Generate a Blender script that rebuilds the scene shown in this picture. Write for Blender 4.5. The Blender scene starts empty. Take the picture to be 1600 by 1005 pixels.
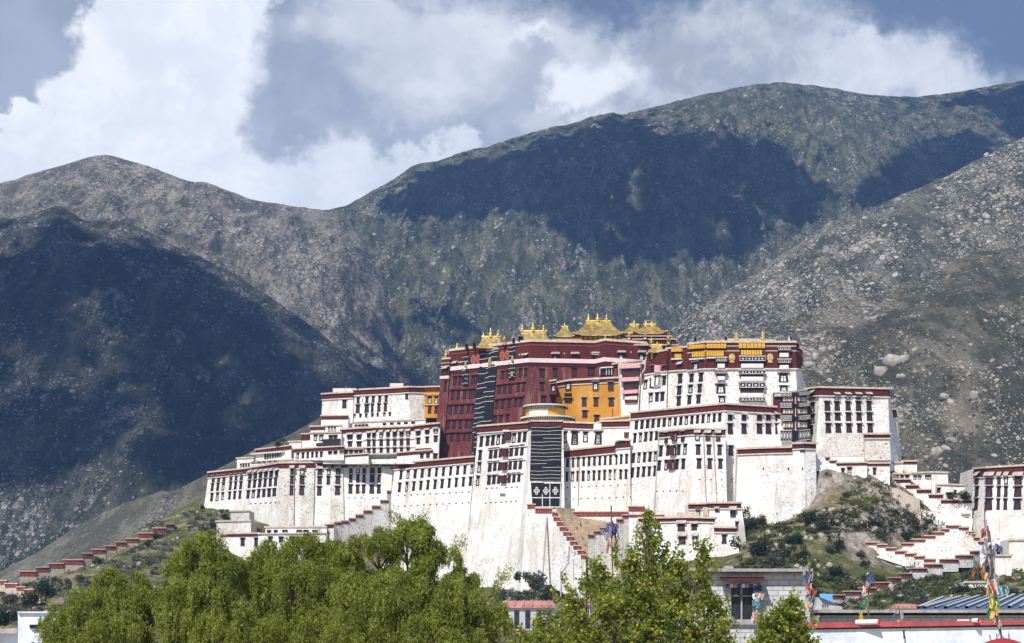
import bpy, math, random
import numpy as np
from mathutils import Vector, Matrix, noise as mnoise
from mathutils.bvhtree import BVHTree

# ---------------------------------------------------------------- camera, sky, sun, exposure
scene = bpy.context.scene
F = 2800.0          # focal length in photograph pixels (photo is 1600 px wide)
HOR = 985.0         # pixel row of the horizon: camera is level, lens shifted up
cam_data = bpy.data.cameras.new("camera")
cam = bpy.data.objects.new("camera", cam_data)
scene.collection.objects.link(cam)
cam.location = (0, 0, 0)
cam.rotation_euler = (math.radians(90), 0, 0)
cam_data.sensor_fit = 'HORIZONTAL'
cam_data.sensor_width = 36.0
cam_data.lens = 36.0 * F / 1600.0
cam_data.shift_y = (HOR - 502.5) / 1600.0
cam_data.clip_start = 1.0
cam_data.clip_end = 60000.0
scene.camera = cam
scene.render.resolution_x, scene.render.resolution_y = 1024, 643

SUN_AZ, SUN_EL = math.radians(24), math.radians(49)
S = Vector((-math.sin(SUN_AZ) * math.cos(SUN_EL), -math.cos(SUN_AZ) * math.cos(SUN_EL), math.sin(SUN_EL)))
sun_data = bpy.data.lights.new("sun", 'SUN')
sun_data.energy = 4.9
sun_data.angle = math.radians(0.53)
sun_data.color = (1.0, 0.955, 0.88)
sun = bpy.data.objects.new("sun", sun_data)
scene.collection.objects.link(sun)
sun.rotation_euler = S.to_track_quat('Z', 'Y').to_euler()
sun.location = S * 300

scene.view_settings.view_transform = 'Standard'
scene.view_settings.look = 'None'
scene.view_settings.gamma = 1
scene.view_settings.exposure = 0.32
scene.cycles.max_bounces = 6
scene.cycles.diffuse_bounces = 2
scene.cycles.transparent_max_bounces = 8

# ---------------------------------------------------------------- node helpers
class NT:
    def __init__(s, tree):
        s.t = tree; s.n = tree.nodes; s.l = tree.links
    def node(s, typ, **kw):
        nd = s.n.new(typ)
        for k, v in kw.items(): setattr(nd, k, v)
        return nd
    def put(s, sock, v):
        if hasattr(v, 'is_linked') or isinstance(v, bpy.types.NodeSocket): s.l.new(v, sock)
        elif v is not None:
            if isinstance(v, (tuple, list)) and len(v) == 3 and sock.type == 'RGBA': v = (*v, 1)
            sock.default_value = v
    def math(s, op, a, b=None, c=None, clamp=False):
        nd = s.node('ShaderNodeMath', operation=op, use_clamp=clamp)
        s.put(nd.inputs[0], a)
        if b is not None: s.put(nd.inputs[1], b)
        if c is not None: s.put(nd.inputs[2], c)
        return nd.outputs[0]
    def vmath(s, op, a, b=None, out=0):
        nd = s.node('ShaderNodeVectorMath', operation=op)
        s.put(nd.inputs[0], a)
        if b is not None: s.put(nd.inputs[3] if op == 'SCALE' else nd.inputs[1], b)
        return nd.outputs[out]
    def ramp(s, x, a, b, lo=0.0, hi=1.0, smooth=True):
        nd = s.node('ShaderNodeMapRange', interpolation_type='SMOOTHSTEP' if smooth else 'LINEAR')
        s.put(nd.inputs[0], x); nd.inputs[1].default_value = a; nd.inputs[2].default_value = b
        nd.inputs[3].default_value = lo; nd.inputs[4].default_value = hi
        return nd.outputs[0]
    def mix(s, f, a, b, blend='MIX'):
        nd = s.node('ShaderNodeMix', data_type='RGBA', blend_type=blend)
        s.put(nd.inputs[0], f); s.put(nd.inputs[6], a); s.put(nd.inputs[7], b)
        return nd.outputs[2]
    def noise(s, vec, scale, detail=3.0, rough=0.55, out=0):
        nd = s.node('ShaderNodeTexNoise')
        s.put(nd.inputs['Vector'], vec); nd.inputs['Scale'].default_value = scale
        nd.inputs['Detail'].default_value = detail; nd.inputs['Roughness'].default_value = rough
        return nd.outputs[out]
    def voro(s, vec, scale, rand=1.0, feature='F1', out='Distance'):
        nd = s.node('ShaderNodeTexVoronoi', feature=feature)
        s.put(nd.inputs['Vector'], vec); nd.inputs['Scale'].default_value = scale
        nd.inputs['Randomness'].default_value = rand
        return nd.outputs[out]
    def mapping(s, vec, scale=(1, 1, 1), rot=(0, 0, 0), loc=(0, 0, 0)):
        nd = s.node('ShaderNodeMapping'); s.put(nd.inputs[0], vec)
        nd.inputs['Scale'].default_value = scale; nd.inputs['Rotation'].default_value = rot
        nd.inputs['Location'].default_value = loc
        return nd.outputs[0]

def new_mat(name, rough=0.85):
    m = bpy.data.materials.new(name); m.use_nodes = True
    n = NT(m.node_tree); b = m.node_tree.nodes['Principled BSDF']
    b.inputs['Roughness'].default_value = rough
    b.inputs['Specular IOR Level'].default_value = 0.25
    return m, n, b

def bump(n, b, h, strength, dist):
    nd = n.node('ShaderNodeBump'); n.put(nd.inputs['Height'], h)
    nd.inputs['Strength'].default_value = strength; nd.inputs['Distance'].default_value = dist
    n.l.new(nd.outputs[0], b.inputs['Normal'])

# ---------------------------------------------------------------- the sky (direction space)
world = bpy.data.worlds.new("World"); scene.world = world; world.use_nodes = True
def build_sky():
    t = world.node_tree; t.nodes.clear(); n = NT(t)
    out = n.node('ShaderNodeOutputWorld'); bg = n.node('ShaderNodeBackground')
    STR = 0.12
    bg.inputs['Strength'].default_value = STR
    sky = n.node('ShaderNodeTexSky', sky_type='NISHITA', sun_disc=False)
    sky.sun_elevation = SUN_EL; sky.sun_rotation = math.atan2(S.x, S.y); sky.altitude = 3600
    co = n.node('ShaderNodeTexCoord').outputs['Generated']
    sep = n.node('ShaderNodeSeparateXYZ'); n.l.new(co, sep.inputs[0])
    y = n.math('MAXIMUM', sep.outputs[1], 0.02)
    az = n.math('MULTIPLY', n.math('DIVIDE', sep.outputs[0], y), 28.0)     # 1 unit = 2 degrees
    el = n.math('MULTIPLY', n.math('DIVIDE', sep.outputs[2], y), 28.0)
    cb = n.node('ShaderNodeCombineXYZ'); n.put(cb.inputs[0], az); n.put(cb.inputs[1], el); cb.inputs[2].default_value = 3.7
    P = cb.outputs[0]
    nz = n.noise(P, 0.55, 7, 0.6, out=1); nz2 = n.noise(P, 1.8, 8, 0.62, out=1)
    d1 = n.vmath('SCALE', n.vmath('SUBTRACT', nz, (0.5, 0.5, 0.5)), 2.2)
    d2 = n.vmath('SCALE', n.vmath('SUBTRACT', nz2, (0.5, 0.5, 0.5)), 0.95)
    Pd = n.vmath('ADD', n.vmath('ADD', P, d1), d2)
    def blobs(lst, vec=Pd):
        cur = None
        for (px, py, rx, ry, st) in lst:
            c = ((px - 800) / 100.0, (HOR - py) / 100.0, 3.7)
            v = n.vmath('SUBTRACT', vec, c)
            v = n.vmath('MULTIPLY', v, (100.0 / rx, 100.0 / ry, 0.0))
            L = n.vmath('LENGTH', v, out=1)
            d = n.math('MULTIPLY', n.math('SUBTRACT', 1.0, L), st)
            cur = d if cur is None else n.math('SMOOTH_MAX', cur, d, 0.15)
        return cur
    puff = n.noise(n.vmath('ADD', P, d2), 1.3, 9, 0.6)
    soft = n.noise(P, 0.35, 4, 0.5)
    # open sky between the clouds, a dull slate blue
    col = n.mix(n.ramp(soft, 0.35, 0.65), (0.29, 0.33, 0.40), (0.42, 0.46, 0.53))
    # thin pale veil to the right
    veil = blobs([(1050, 60, 330, 260, 1), (1180, 90, 200, 200, 1), (520, 300, 200, 90, 1)])
    col = n.mix(n.ramp(veil, -0.4, 0.4, 0, 0.92), col, n.mix(n.ramp(n.math('ADD', n.math('MULTIPLY', puff, .5), n.math('MULTIPLY', soft, .5)), 0.40, 0.60), (0.40, 0.43, 0.48), (0.70, 0.73, 0.76)))
    # dark cloud deck top right
    dk = blobs([(1480, -10, 300, 90, 1), (1040, -45, 330, 95, .9), (640, -60, 220, 70, .5), (1300, -60, 240, 75, 1), (1620, 60, 120, 70, 0.7), (1560, 20, 150, 90, 1)])
    col = n.mix(n.ramp(dk, -0.15, 0.5, 0, 1), col, (0.135, 0.18, 0.27))
    w2 = blobs([(1375, 118, 135, 72, 1), (1480, 130, 130, 45, 0.7), (1270, 130, 90, 40, 0.6), (1330, 90, 60, 40, .8)])
    col = n.mix(n.ramp(w2, -0.05, 0.5, 0, 0.95), col, n.mix(n.ramp(puff, 0.3, 0.7), (0.62, 0.65, 0.69), (0.80, 0.82, 0.84)))
    # great white cumulus on the left
    wa = blobs([(250, 110, 150, 150, 1), (140, 190, 85, 110, 1), (320, 240, 280, 120, 1), (60, 270, 190, 85, 1),
                (330, 30, 120, 120, 1), (200, 60, 80, 70, 1), (20, 210, 60, 45, 1), (460, 290, 240, 90, 1), (640, 270, 130, 60, 1)])
    shade = n.ramp(n.math('ADD', n.math('MULTIPLY', puff, 0.5), n.math('MULTIPLY', soft, 0.5)), 0.38, 0.62)
    low = n.ramp(n.math('ADD', az, n.math('MULTIPLY', el, -0.5)), -8.2, -4.6)
    wc = n.mix(shade, (0.80, 0.84, 0.88), (1.0, 1.0, 0.99))
    wc = n.mix(n.math('MULTIPLY', low, 0.75), wc, n.mix(shade, (0.60, 0.66, 0.73), (0.80, 0.84, 0.88)))
    col = n.mix(n.ramp(wa, -0.05, 0.22), col, wc)
    # grey centre cloud
    gc = blobs([(520, 110, 150, 120, 1), (640, 80, 190, 150, 1), (620, 160, 170, 80, 1), (470, 170, 95, 80, 1),
                (740, 90, 120, 100, 1), (850, 110, 70, 110, 1), (800, 170, 90, 70, 0.9), (640, 205, 90, 35, 0.8)])
    lit = blobs([(680, 120, 150, 85, 1), (610, 45, 160, 60, 0.9), (730, 60, 110, 80, 1)])
    gcol = n.mix(n.ramp(lit, -0.25, 0.55), n.mix(shade, (0.34, 0.375, 0.445), (0.46, 0.495, 0.555)), n.mix(shade, (0.62, 0.65, 0.69), (0.78, 0.80, 0.83)))
    col = n.mix(n.ramp(gc, -0.08, 0.42, 0, 0.94), col, gcol)
    w3 = blobs([(930, 138, 60, 70, 1), (912, 175, 40, 36, 1), (985, 110, 60, 40, .5), (850, 60, 60, 20, .5)])
    col = n.mix(n.ramp(w3, -0.25, 0.6, 0, 0.95), col, (0.93, 0.95, 0.97))
    s = n.vmath('SCALE', col, 1.0 / STR)
    # this bank of cloud fills the northern sky; elsewhere the clear sky with scattered cloud
    front = n.math('MULTIPLY', n.ramp(sep.outputs[1], 0.35, 0.75), n.ramp(sep.outputs[2], 0.45, 0.7, 1, 0))
    scat = n.ramp(n.noise(n.mapping(co, (1, 1, 2.2)), 2.6, 7, 0.6), 0.52, 0.70, 0, 0.3)
    other = n.mix(scat, sky.outputs[0], (6.0, 6.2, 6.5))
    fin = n.mix(front, other, s)
    n.l.new(fin, bg.inputs['Color']); n.l.new(bg.outputs[0], out.inputs[0])
build_sky()

# ---------------------------------------------------------------- object helpers
C = scene.collection
def P(px, py, D):
    """a point D metres away to the north whose photograph pixel is (px, py)"""
    return Vector(((px - 800) / F * D, D, (HOR - py) / F * D))
def to_px(p): return (800 + F * p[0] / p[1], HOR - F * p[2] / p[1])

def tag(o, label=None, cat=None, group=None, kind=None):
    if label: o['label'] = label
    if cat: o['category'] = cat
    if group: o['group'] = group
    if kind: o['kind'] = kind
    return o
def empty(name, loc, label=None, cat=None, group=None):
    o = bpy.data.objects.new(name, None); C.objects.link(o); o.location = loc
    o.empty_display_size = 1
    return tag(o, label, cat, group)

class MB:
    def __init__(s): s.v = []; s.f = []; s.m = []
    def add(s, vs, fs, mi=0):
        k = len(s.v); s.v += [tuple(v) for v in vs]
        s.f += [tuple(i + k for i in f) for f in fs]; s.m += [mi] * len(fs)
    def hexa(s, b, t, mi=0):
        """two quads (bottom, top) of matching corners"""
        s.add(list(b) + list(t), [(3, 2, 1, 0), (4, 5, 6, 7), (0, 1, 5, 4), (1, 2, 6, 5), (2, 3, 7, 6), (3, 0, 4, 7)], mi)
    def box(s, c, d, mi=0, rz=0):
        x, y, z = d[0] / 2, d[1] / 2, d[2] / 2
        R = Matrix.Rotation(rz, 3, 'Z')
        q = [Vector((-x, -y, 0)), Vector((x, -y, 0)), Vector((x, y, 0)), Vector((-x, y, 0))]
        c = Vector(c)
        s.hexa([c + R @ p - Vector((0, 0, z)) for p in q], [c + R @ p + Vector((0, 0, z)) for p in q], mi)
    def prism(s, pts, off, mi=0):
        """polygon extruded by the vector off"""
        n = len(pts); a = [Vector(p) for p in pts]; b = [p + off for p in a]
        s.add(a + b, [tuple(range(n))[::-1], tuple(range(n, 2 * n))] + [(i, (i + 1) % n, n + (i + 1) % n, n + i) for i in range(n)], mi)
    def lathe(s, c, prof, seg=10, mi=0, a0=0.0, a1=2 * math.pi):
        c = Vector(c); full = abs(a1 - a0 - 2 * math.pi) < 1e-6
        k = len(s.v); cnt = seg if full else seg + 1
        for (r, z) in prof:
            for i in range(cnt):
                a = a0 + (a1 - a0) * i / seg
                s.v.append((c.x + r * math.cos(a), c.y + r * math.sin(a), c.z + z))
        for j in range(len(prof) - 1):
            for i in range(seg):
                i2 = (i + 1) % cnt
                s.f.append((k + j * cnt + i, k + j * cnt + i2, k + (j + 1) * cnt + i2, k + (j + 1) * cnt + i)); s.m.append(mi)
    def tube(s, pts, rad, seg=6, mi=0):
        pts = [Vector(p) for p in pts]; k = len(s.v)
        for i, p in enumerate(pts):
            d = (pts[min(i + 1, len(pts) - 1)] - pts[max(i - 1, 0)]).normalized()
            u = d.orthogonal().normalized(); w = d.cross(u)
            r = rad[i] if isinstance(rad, (list, tuple)) else rad
            for j in range(seg):
                a = 2 * math.pi * j / seg
                s.v.append(tuple(p + (u * math.cos(a) + w * math.sin(a)) * r))
        for i in range(len(pts) - 1):
            for j in range(seg):
                j2 = (j + 1) % seg
                s.f.append((k + i * seg + j, k + i * seg + j2, k + (i + 1) * seg + j2, k + (i + 1) * seg + j)); s.m.append(mi)
    def build(s, name, mats, parent=None, loc=None, smooth=False):
        me = bpy.data.meshes.new(name)
        o0 = Vector(parent.location) if parent is not None else Vector(loc or (0, 0, 0))
        if parent is not None and parent.parent is not None: o0 = o0 + Vector(parent.parent.location)
        me.from_pydata([(v[0] - o0.x, v[1] - o0.y, v[2] - o0.z) for v in s.v], [], s.f)
        for m in (mats if isinstance(mats, (list, tuple)) else [mats]): me.materials.append(m)
        me.polygons.foreach_set('material_index', s.m)
        if smooth: me.polygons.foreach_set('use_smooth', [True] * len(s.f))
        me.validate(); me.update()
        o = bpy.data.objects.new(name, me); C.objects.link(o)
        if parent is not None: o.parent = parent
        else: o.location = o0
        return o

def np_mesh(name, V, Fq, mat, parent=None, loc=(0, 0, 0), smooth=False, corners=4):
    me = bpy.data.meshes.new(name)
    V = np.asarray(V, dtype=np.float32).reshape(-1, 3) - np.array(loc, dtype=np.float32)
    Fq = np.asarray(Fq, dtype=np.int32).reshape(-1, corners)
    me.vertices.add(len(V)); me.vertices.foreach_set('co', V.ravel())
    me.loops.add(Fq.size); me.loops.foreach_set('vertex_index', Fq.ravel())
    me.polygons.add(len(Fq)); me.polygons.foreach_set('loop_start', np.arange(0, Fq.size, corners, dtype=np.int32))
    me.polygons.foreach_set('loop_total', np.full(len(Fq), corners, dtype=np.int32))
    if smooth: me.polygons.foreach_set('use_smooth', np.ones(len(Fq), dtype=bool))
    me.materials.append(mat); me.update(calc_edges=True)
    o = bpy.data.objects.new(name, me); C.objects.link(o)
    if parent is not None: o.parent = parent
    else: o.location = loc
    return o

# ---------------------------------------------------------------- numpy noise
_tab = np.random.RandomState(11).rand(256, 256)
def vnoise(x, y):
    xi = np.floor(x).astype(int); yi = np.floor(y).astype(int)
    fx = x - xi; fy = y - yi; fx = fx * fx * (3 - 2 * fx); fy = fy * fy * (3 - 2 * fy)
    a = _tab[xi & 255, yi & 255]; b = _tab[(xi + 1) & 255, yi & 255]
    c = _tab[xi & 255, (yi + 1) & 255]; d = _tab[(xi + 1) & 255, (yi + 1) & 255]
    return (a * (1 - fx) + b * fx) * (1 - fy) + (c * (1 - fx) + d * fx) * fy
def fbm(x, y, o=5, g=0.5, ridged=False):
    t = 0; a = 1.0; s = 0
    for i in range(o):
        v = vnoise(x * 2 ** i + 17.3 * i, y * 2 ** i + 5.1 * i)
        v = 1 - np.abs(2 * v - 1) if ridged else v
        t = t + a * v; s += a; a *= g
    return t / s - 0.5

# ---------------------------------------------------------------- materials
def mat_plain(name, c, rough=0.85, var=0.12, scale=0.6, metal=0.0, bumpd=0.0):
    m, n, b = new_mat(name, rough)
    co = n.node('ShaderNodeTexCoord').outputs['Object']
    f = n.noise(co, scale, 5, 0.6)
    f2 = n.noise(co, scale * 7, 3, 0.6)
    f = n.math('ADD', n.math('MULTIPLY', f, 0.6), n.math('MULTIPLY', f2, 0.4))
    lo = tuple(x * (1 - var * 1.6) for x in c); hi = tuple(min(1, x * (1 + var)) for x in c)
    n.put(b.inputs['Base Color'], n.mix(n.ramp(f, 0.35, 0.65), lo, hi))
    b.inputs['Metallic'].default_value = metal
    if bumpd: bump(n, b, f2, 0.6, bumpd)
    return m

def mat_wash(name, base, speck=0.55, streak=0.5, cover=0.0):
    """limewashed rubble masonry: stones showing through, run-down stains"""
    m, n, b = new_mat(name, 0.9)
    co = n.node('ShaderNodeTexCoord').outputs['Object']
    st = n.voro(n.mapping(co, (1, 1, 1.5)), 1.1)
    patch = n.noise(co, 0.045, 4, 0.6)
    dots = n.noise(co, 1.5, 2, 0.5)
    k = n.math('MULTIPLY', n.ramp(dots, 0.56, 0.64), n.ramp(patch, 0.42 - cover, 0.58 - cover, 0.10, 1.0))
    k = n.math('MAXIMUM', k, n.math('MULTIPLY', n.ramp(n.noise(n.mapping(co, (1, 1, 1.6)), 0.75, 3, .6), .60, .68), n.ramp(patch, .50 - cover, .62 - cover, 0, .55)))
    strk = n.noise(n.mapping(co, (0.40, 0.40, 0.03)), 1.0, 5, 0.7)
    strk = n.math('MULTIPLY', n.ramp(strk, 0.50, 0.66), n.ramp(n.noise(co, 0.06, 3), 0.36, 0.58))
    c = n.mix(n.ramp(n.noise(co, 0.11, 6, 0.7), 0.36, 0.60), tuple(x * q for x, q in zip(base, (.80, .77, .73))), base)
    c = n.mix(n.math('MULTIPLY', k, speck), c, (0.17, 0.15, 0.14))
    c = n.mix(n.math('MULTIPLY', strk, streak), c, (0.50, 0.40, 0.33))
    n.put(b.inputs['Base Color'], c)
    bump(n, b, n.math('ADD', n.math('MULTIPLY', st, 0.6), n.noise(co, 2.5, 3)), 0.55, 0.22)
    return m

M = {}
M['white'] = mat_wash('limewash', (0.80, 0.775, 0.745), 0.75, 0.8)
M['pitted'] = mat_wash('pitted_limewash', (0.66, 0.63, 0.59), 0.85, 0.8, .10)
M['rough'] = mat_wash('weathered_limewash', (0.53, 0.50, 0.46), 0.8, 0.6)
M['rubble'] = mat_wash('rubble_wall', (0.52, 0.43, 0.37), 0.7, 0.4)
M['ruddy'] = mat_wash('red_limewash', (0.125, 0.027, 0.026), 0.45, 0.22)
M['ochre'] = mat_wash('ochre_wash', (0.52, 0.235, 0.022), 0.45, 0.3)
def mat_penbey():
    m, n, b = new_mat('penbey_twig_frieze', 0.95)
    co = n.node('ShaderNodeTexCoord').outputs['Object']
    f = n.noise(n.mapping(co, (1, 1, 0.15)), 1.1, 5, 0.7)
    g = n.noise(co, 6, 3, 0.6)
    n.put(b.inputs['Base Color'], n.mix(n.ramp(f, 0.35, 0.65), (0.062, 0.012, 0.011), (0.112, 0.022, 0.018)))
    bump(n, b, g, 0.8, 0.15)
    return m
M['penbey'] = mat_penbey()
M['brick'] = mat_plain('red_painted_parapet', (0.26, 0.06, 0.045), 0.9, 0.25, 0.8, bumpd=0.08)
M['coping'] = mat_plain('clay_coping', (0.52, 0.41, 0.32), 0.9, 0.18, 0.9, bumpd=0.05)
M['pinkband'] = mat_plain('pale_pink_band', (0.66, 0.50, 0.48), 0.9, 0.1, 0.5)
M['trim'] = mat_plain('pale_trim', (0.60, 0.55, 0.50), 0.9, 0.15, 1.5)
M['black'] = mat_plain('black_paint', (0.022, 0.020, 0.022), 0.7, 0.3, 1.0)
M['maroonwood'] = mat_plain('maroon_woodwork', (0.085, 0.02, 0.018), 0.6, 0.3, 2.0)
M['darkred'] = mat_plain('dark_red_woodwork', (0.035, 0.010, 0.010), 0.7, 0.3, 2.0)
M['glass'] = mat_plain('dark_window_glass', (0.03, 0.032, 0.038), 0.25, 0.3, 0.6)
M['cloth'] = mat_plain('white_cloth', (0.66, 0.63, 0.59), 0.95, 0.15, 1.2)
M['awn'] = mat_plain('faded_awning', (0.42, 0.37, 0.34), 0.95, 0.2, 1.2)
M['wool'] = mat_plain('black_yak_wool', (0.014, 0.014, 0.018), 0.95, 0.2, 0.8)
M['gold'] = mat_plain('gilded_copper', (0.78, 0.54, 0.19), 0.36, 0.35, 0.5, metal=0.75)
M['yellow'] = mat_plain('yellow_cloth', (0.66, 0.38, 0.045), 0.9, 0.12, 1.2)
M['pink'] = mat_plain('pink_cloth', (0.60, 0.34, 0.36), 0.9, 0.12, 1.0)
M['earth'] = mat_plain('beaten_earth', (0.46, 0.36, 0.25), 0.95, 0.2, 0.7, bumpd=0.1)
M['pipe'] = mat_plain('grey_drain_pipe', (0.30, 0.30, 0.31), 0.6, 0.15, 1.0)
M['bark'] = mat_plain('bark', (0.14, 0.11, 0.08), 0.95, 0.3, 4.0, bumpd=0.02)

def mat_mountain(name, grass, soil, rock, cell, rockiness, seedoff=0.0, shrub=0.5):
    """scrubby slope: grain of the soil, clustered pale rocks, dark round shrubs"""
    m, n, b = new_mat(name, 0.95)
    co0 = n.mapping(n.node('ShaderNodeTexCoord').outputs['Object'], loc=(seedoff, seedoff * .7, 0))
    co = n.mapping(co0, (1, .38, 1))
    big = n.noise(co, 0.0028, 4, 0.6)
    mid = n.noise(co, 0.011, 7, 0.68)
    streak = n.noise(n.mapping(co, (1, 1, .28), (0, .5, 0)), 0.016, 6, 0.7)
    fine = n.noise(co, 0.9 / cell, 5, 0.75)
    grain = n.noise(co, 3.2 / cell, 3, 0.7)
    base = n.mix(n.ramp(n.math('ADD', n.math('MULTIPLY', big, .5), n.math('MULTIPLY', mid, .5)), 0.42, 0.58), grass, soil)
    base = n.mix(n.ramp(fine, 0.40, 0.62), tuple(x * 0.60 for x in grass), base)
    base = n.mix(n.ramp(grain, 0.30, 0.70, 0, .55), base, tuple(x * 1.7 for x in soil))
    dens = n.ramp(n.math('ADD', n.math('MULTIPLY', mid, 0.5), n.math('MULTIPLY', streak, 0.5)), 0.575 - rockiness * .2, 0.64 - rockiness * .2, 0.12, 1.0)
    dens = n.math('MULTIPLY', dens, n.ramp(big, .30, .62, .55, 1.15))
    scar = n.ramp(n.noise(n.mapping(co, (1.6, 1, .22), (0, -.45, 0)), 0.011, 6, 0.72), .60, .70)
    base = n.mix(n.math('MULTIPLY', scar, .65), base, tuple(min(1, x * 1.75) for x in soil))
    wv = n.vmath('ADD', co, n.vmath('SCALE', n.vmath('SUBTRACT', n.noise(co, 1.6 / cell, 3, 0.6, out=1), (0.5, 0.5, 0.5)), cell * 0.55))
    patchy = n.noise(n.mapping(co, (1.3, 1, .5)), 0.024, 7, 0.72)
    base = n.mix(n.ramp(patchy, .44, .58), tuple(x * .58 for x in grass), base)
    base = n.mix(n.ramp(n.math('ADD', n.math('MULTIPLY', patchy, .6), n.math('MULTIPLY', mid, .4)), .54, .63, 0, .75), base, tuple(min(1, x * 1.45) for x in soil))
    masks = None
    for sc in (1.15, 0.62, .36):
        vn = n.node('ShaderNodeTexVoronoi', feature='F1'); n.put(vn.inputs['Vector'], n.vmath('ADD', wv, (sc * 31, 7, 3))); vn.inputs['Scale'].default_value = 1.0 / (cell * sc)
        sep = n.node('ShaderNodeSeparateColor'); n.l.new(vn.outputs['Color'], sep.inputs[0])
        on = n.math('LESS_THAN', sep.outputs[0], n.math('MULTIPLY', dens, {1.15: .60, .62: .95, .36: 1.15}[sc]))
        rad = n.math('ADD', n.math('MULTIPLY', sep.outputs[2], 0.22), 0.20)
        body = n.ramp(n.math('SUBTRACT', rad, vn.outputs['Distance']), 0.0, 0.08)
        tone = n.math('MULTIPLY', n.math('MULTIPLY', body, on), n.ramp(sep.outputs[1], 0, 1, 0.45, 1.0, False))
        masks = tone if masks is None else n.math('MAXIMUM', masks, tone)
    rockc = n.mix(grain, tuple(x * 0.7 for x in rock), tuple(min(1, x * 1.15) for x in rock))
    sv = n.node('ShaderNodeTexVoronoi', feature='F1'); n.put(sv.inputs['Vector'], co); sv.inputs['Scale'].default_value = 1.0 / (cell * 0.8)
    sp = n.node('ShaderNodeSeparateColor'); n.l.new(sv.outputs['Color'], sp.inputs[0])
    bush = n.math('MULTIPLY', n.ramp(sv.outputs['Distance'], 0.36, 0.22), n.math('LESS_THAN', sp.outputs[0], n.ramp(n.math('ADD', streak, n.math('MULTIPLY', big, .4)), .45, .85, .08, shrub)))
    c = n.mix(n.math('MULTIPLY', bush, 0.8), base, (0.030, 0.040, 0.026))
    c = n.mix(masks, c, rockc)
    oc = n.ramp(n.math('ADD', n.math('MULTIPLY', streak, .45), n.math('MULTIPLY', n.noise(n.mapping(co, (1, 1, .7)), 0.03, 5, .7), .55)), .60 - rockiness * .10, .645 - rockiness * .10)
    ed = n.voro(wv, 1.0 / (cell * 1.25), 1.0, 'DISTANCE_TO_EDGE')
    oc = n.math('MULTIPLY', oc, n.ramp(grain, .28, .5, .35, 1))
    face = n.mix(n.ramp(ed, 0.0, 0.13), tuple(x * .28 for x in rock), rockc)
    c = n.mix(n.math('MULTIPLY', oc, .85), c, face)
    masks = n.math('MAXIMUM', masks, n.math('MULTIPLY', oc, n.ramp(ed, 0, .2)))
    n.put(b.inputs['Base Color'], c)
    h = n.math('ADD', n.math('MULTIPLY', masks, 0.8), n.math('ADD', n.math('MULTIPLY', bush, 0.6), n.math('MULTIPLY', fine, 1.4)))
    h = n.math('ADD', h, n.math('ADD', n.math('MULTIPLY', mid, 6.0), n.math('MULTIPLY', streak, 3.0)))
    bump(n, b, h, 1.0, cell * 0.6)
    return m
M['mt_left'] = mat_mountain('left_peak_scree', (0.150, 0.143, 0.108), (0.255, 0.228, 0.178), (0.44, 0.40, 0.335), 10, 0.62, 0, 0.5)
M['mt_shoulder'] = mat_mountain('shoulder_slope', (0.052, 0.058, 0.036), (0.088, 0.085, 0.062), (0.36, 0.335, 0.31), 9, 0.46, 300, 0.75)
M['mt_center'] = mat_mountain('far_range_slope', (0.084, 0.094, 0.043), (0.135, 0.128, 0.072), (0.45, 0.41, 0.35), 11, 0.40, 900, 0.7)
M['mt_ridge'] = mat_mountain('rocky_ridge_slope', (0.095, 0.100, 0.070), (0.165, 0.150, 0.115), (0.58, 0.53, 0.45), 8.5, 0.68, 1500, 0.85)
M['mt_near'] = mat_mountain('near_slope', (0.085, 0.088, 0.058), (0.140, 0.122, 0.088), (0.50, 0.45, 0.375), 5.5, 0.46, 2100, 0.5)
M['foothill'] = mat_mountain('foothill_slope', (0.135, 0.130, 0.095), (0.175, 0.160, 0.125), (0.28, 0.255, 0.21), 3.5, 0.45, 2700, 0.4)
M['boulder'] = mat_plain('granite', (0.35, 0.31, 0.255), 0.95, 0.25, 0.25, bumpd=0.5)

# ---------------------------------------------------------------- ground and mountains
g = MB(); g.add([(-9000, -200, -12), (9000, -200, -12), (9000, 9000, -12), (-9000, 9000, -12)], [(0, 1, 2, 3)])
tag(g.build('ground', M['earth']), kind='structure')

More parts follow.
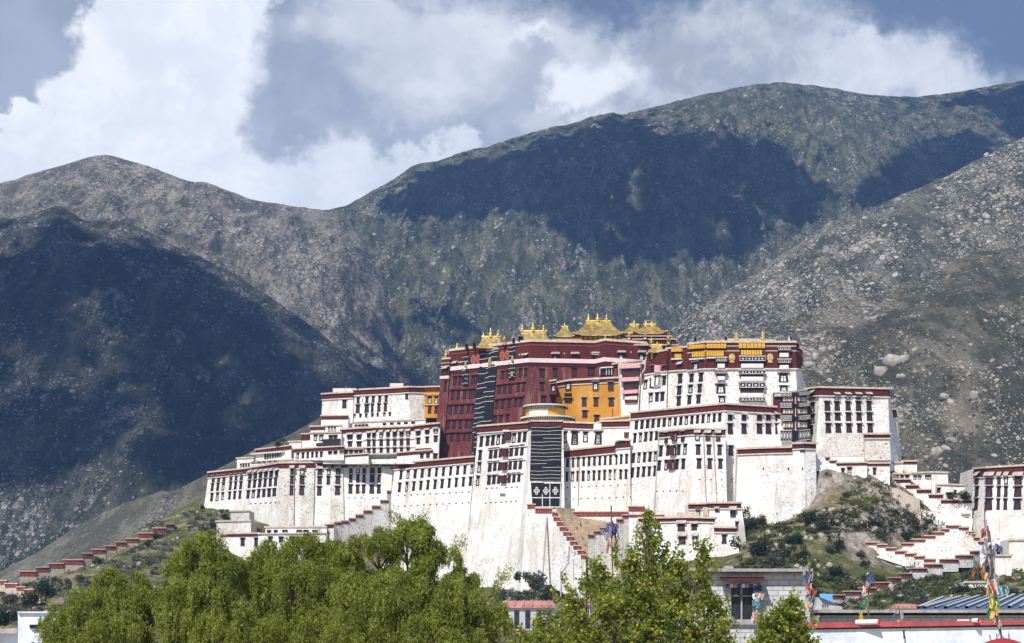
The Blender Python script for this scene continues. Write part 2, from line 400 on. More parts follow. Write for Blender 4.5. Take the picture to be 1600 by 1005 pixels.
BV = {}
def mountain(name, crest, Dc, Df, mat, amp, nx=420, ny=180, prof=1.0, x0=None, x1=None, seed=0.0, gul=1.0):
    """one range: foot at depth Df, crest line given by its outline at depth Dc (list px, D)"""
    cx = np.array([c[0] for c in crest], float); cy = np.array([c[1] for c in crest], float)
    x0 = cx[0] if x0 is None else x0; x1 = cx[-1] if x1 is None else x1
    px = np.linspace(x0, x1, nx)
    yy = np.interp(px, cx, cy)
    ker = np.hanning(9); ker /= ker.sum()
    yy = np.convolve(np.pad(yy, 4, mode='edge'), ker, mode='valid')
    dc = np.interp(px, [d[0] for d in Dc], [d[1] for d in Dc])
    df = np.interp(px, [d[0] for d in Df], [d[1] for d in Df])
    zc = (HOR - yy) / F * dc
    v = np.concatenate([np.linspace(0, 1, ny), np.linspace(1, 1.5, ny // 6)[1:]])
    V, PX = np.meshgrid(v, px, indexing='ij')
    D = df[None, :] + (dc - df)[None, :] * V
    X = (PX - 800) / F * dc[None, :] * (0.55 + 0.45 * np.minimum(V, 1)) if False else (PX - 800) / F * D
    z = np.where(V <= 1, zc[None, :] * np.clip(V, 0, 1) ** prof, zc[None, :] * (1 - (V - 1) * 1.3))
    w = np.clip(np.sin(np.clip(V, 0, 1) * math.pi), 0, 1) ** 0.7
    X2 = X + seed; Y2 = D + seed * 0.37
    wx = X2 + 60 * fbm(X2 / 210, Y2 / 260, 3); wy = Y2 + 90 * fbm(X2 / 230 + 9, Y2 / 240, 3)
    big = fbm(wx / 430, wy / 1400, 4, 0.55, True) * 1.5 + fbm(wx / 150, wy / 560, 5, 0.6, True) * 1.0 * gul + fbm(wx / 58, wy / 170, 4, 0.6, True) * .42
    small = fbm(wx / 40, wy / 60, 5, 0.65, True)
    crag = np.clip(fbm(wx / 120 + 5, wy / 230, 4, .6) * 5 - .15, 0, 1) * (fbm(wx / 18, wy / 40, 3, .6, True) + .5) ** 2
    z = z + amp * big * w + amp * 0.22 * small * (0.22 + w) + amp * .26 * crag * w
    z = np.where(V == 0, -40, z)
    n0, n1 = V.shape
    idx = np.arange(n0 * n1).reshape(n0, n1)
    q = np.stack([idx[:-1, :-1], idx[:-1, 1:], idx[1:, 1:], idx[1:, :-1]], -1).reshape(-1, 4)
    VV = np.stack([X, D, z], -1).reshape(-1, 3)
    o = np_mesh(name, VV, q, mat, smooth=True)
    tag(o, kind='structure')
    BV[name] = BVHTree.FromPolygons([tuple(p) for p in VV.tolist()], q.tolist())
    return o

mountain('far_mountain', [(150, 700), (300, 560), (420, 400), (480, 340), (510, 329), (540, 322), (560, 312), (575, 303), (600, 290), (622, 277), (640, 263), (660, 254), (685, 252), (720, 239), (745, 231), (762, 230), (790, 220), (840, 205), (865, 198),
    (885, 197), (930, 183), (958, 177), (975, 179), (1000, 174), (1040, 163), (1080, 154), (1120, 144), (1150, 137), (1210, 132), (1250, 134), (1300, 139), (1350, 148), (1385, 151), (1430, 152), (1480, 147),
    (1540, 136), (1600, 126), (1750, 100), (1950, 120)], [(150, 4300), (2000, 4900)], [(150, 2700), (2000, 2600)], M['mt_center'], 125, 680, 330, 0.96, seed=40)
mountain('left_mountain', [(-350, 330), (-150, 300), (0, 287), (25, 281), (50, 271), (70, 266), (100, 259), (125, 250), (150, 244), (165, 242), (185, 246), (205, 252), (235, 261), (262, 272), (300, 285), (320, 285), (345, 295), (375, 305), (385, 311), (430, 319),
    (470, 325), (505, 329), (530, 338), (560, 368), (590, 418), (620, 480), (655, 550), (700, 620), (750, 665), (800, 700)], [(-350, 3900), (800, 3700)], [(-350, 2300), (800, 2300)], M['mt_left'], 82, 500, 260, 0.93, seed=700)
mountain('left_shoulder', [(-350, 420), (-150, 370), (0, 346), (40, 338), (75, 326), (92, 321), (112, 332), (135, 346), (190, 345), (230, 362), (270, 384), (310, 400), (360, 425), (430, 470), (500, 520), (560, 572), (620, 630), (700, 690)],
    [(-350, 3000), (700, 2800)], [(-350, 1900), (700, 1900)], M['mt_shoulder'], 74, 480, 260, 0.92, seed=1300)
mountain('rocky_ridge', [(860, 640), (960, 580), (1040, 530), (1100, 478), (1150, 446), (1180, 428), (1215, 402), (1245, 383), (1290, 349), (1340, 334), (1385, 316), (1430, 296), (1480, 276), (1530, 250), (1600, 214), (1750, 150), (1950, 110)],
    [(860, 2500), (1950, 2700)], [(860, 1500), (1950, 1800)], M['mt_ridge'], 50, 500, 250, 0.93, seed=2100)
mountain('near_slope', [(980, 640), (1060, 575), (1120, 538), (1189, 516), (1250, 492), (1299, 473), (1340, 466), (1372, 459), (1418, 441), (1477, 418), (1500, 404), (1523, 395), (1560, 391), (1600, 384), (1750, 350), (1950, 330)],
    [(980, 1650), (1950, 1900)], [(980, 1000), (1950, 1000)], M['mt_near'], 36, 480, 240, 0.95, seed=2900)
mountain('foothill', [(-350, 1000), (-100, 930), (0, 893), (60, 862), (100, 836), (150, 806), (200, 784), (240, 772), (256, 765), (266, 772), (300, 753), (340, 733), (400, 702), (450, 681), (505, 650), (580, 628), (700, 640), (800, 700)],
    [(-350, 1350), (800, 1200)], [(-350, 980), (800, 960)], M['foothill'], 9, 380, 130, 0.97, seed=3700)

# ---------------------------------------------------------------- the palace hill: thin-plate surface through surveyed points
HP = []
def hp(*a):
    for (x, y, d) in a: HP.append(tuple(P(x, y, d)))
hp((-60, 945, 640), (30, 917, 697), (56, 911, 701), (76, 908, 705), (110, 904, 710), (136, 892, 715), (155, 882, 718), (173, 877, 721), (190, 869, 724), (206, 861, 727), (228, 853, 730), (249, 843, 734), (266, 835, 738), (290, 818, 752), (320, 810, 772), (0, 932, 624), (30, 941, 618), (60, 955, 609), (380, 818, 758), (436, 832, 738))
hp((0, 962, 560), (100, 945, 580), (200, 905, 630), (290, 850, 690), (345, 858, 690), (430, 890, 700), (600, 905, 722), (725, 920, 690), (800, 930, 668), (850, 940, 655), (900, 950, 635))
hp((960, 905, 620), (1060, 900, 600), (1100, 893, 585), (1130, 885, 588), (1165, 815, 628), (1210, 812, 632), (1268, 812, 625), (1165, 870, 590), (1250, 885, 570), (1150, 955, 500), (1250, 950, 520),
   (1275, 742, 636), (1305, 750, 634), (1345, 766, 631), (1400, 778, 632), (1440, 800, 634), (1500, 835, 634), (1292, 800, 618), (1312, 852, 604), (1345, 845, 606), (1345, 805, 618), (1400, 825, 622), (1395, 850, 614), (1435, 838, 628), (1545, 850, 640),
   (1363, 881, 602), (1393, 890, 600), (1424, 898, 597), (1455, 904, 593), (1340, 900, 575), (1300, 922, 560), (1285, 950, 512),
   (1312, 955, 543), (1345, 947, 548), (1381, 934, 553), (1415, 921, 559), (1437, 913, 563), (1460, 908, 569), (1490, 900, 577), (1521, 892, 586), (1560, 885, 585), (1640, 885, 590), (1600, 935, 520), (1530, 938, 520), (1470, 948, 500), (1400, 962, 480), (1540, 965, 470)
)
hp((500, 730, 830), (700, 720, 790), (900, 700, 760), (1100, 700, 740), (1250, 700, 740), (1380, 720, 740), (1500, 790, 740), (1650, 850, 740), (330, 800, 850), (200, 850, 830), (60, 910, 780), (-80, 960, 760))
for x in range(-420, 421, 60):
    for yq in (330, 400, 930, 1000): HP.append((x, yq, -14.0))
for yq in range(400, 950, 70):
    for x in (-360, -420, 360, 420): HP.append((x, yq, -14.0))
for x in (-150, -90, -30, 30, 80, 130, 170): HP.append((x, 470, -9.0))
HPa = np.array(HP)
def tps_fit(p):
    xy = p[:, :2] / 100.0; n = len(p)
    d = np.linalg.norm(xy[:, None] - xy[None], axis=2)
    K = np.where(d > 0, d * d * np.log(d + 1e-12), 0) + np.eye(n) * 0.002
    Pm = np.hstack([np.ones((n, 1)), xy])
    A = np.zeros((n + 3, n + 3)); A[:n, :n] = K; A[:n, n:] = Pm; A[n:, :n] = Pm.T
    return np.linalg.solve(A, np.concatenate([p[:, 2], np.zeros(3)])), xy
_w, _xy = tps_fit(HPa)
def hill_z(X, Y):
    q = np.stack([np.ravel(X), np.ravel(Y)], 1) / 100.0
    out = np.zeros(len(q))
    for s0 in range(0, len(q), 20000):
        qq = q[s0:s0 + 20000]
        d = np.linalg.norm(qq[:, None] - _xy[None], axis=2)
        out[s0:s0 + 20000] = np.where(d > 0, d * d * np.log(d + 1e-12), 0) @ _w[:-3] + _w[-3] + qq @ _w[-2:]
    return out.reshape(np.shape(X))
def mat_hill():
    m, n, b = new_mat('palace_hill_ground', 0.95)
    co = n.node('ShaderNodeTexCoord').outputs['Object']
    geo = n.node('ShaderNodeNewGeometry'); sep = n.node('ShaderNodeSeparateXYZ'); n.l.new(geo.outputs['Normal'], sep.inputs[0])
    big = n.noise(co, 0.03, 4, 0.6); mid = n.noise(co, 0.14, 6, 0.7); fine = n.noise(co, 0.8, 5, 0.7)
    grass = n.mix(n.ramp(fine, 0.35, 0.65), (0.040, 0.055, 0.016), (0.125, 0.130, 0.040))
    dry = n.mix(n.ramp(fine, 0.35, 0.65), (0.17, 0.13, 0.08), (0.32, 0.26, 0.18))
    base = n.mix(n.ramp(n.math('ADD', n.math('MULTIPLY', mid, 0.6), n.math('MULTIPLY', big, 0.4)), 0.46, 0.60), grass, dry)
    rockw = n.mapping(co, (1, 1, 0.35))
    rk = n.noise(rockw, 0.22, 7, 0.7)
    rock = n.mix(n.ramp(rk, 0.38, 0.62), (0.10, 0.078, 0.06), (0.46, 0.41, 0.35))
    rock = n.mix(n.ramp(fine, 0.40, 0.60, 0, .6), rock, (0.16, 0.13, 0.11))
    rock = n.mix(n.ramp(n.noise(co, 0.08, 4), 0.52, 0.62, 0, 0.6), rock, (0.26, 0.17, 0.10))
    steep = n.ramp(n.math('ADD', sep.outputs[2], n.math('MULTIPLY', n.math('SUBTRACT', mid, 0.5), 0.5)), 0.80, 0.68)
    n.put(b.inputs['Base Color'], n.mix(steep, base, rock))
    bump(n, b, n.math('ADD', n.math('MULTIPLY', rk, 1.0), fine), 0.9, 1.2)
    return m
M['hill'] = mat_hill()
gx = np.linspace(-430, 430, 420); gy = np.linspace(330, 1000, 300)
GY, GX = np.meshgrid(gy, gx, indexing='ij')
GZ = hill_z(GX, GY)
hmask = np.clip((GZ + 10) / 12, 0, 1)
GZ = GZ + hmask * (fbm(GX / 14, GY / 14, 5, 0.6) * 2.4 + fbm(GX / 45, GY / 45, 3, 0.5, True) * 1.5)
_px = 800 + F * GX / GY
GZ += np.exp(-((_px - 1350) / 62) ** 2) * np.exp(-((GY - 618) / 20) ** 2) * (fbm(GX / 6, GY / 11, 5, 0.65, True) * 8.5 + fbm(GX / 2.6, GY / 5, 3, 0.6) * 1.6)
_i = np.arange(GX.size).reshape(GX.shape)
_q = np.stack([_i[:-1, :-1], _i[:-1, 1:], _i[1:, 1:], _i[1:, :-1]], -1).reshape(-1, 4)
_V = np.stack([GX, GY, GZ], -1).reshape(-1, 3)
tag(np_mesh('palace_hill', _V, _q, M['hill'], smooth=True), kind='structure')
BV['hill'] = BVHTree.FromPolygons([tuple(p) for p in _V.tolist()], _q.tolist())
def hit(which, px, py):
    d = Vector(((px - 800) / F, 1, (HOR - py) / F))
    h = BV[which].ray_cast(Vector((0, 0, 0)), d.normalized())
    return h[0]
def hill_at(x, y):
    h = BV['hill'].ray_cast(Vector((x, y, 500)), Vector((0, 0, -1)))
    return h[0]
# ---------------------------------------------------------------- clouds overhead: their shadows lie on the far slopes
M['cloud'] = mat_plain('cloud_white', (0.85, 0.86, 0.88), 1.0, 0.02, 0.01)
def inside(poly, x, y):
    c = False; n = len(poly)
    for i in range(n):
        x1, y1 = poly[i]; x2, y2 = poly[(i + 1) % n]
        if (y1 > y) != (y2 > y) and x < (x2 - x1) * (y - y1) / (y2 - y1) + x1: c = not c
    return c
def ico(sub):
    import bmesh
    bm = bmesh.new(); bmesh.ops.create_icosphere(bm, subdivisions=sub, radius=1.0)
    v = np.array([tuple(x.co) for x in bm.verts]); f = np.array([[q.index for q in p.verts] for p in bm.faces]); bm.free()
    return v, f
ICO2 = ico(2); ICO1 = ico(1)
def cloud(label, poly, names, alt, rpx, step, seed, thin=0.0, soft=9):
    """a ragged cloud overhead, standing on the sun's line above the slopes outlined by poly"""
    rnd = random.Random(seed)
    xs = [p[0] for p in poly]; ys = [p[1] for p in poly]
    Vs, Fs, k = [], [], 0
    n_ = int((max(xs) - min(xs)) * (max(ys) - min(ys)) / (step * step * .2))
    for _ in range(n_):
        x = rnd.uniform(min(xs) - 15, max(xs) + 15); y = rnd.uniform(min(ys) - 15, max(ys) + 15)
        if not inside(poly, x + rnd.gauss(0, soft), y + rnd.gauss(0, soft)): continue
        core = inside(poly, x - 14, y) and inside(poly, x + 14, y) and inside(poly, x, y - 12) and inside(poly, x, y + 12)
        hole = float(fbm(np.array([x / 75.0 + seed]), np.array([y / 60.0]), 3)[0])
        if hole < -.5 + thin: core = False; 
        if hole < -.5 + thin and rnd.random() < .35: continue
        best = None
        for nm in names:
            h = hit(nm, x, y)
            if h is not None and (best is None or h.length < best.length): best = h
        if best is None: continue
        c = best + S * ((alt - best.z) / S.z)
        r = rpx * best.y / F * (rnd.uniform(0.75, 1.3) if core else rnd.uniform(.2, .42))
        q = ICO1[0] if not core else ICO2[0]; fc = ICO1[1] if not core else ICO2[1]
        q = q * np.array([r * 1.25, r * 2.1, r * 0.8]) * (1 + 0.18 * np.sin(q @ np.array([3.1, 5.2, 4.3]) + rnd.random() * 6)[:, None])
        Vs.append(q + np.array(tuple(c)) + np.array([0, 0, rnd.uniform(-20, 60)])); Fs.append(fc + k); k += len(q)
    o = np_mesh('cloud', np.concatenate(Vs), np.concatenate(Fs), M['cloud'], smooth=True, corners=3)
    tag(o, kind='structure')
MTS = ('far_mountain', 'left_mountain', 'left_shoulder')
cloud('', [(-60, 352), (60, 352), (100, 330), (150, 352), (200, 362), (250, 385), (310, 410), (380, 440), (450, 478), (520, 520), (590, 560), (660, 600), (720, 640), (700, 700), (480, 690), (380, 720), (300, 790), (240, 740), (150, 720), (60, 760), (-60, 800)], MTS, 2500, 15, 17, 1, .47, 18)
cloud('', [(585, 325), (620, 285), (660, 262), (745, 240), (790, 228), (870, 205), (958, 182), (1008, 186), (1030, 202), (1062, 200), (1120, 203), (1150, 214), (1205, 218), (1235, 245), (1290, 290), (1310, 330),
       (1260, 375), (1225, 360), (1210, 330), (1195, 340), (1195, 385), (1160, 400), (1060, 410), (980, 420), (930, 400), (880, 370), (820, 340), (770, 345), (700, 350), (640, 350), (600, 340)], MTS, 2500, 14, 16, 2, .37, 17)
cloud('', [(1150, 137), (1300, 141), (1385, 152), (1480, 147), (1600, 127), (1680, 120), (1680, 220), (1500, 275), (1400, 320), (1340, 335), (1330, 300), (1400, 245), (1450, 215), (1540, 190), (1545, 178), (1480, 182), (1380, 172), (1300, 155)], MTS, 2500, 9, 10, 3, .3, 10)
cloud('', [(600, 480), (700, 470), (760, 520), (690, 590), (600, 600), (570, 540)], MTS, 2500, 8, 22, 4, .4, 12)

# ---------------------------------------------------------------- buildings
def lerp(a, b, t): return a + (b - a) * t
class Bld:
    """battered walls through vertical edges given as (x_top, y_top, x_bottom, y_bottom, depth)"""
    def __init__(s, name, label, cat, edges, wall='white', back=18.0, k=0.10, group=None, root=None, partname='wall', walls=None):
        s.T = []; s.B = []
        for e in edges:
            xt, yt, xb, yb, D = e[:5]
            H = (yb - yt) / F * D
            Db = e[5] if len(e) > 5 else D - k * H
            s.T.append(P(xt, yt, D)); s.B.append(P(xb, yb, Db))
        m = s.B[len(s.B) // 2]
        s.root = root or empty(name, m, label, cat, group); s.bands = []
        s.n = len(s.T)
        N = []
        for i in range(s.n - 1):
            u = (s.T[i + 1] - s.T[i]); d = (s.B[i] - s.T[i])
            nn = u.cross(d).normalized()
            if nn.dot(s.T[i]) > 0: nn = -nn
            N.append(nn)
        s.N = N
        b = MB()
        tb = [t + Vector((0, back, 0)) for t in s.T]; bb = [Vector((q.x, t.y + back, q.z)) for q, t in zip(s.B, s.T)]
        for i in range(s.n - 1):
            b.add([s.T[i], s.T[i + 1], s.B[i]], [(0, 2, 1)]); b.add([s.T[i + 1], s.B[i + 1], s.B[i]], [(0, 2, 1)][0:1])
            b.add([s.T[i], s.T[i + 1], tb[i + 1], tb[i]], [(0, 1, 2, 3)])
            b.add([s.B[i], s.B[i + 1], bb[i + 1], bb[i]], [(0, 3, 2, 1)])
            b.add([tb[i], tb[i + 1], bb[i + 1], bb[i]], [(0, 1, 2, 3)])
        b.add([s.T[0], tb[0], bb[0], s.B[0]], [(0, 1, 2, 3)])
        b.add([s.T[-1], tb[-1], bb[-1], s.B[-1]], [(3, 2, 1, 0)])
        s.body = b.build(partname, M[wall], s.root)
    def vn(s, i):
        if i == 0: a = b = s.N[0]
        elif i == s.n - 1: a = b = s.N[-1]
        else: a, b = s.N[i - 1], s.N[i]
        m = (a + b).normalized()
        return m / max(0.5, m.dot(a))
    def band(s, t0, t1, proud, mat, name, inner=-0.12, ext=0.0, segs=None):
        """horizontal strip t0..t1 metres below the wall top"""
        s.bands.append((t0, t1, proud))
        b = MB(); pr = []
        for i in range(s.n):
            L = (s.B[i] - s.T[i]).length; d = (s.B[i] - s.T[i]) / L; n = s.vn(i)
            e = Vector((0, 0, 0))
            if i == 0: e = (s.T[0] - s.T[1]).normalized() * ext
            if i == s.n - 1: e = (s.T[-1] - s.T[-2]).normalized() * ext
            pr.append([s.T[i] + d * t0 + n * inner + e, s.T[i] + d * t0 + n * proud + e, s.T[i] + d * t1 + n * proud + e, s.T[i] + d * t1 + n * inner + e])
        for i in range(s.n - 1):
            if segs is not None and i not in segs: continue
            a, c = pr[i], pr[i + 1]
            b.hexa(a, c)
        o = b.build(name, M[mat] if isinstance(mat, str) else mat, s.root)
        return o
    def parapet(s, hpx=11, mat='penbey', cop='coping', copt=0.42, trim=True, proud=0.28):
        D = s.T[0].y; h = hpx / F * D
        p = s.band(copt, h, proud, mat, 'parapet', ext=0.05)
        s.band(-0.25, copt, proud + 0.5, cop, 'coping', ext=0.35, inner=-0.8)
        if trim: s.band(h, h + 0.38, proud + 0.22, 'trim', 'cornice', ext=0.1)
    def plane(s, px, py):
        ray = Vector(((px - 800) / F, 1, (HOR - py) / F))
        best = None
        for i in range(s.n - 1):
            a, b_, c, d = s.T[i], s.T[i + 1], s.B[i + 1], s.B[i]
            for tri in ((a, b_, d), (b_, c, d)):
                n = (tri[1] - tri[0]).cross(tri[2] - tri[0])
                if n.length < 1e-9: continue
                n.normalize()
                if n.dot(tri[0]) > 0: n = -n
                den = ray.dot(n)
                if abs(den) < 1e-6: continue
                p = ray * (tri[0].dot(n) / den)
                # barycentric outsideness
                v0, v1, v2 = tri[1] - tri[0], tri[2] - tri[0], p - tri[0]
                d00, d01, d11, d20, d21 = v0.dot(v0), v0.dot(v1), v1.dot(v1), v2.dot(v0), v2.dot(v1)
                dn = d00 * d11 - d01 * d01
                v = (d11 * d20 - d01 * d21) / dn; w = (d00 * d21 - d01 * d20) / dn; u = 1 - v - w
                out = max(0, -u) + max(0, -v) + max(0, -w)
                if best is None or out < best[0]:
                    ud = (b_ - a); ud.z = 0; ud.normalize()
                    best = (out, p, n, ud)
        return best[1:]
    def on(s, px, py, pl=None):
        p0, n, u = pl
        ray = Vector(((px - 800) / F, 1, (HOR - py) / F))
        return ray * (p0.dot(n) / ray.dot(n))

def Zm(ox, oy, k=3.59): return lambda x, y: (ox + x / k, oy + y / k)
z1 = Zm(300, 580); z2 = Zm(660, 480); z3 = Zm(960, 480); z4 = Zm(1200, 580); z5 = Zm(560, 680)
z6 = Zm(860, 720); z7 = Zm(1200, 725); z8 = Zm(0, 725); zr = Zm(660, 480, 7.18); ze = Zm(1060, 500, 6.7); zw = Zm(340, 640, 7.18)
K = 3.59

# unit window: local x across, z up (both -0.5..0.5), y = metres out of the wall (negative is outward)
def unit(fn, name, mats):
    b = MB(); fn(b)
    me = bpy.data.meshes.new(name); me.from_pydata(b.v, [], b.f)
    for m in mats: me.materials.append(m)
    me.polygons.foreach_set('material_index', b.m); me.update()
    return me
def trap(b, x0, x1, X0, X1, z0, z1_, ya, yb, mi=0):
    # bottom half width X, top half width x
    b.hexa([(X0, ya, z0), (X1, ya, z0), (X1, yb, z0), (X0, yb, z0)], [(x0, ya, z1_), (x1, ya, z1_), (x1, yb, z1_), (x0, yb, z1_)], mi)
def surround(b, t=0.26, mi=0):
    trap(b, -.40, -.40 + t * .7, -.5, -.5 + t * .8, -.5, .5, .05, -.22, mi)
    trap(b, .40 - t * .7, .40, .5 - t * .8, .5, -.5, .5, .05, -.22, mi)
    trap(b, -.40 + t * .7, .40 - t * .7, -.40 + t * .7, .40 - t * .7, .40, .5, .05, -.2, mi)
    trap(b, -.5 + t * .8, .5 - t * .8, -.5 + t * .8, .5 - t * .8, -.5, -.44, .05, -.2, mi)
def pane(kind):
    def fn(b):
        trap(b, -.25, .25, -.32, .32, -.44, .40, .03, -.07, 1)
        trap(b, -.03, .03, -.03, .03, -.44, .40, -.07, -.12, 0)
        trap(b, -.26, .26, -.30, .30, -.04, .0, -.07, -.12, 0)
        trap(b, -.26, .26, -.30, .30, .2, .24, -.07, -.12, 0)
        if kind == 'r': trap(b, -.22, .22, -.26, .26, -.42, -.08, -.07, -.10, 0)
        if kind == 'w': trap(b, -.2, .2, -.26, .26, -.40, .18, -.07, -.09, 2)
    return fn
def awn(b):
    trap(b, -.62, .62, -.60, .60, .50, .535, .05, -.75, 1)
    trap(b, -.58, .58, -.54, .54, .47, .50, .05, -.55, 0)
    trap(b, -.64, .64, -.66, .66, .535, .575, .05, -.85, 1)
def awn_red(b):
    trap(b, -.62, .62, -.60, .60, .50, .56, .05, -.65, 0)
    trap(b, -.55, .55, -.5, .5, .44, .50, .05, -.4, 0)
def awn_flap(b):
    # cloth flap hung from a pole, sagging outward
    b.hexa([(-.66, .05, .60), (.66, .05, .60), (.66, -.1, .60), (-.66, -.1, .60)], [(-.66, .05, .66), (.66, .05, .66), (.66, -.1, .66), (-.66, -.1, .66)], 1)
    b.hexa([(-.70, -1.1, .36), (.70, -1.1, .36), (.70, -1.05, .32), (-.70, -1.05, .32)], [(-.66, -.05, .68), (.66, -.05, .68), (.66, -.05, .62), (-.66, -.05, .62)], 1)
    b.hexa([(-.70, -1.13, .24), (.70, -1.13, .24), (.70, -1.08, .24), (-.70, -1.08, .24)], [(-.70, -1.13, .36), (.70, -1.13, .36), (.70, -1.08, .36), (-.70, -1.08, .36)], 1)
def vent(b):
    b.hexa([(-.12, .05, -.5), (.12, .05, -.5), (.12, -.06, -.5), (-.12, -.06, -.5)], [(-.5, .05, .5), (.5, .05, .5), (.5, -.3, .5), (-.5, -.3, .5)], 0)
UW = {}
def styles():
    UW['sur'] = unit(surround, 'window', [M['black']])
    UW['sur_red'] = unit(surround, 'window', [M['darkred']])
    UW['sur_thin'] = unit(lambda b: surround(b, 0.16), 'window', [M['maroonwood']])
    for k in 'rdw':
        UW['pane_' + k] = unit(pane(k), 'pane', [M['maroonwood'], M['glass'], M['cloth']])
    UW['awn'] = unit(awn, 'awning', [M['maroonwood'], M['awn']])
    UW['awn_red'] = unit(awn_red, 'awning', [M['darkred']])
    UW['flap'] = unit(awn_flap, 'awning', [M['maroonwood'], M['awn']])
    UW['vent'] = unit(vent, 'vent', [M['black']])
styles()
ST = {'n': ('sur', 'pane_d', 'awn'), 'r': ('sur', 'pane_r', 'awn'), 'f': ('sur', 'pane_r', 'flap'), 'w': ('sur', 'pane_w', 'awn'), 'red': ('sur_red', 'pane_d', 'awn_red'),
      't': ('sur_thin', 'pane_w', 'awn'), 'fd': ('sur', 'pane_d', 'flap'), 'fw': ('sur', 'pane_w', 'flap')}
WR = random.Random(42)
def win(B, px, py, w, h, st='n'):
    """window centred on the wall point seen at (px, py), w x h pixels of the photograph"""
    p, n, u = B.plane(px, py)
    D = p.y
    if B.bands:
        bi = min(range(B.n - 1), key=lambda i: abs((B.T[i].x + B.T[i + 1].x) / 2 - p.x) - abs(B.T[i + 1].x - B.T[i].x) / 2)
        a_, c_ = B.T[bi], B.T[bi + 1]; q_ = min(1, max(0, (p.x - a_.x) / (c_.x - a_.x + 1e-6)))
        t_ = lerp(a_.z, c_.z, q_) - p.z; hm = h / F * D / 2
        o_ = max([pr for (t0, t1, pr) in B.bands if t0 < t_ + hm * .6 and t1 > t_ - hm * .9 and pr < .5] + [0])
        p = p + n * max(0, o_ - .04)
    if st != 'v': w *= WR.uniform(.92, 1.08); h *= WR.uniform(.95, 1.04)
    if st == 'n' and WR.random() < .12: st = 'w'
    elif st == 'r' and WR.random() < .15: st = 'n'
    elif st == 'f' and WR.random() < .25: st = 'fw'
    vup = n.cross(u); 
    if vup.z < 0: vup = -vup
    u2 = vup.cross(n)
    if u2.x < 0: u2 = -u2
    sx = F / D * abs(u2.x - p.x / D * u2.y)
    sz = F / D * vup.z
    W = w / max(sx, 1.2); Hh = h / sz
    R = Matrix(((u2.x * W, -n.x, vup.x * Hh, 0), (u2.y * W, -n.y, vup.y * Hh, 0), (u2.z * W, -n.z, vup.z * Hh, 0), (0, 0, 0, 1)))
    if st == 'v':
        o = bpy.data.objects.new('vent', UW['vent']); C.objects.link(o); o.parent = B.root
        o.matrix_local = Matrix.Translation(p - B.root.location) @ R
        return o
    a, b_, c = ST[st]
    o = bpy.data.objects.new('window', UW[a]); C.objects.link(o); o.parent = B.root
    o.matrix_local = Matrix.Translation(p - B.root.location) @ R
    for k, nm in ((b_, 'pane'), (c, 'awning')):
        q = bpy.data.objects.new(nm, UW[k]); C.objects.link(q); q.parent = o
    return o
def rows(B, Z, cols, y0, y1, w, h, st='n'):
    for i, c in enumerate(cols):
        t = (c - cols[0]) / max(1e-6, cols[-1] - cols[0]) if len(cols) > 1 else 0
        x, y = Z(c, y0 + (y1 - y0) * t)
        k = (Z(1, 0)[0] - Z(0, 0)[0])
        win(B, x, y, w * k, h * k, st)
def lin(a, b, n): return [a + (b - a) * i / (n - 1) for i in range(n)]
def slab(B, Z, poly, z0, z1_, mats, name, pl=None, parent=None, holes=None):
    """pixel polygon laid on the wall plane, from z0 to z1 metres out"""
    pp = [Z(*q) for q in poly]
    cx = sum(p[0] for p in pp) / len(pp); cy = sum(p[1] for p in pp) / len(pp)
    pl = pl or B.plane(cx, cy)
    pts = [B.on(x, y, pl) + pl[1] * z0 for x, y in pp]
    m = MB(); m.prism(pts, pl[1] * (z1_ - z0))
    return m.build(name, mats if not isinstance(mats, str) else M[mats], parent or B.root)
def quadpts(B, Z, q, pl):
    return [B.on(*Z(*c), pl) for c in q]
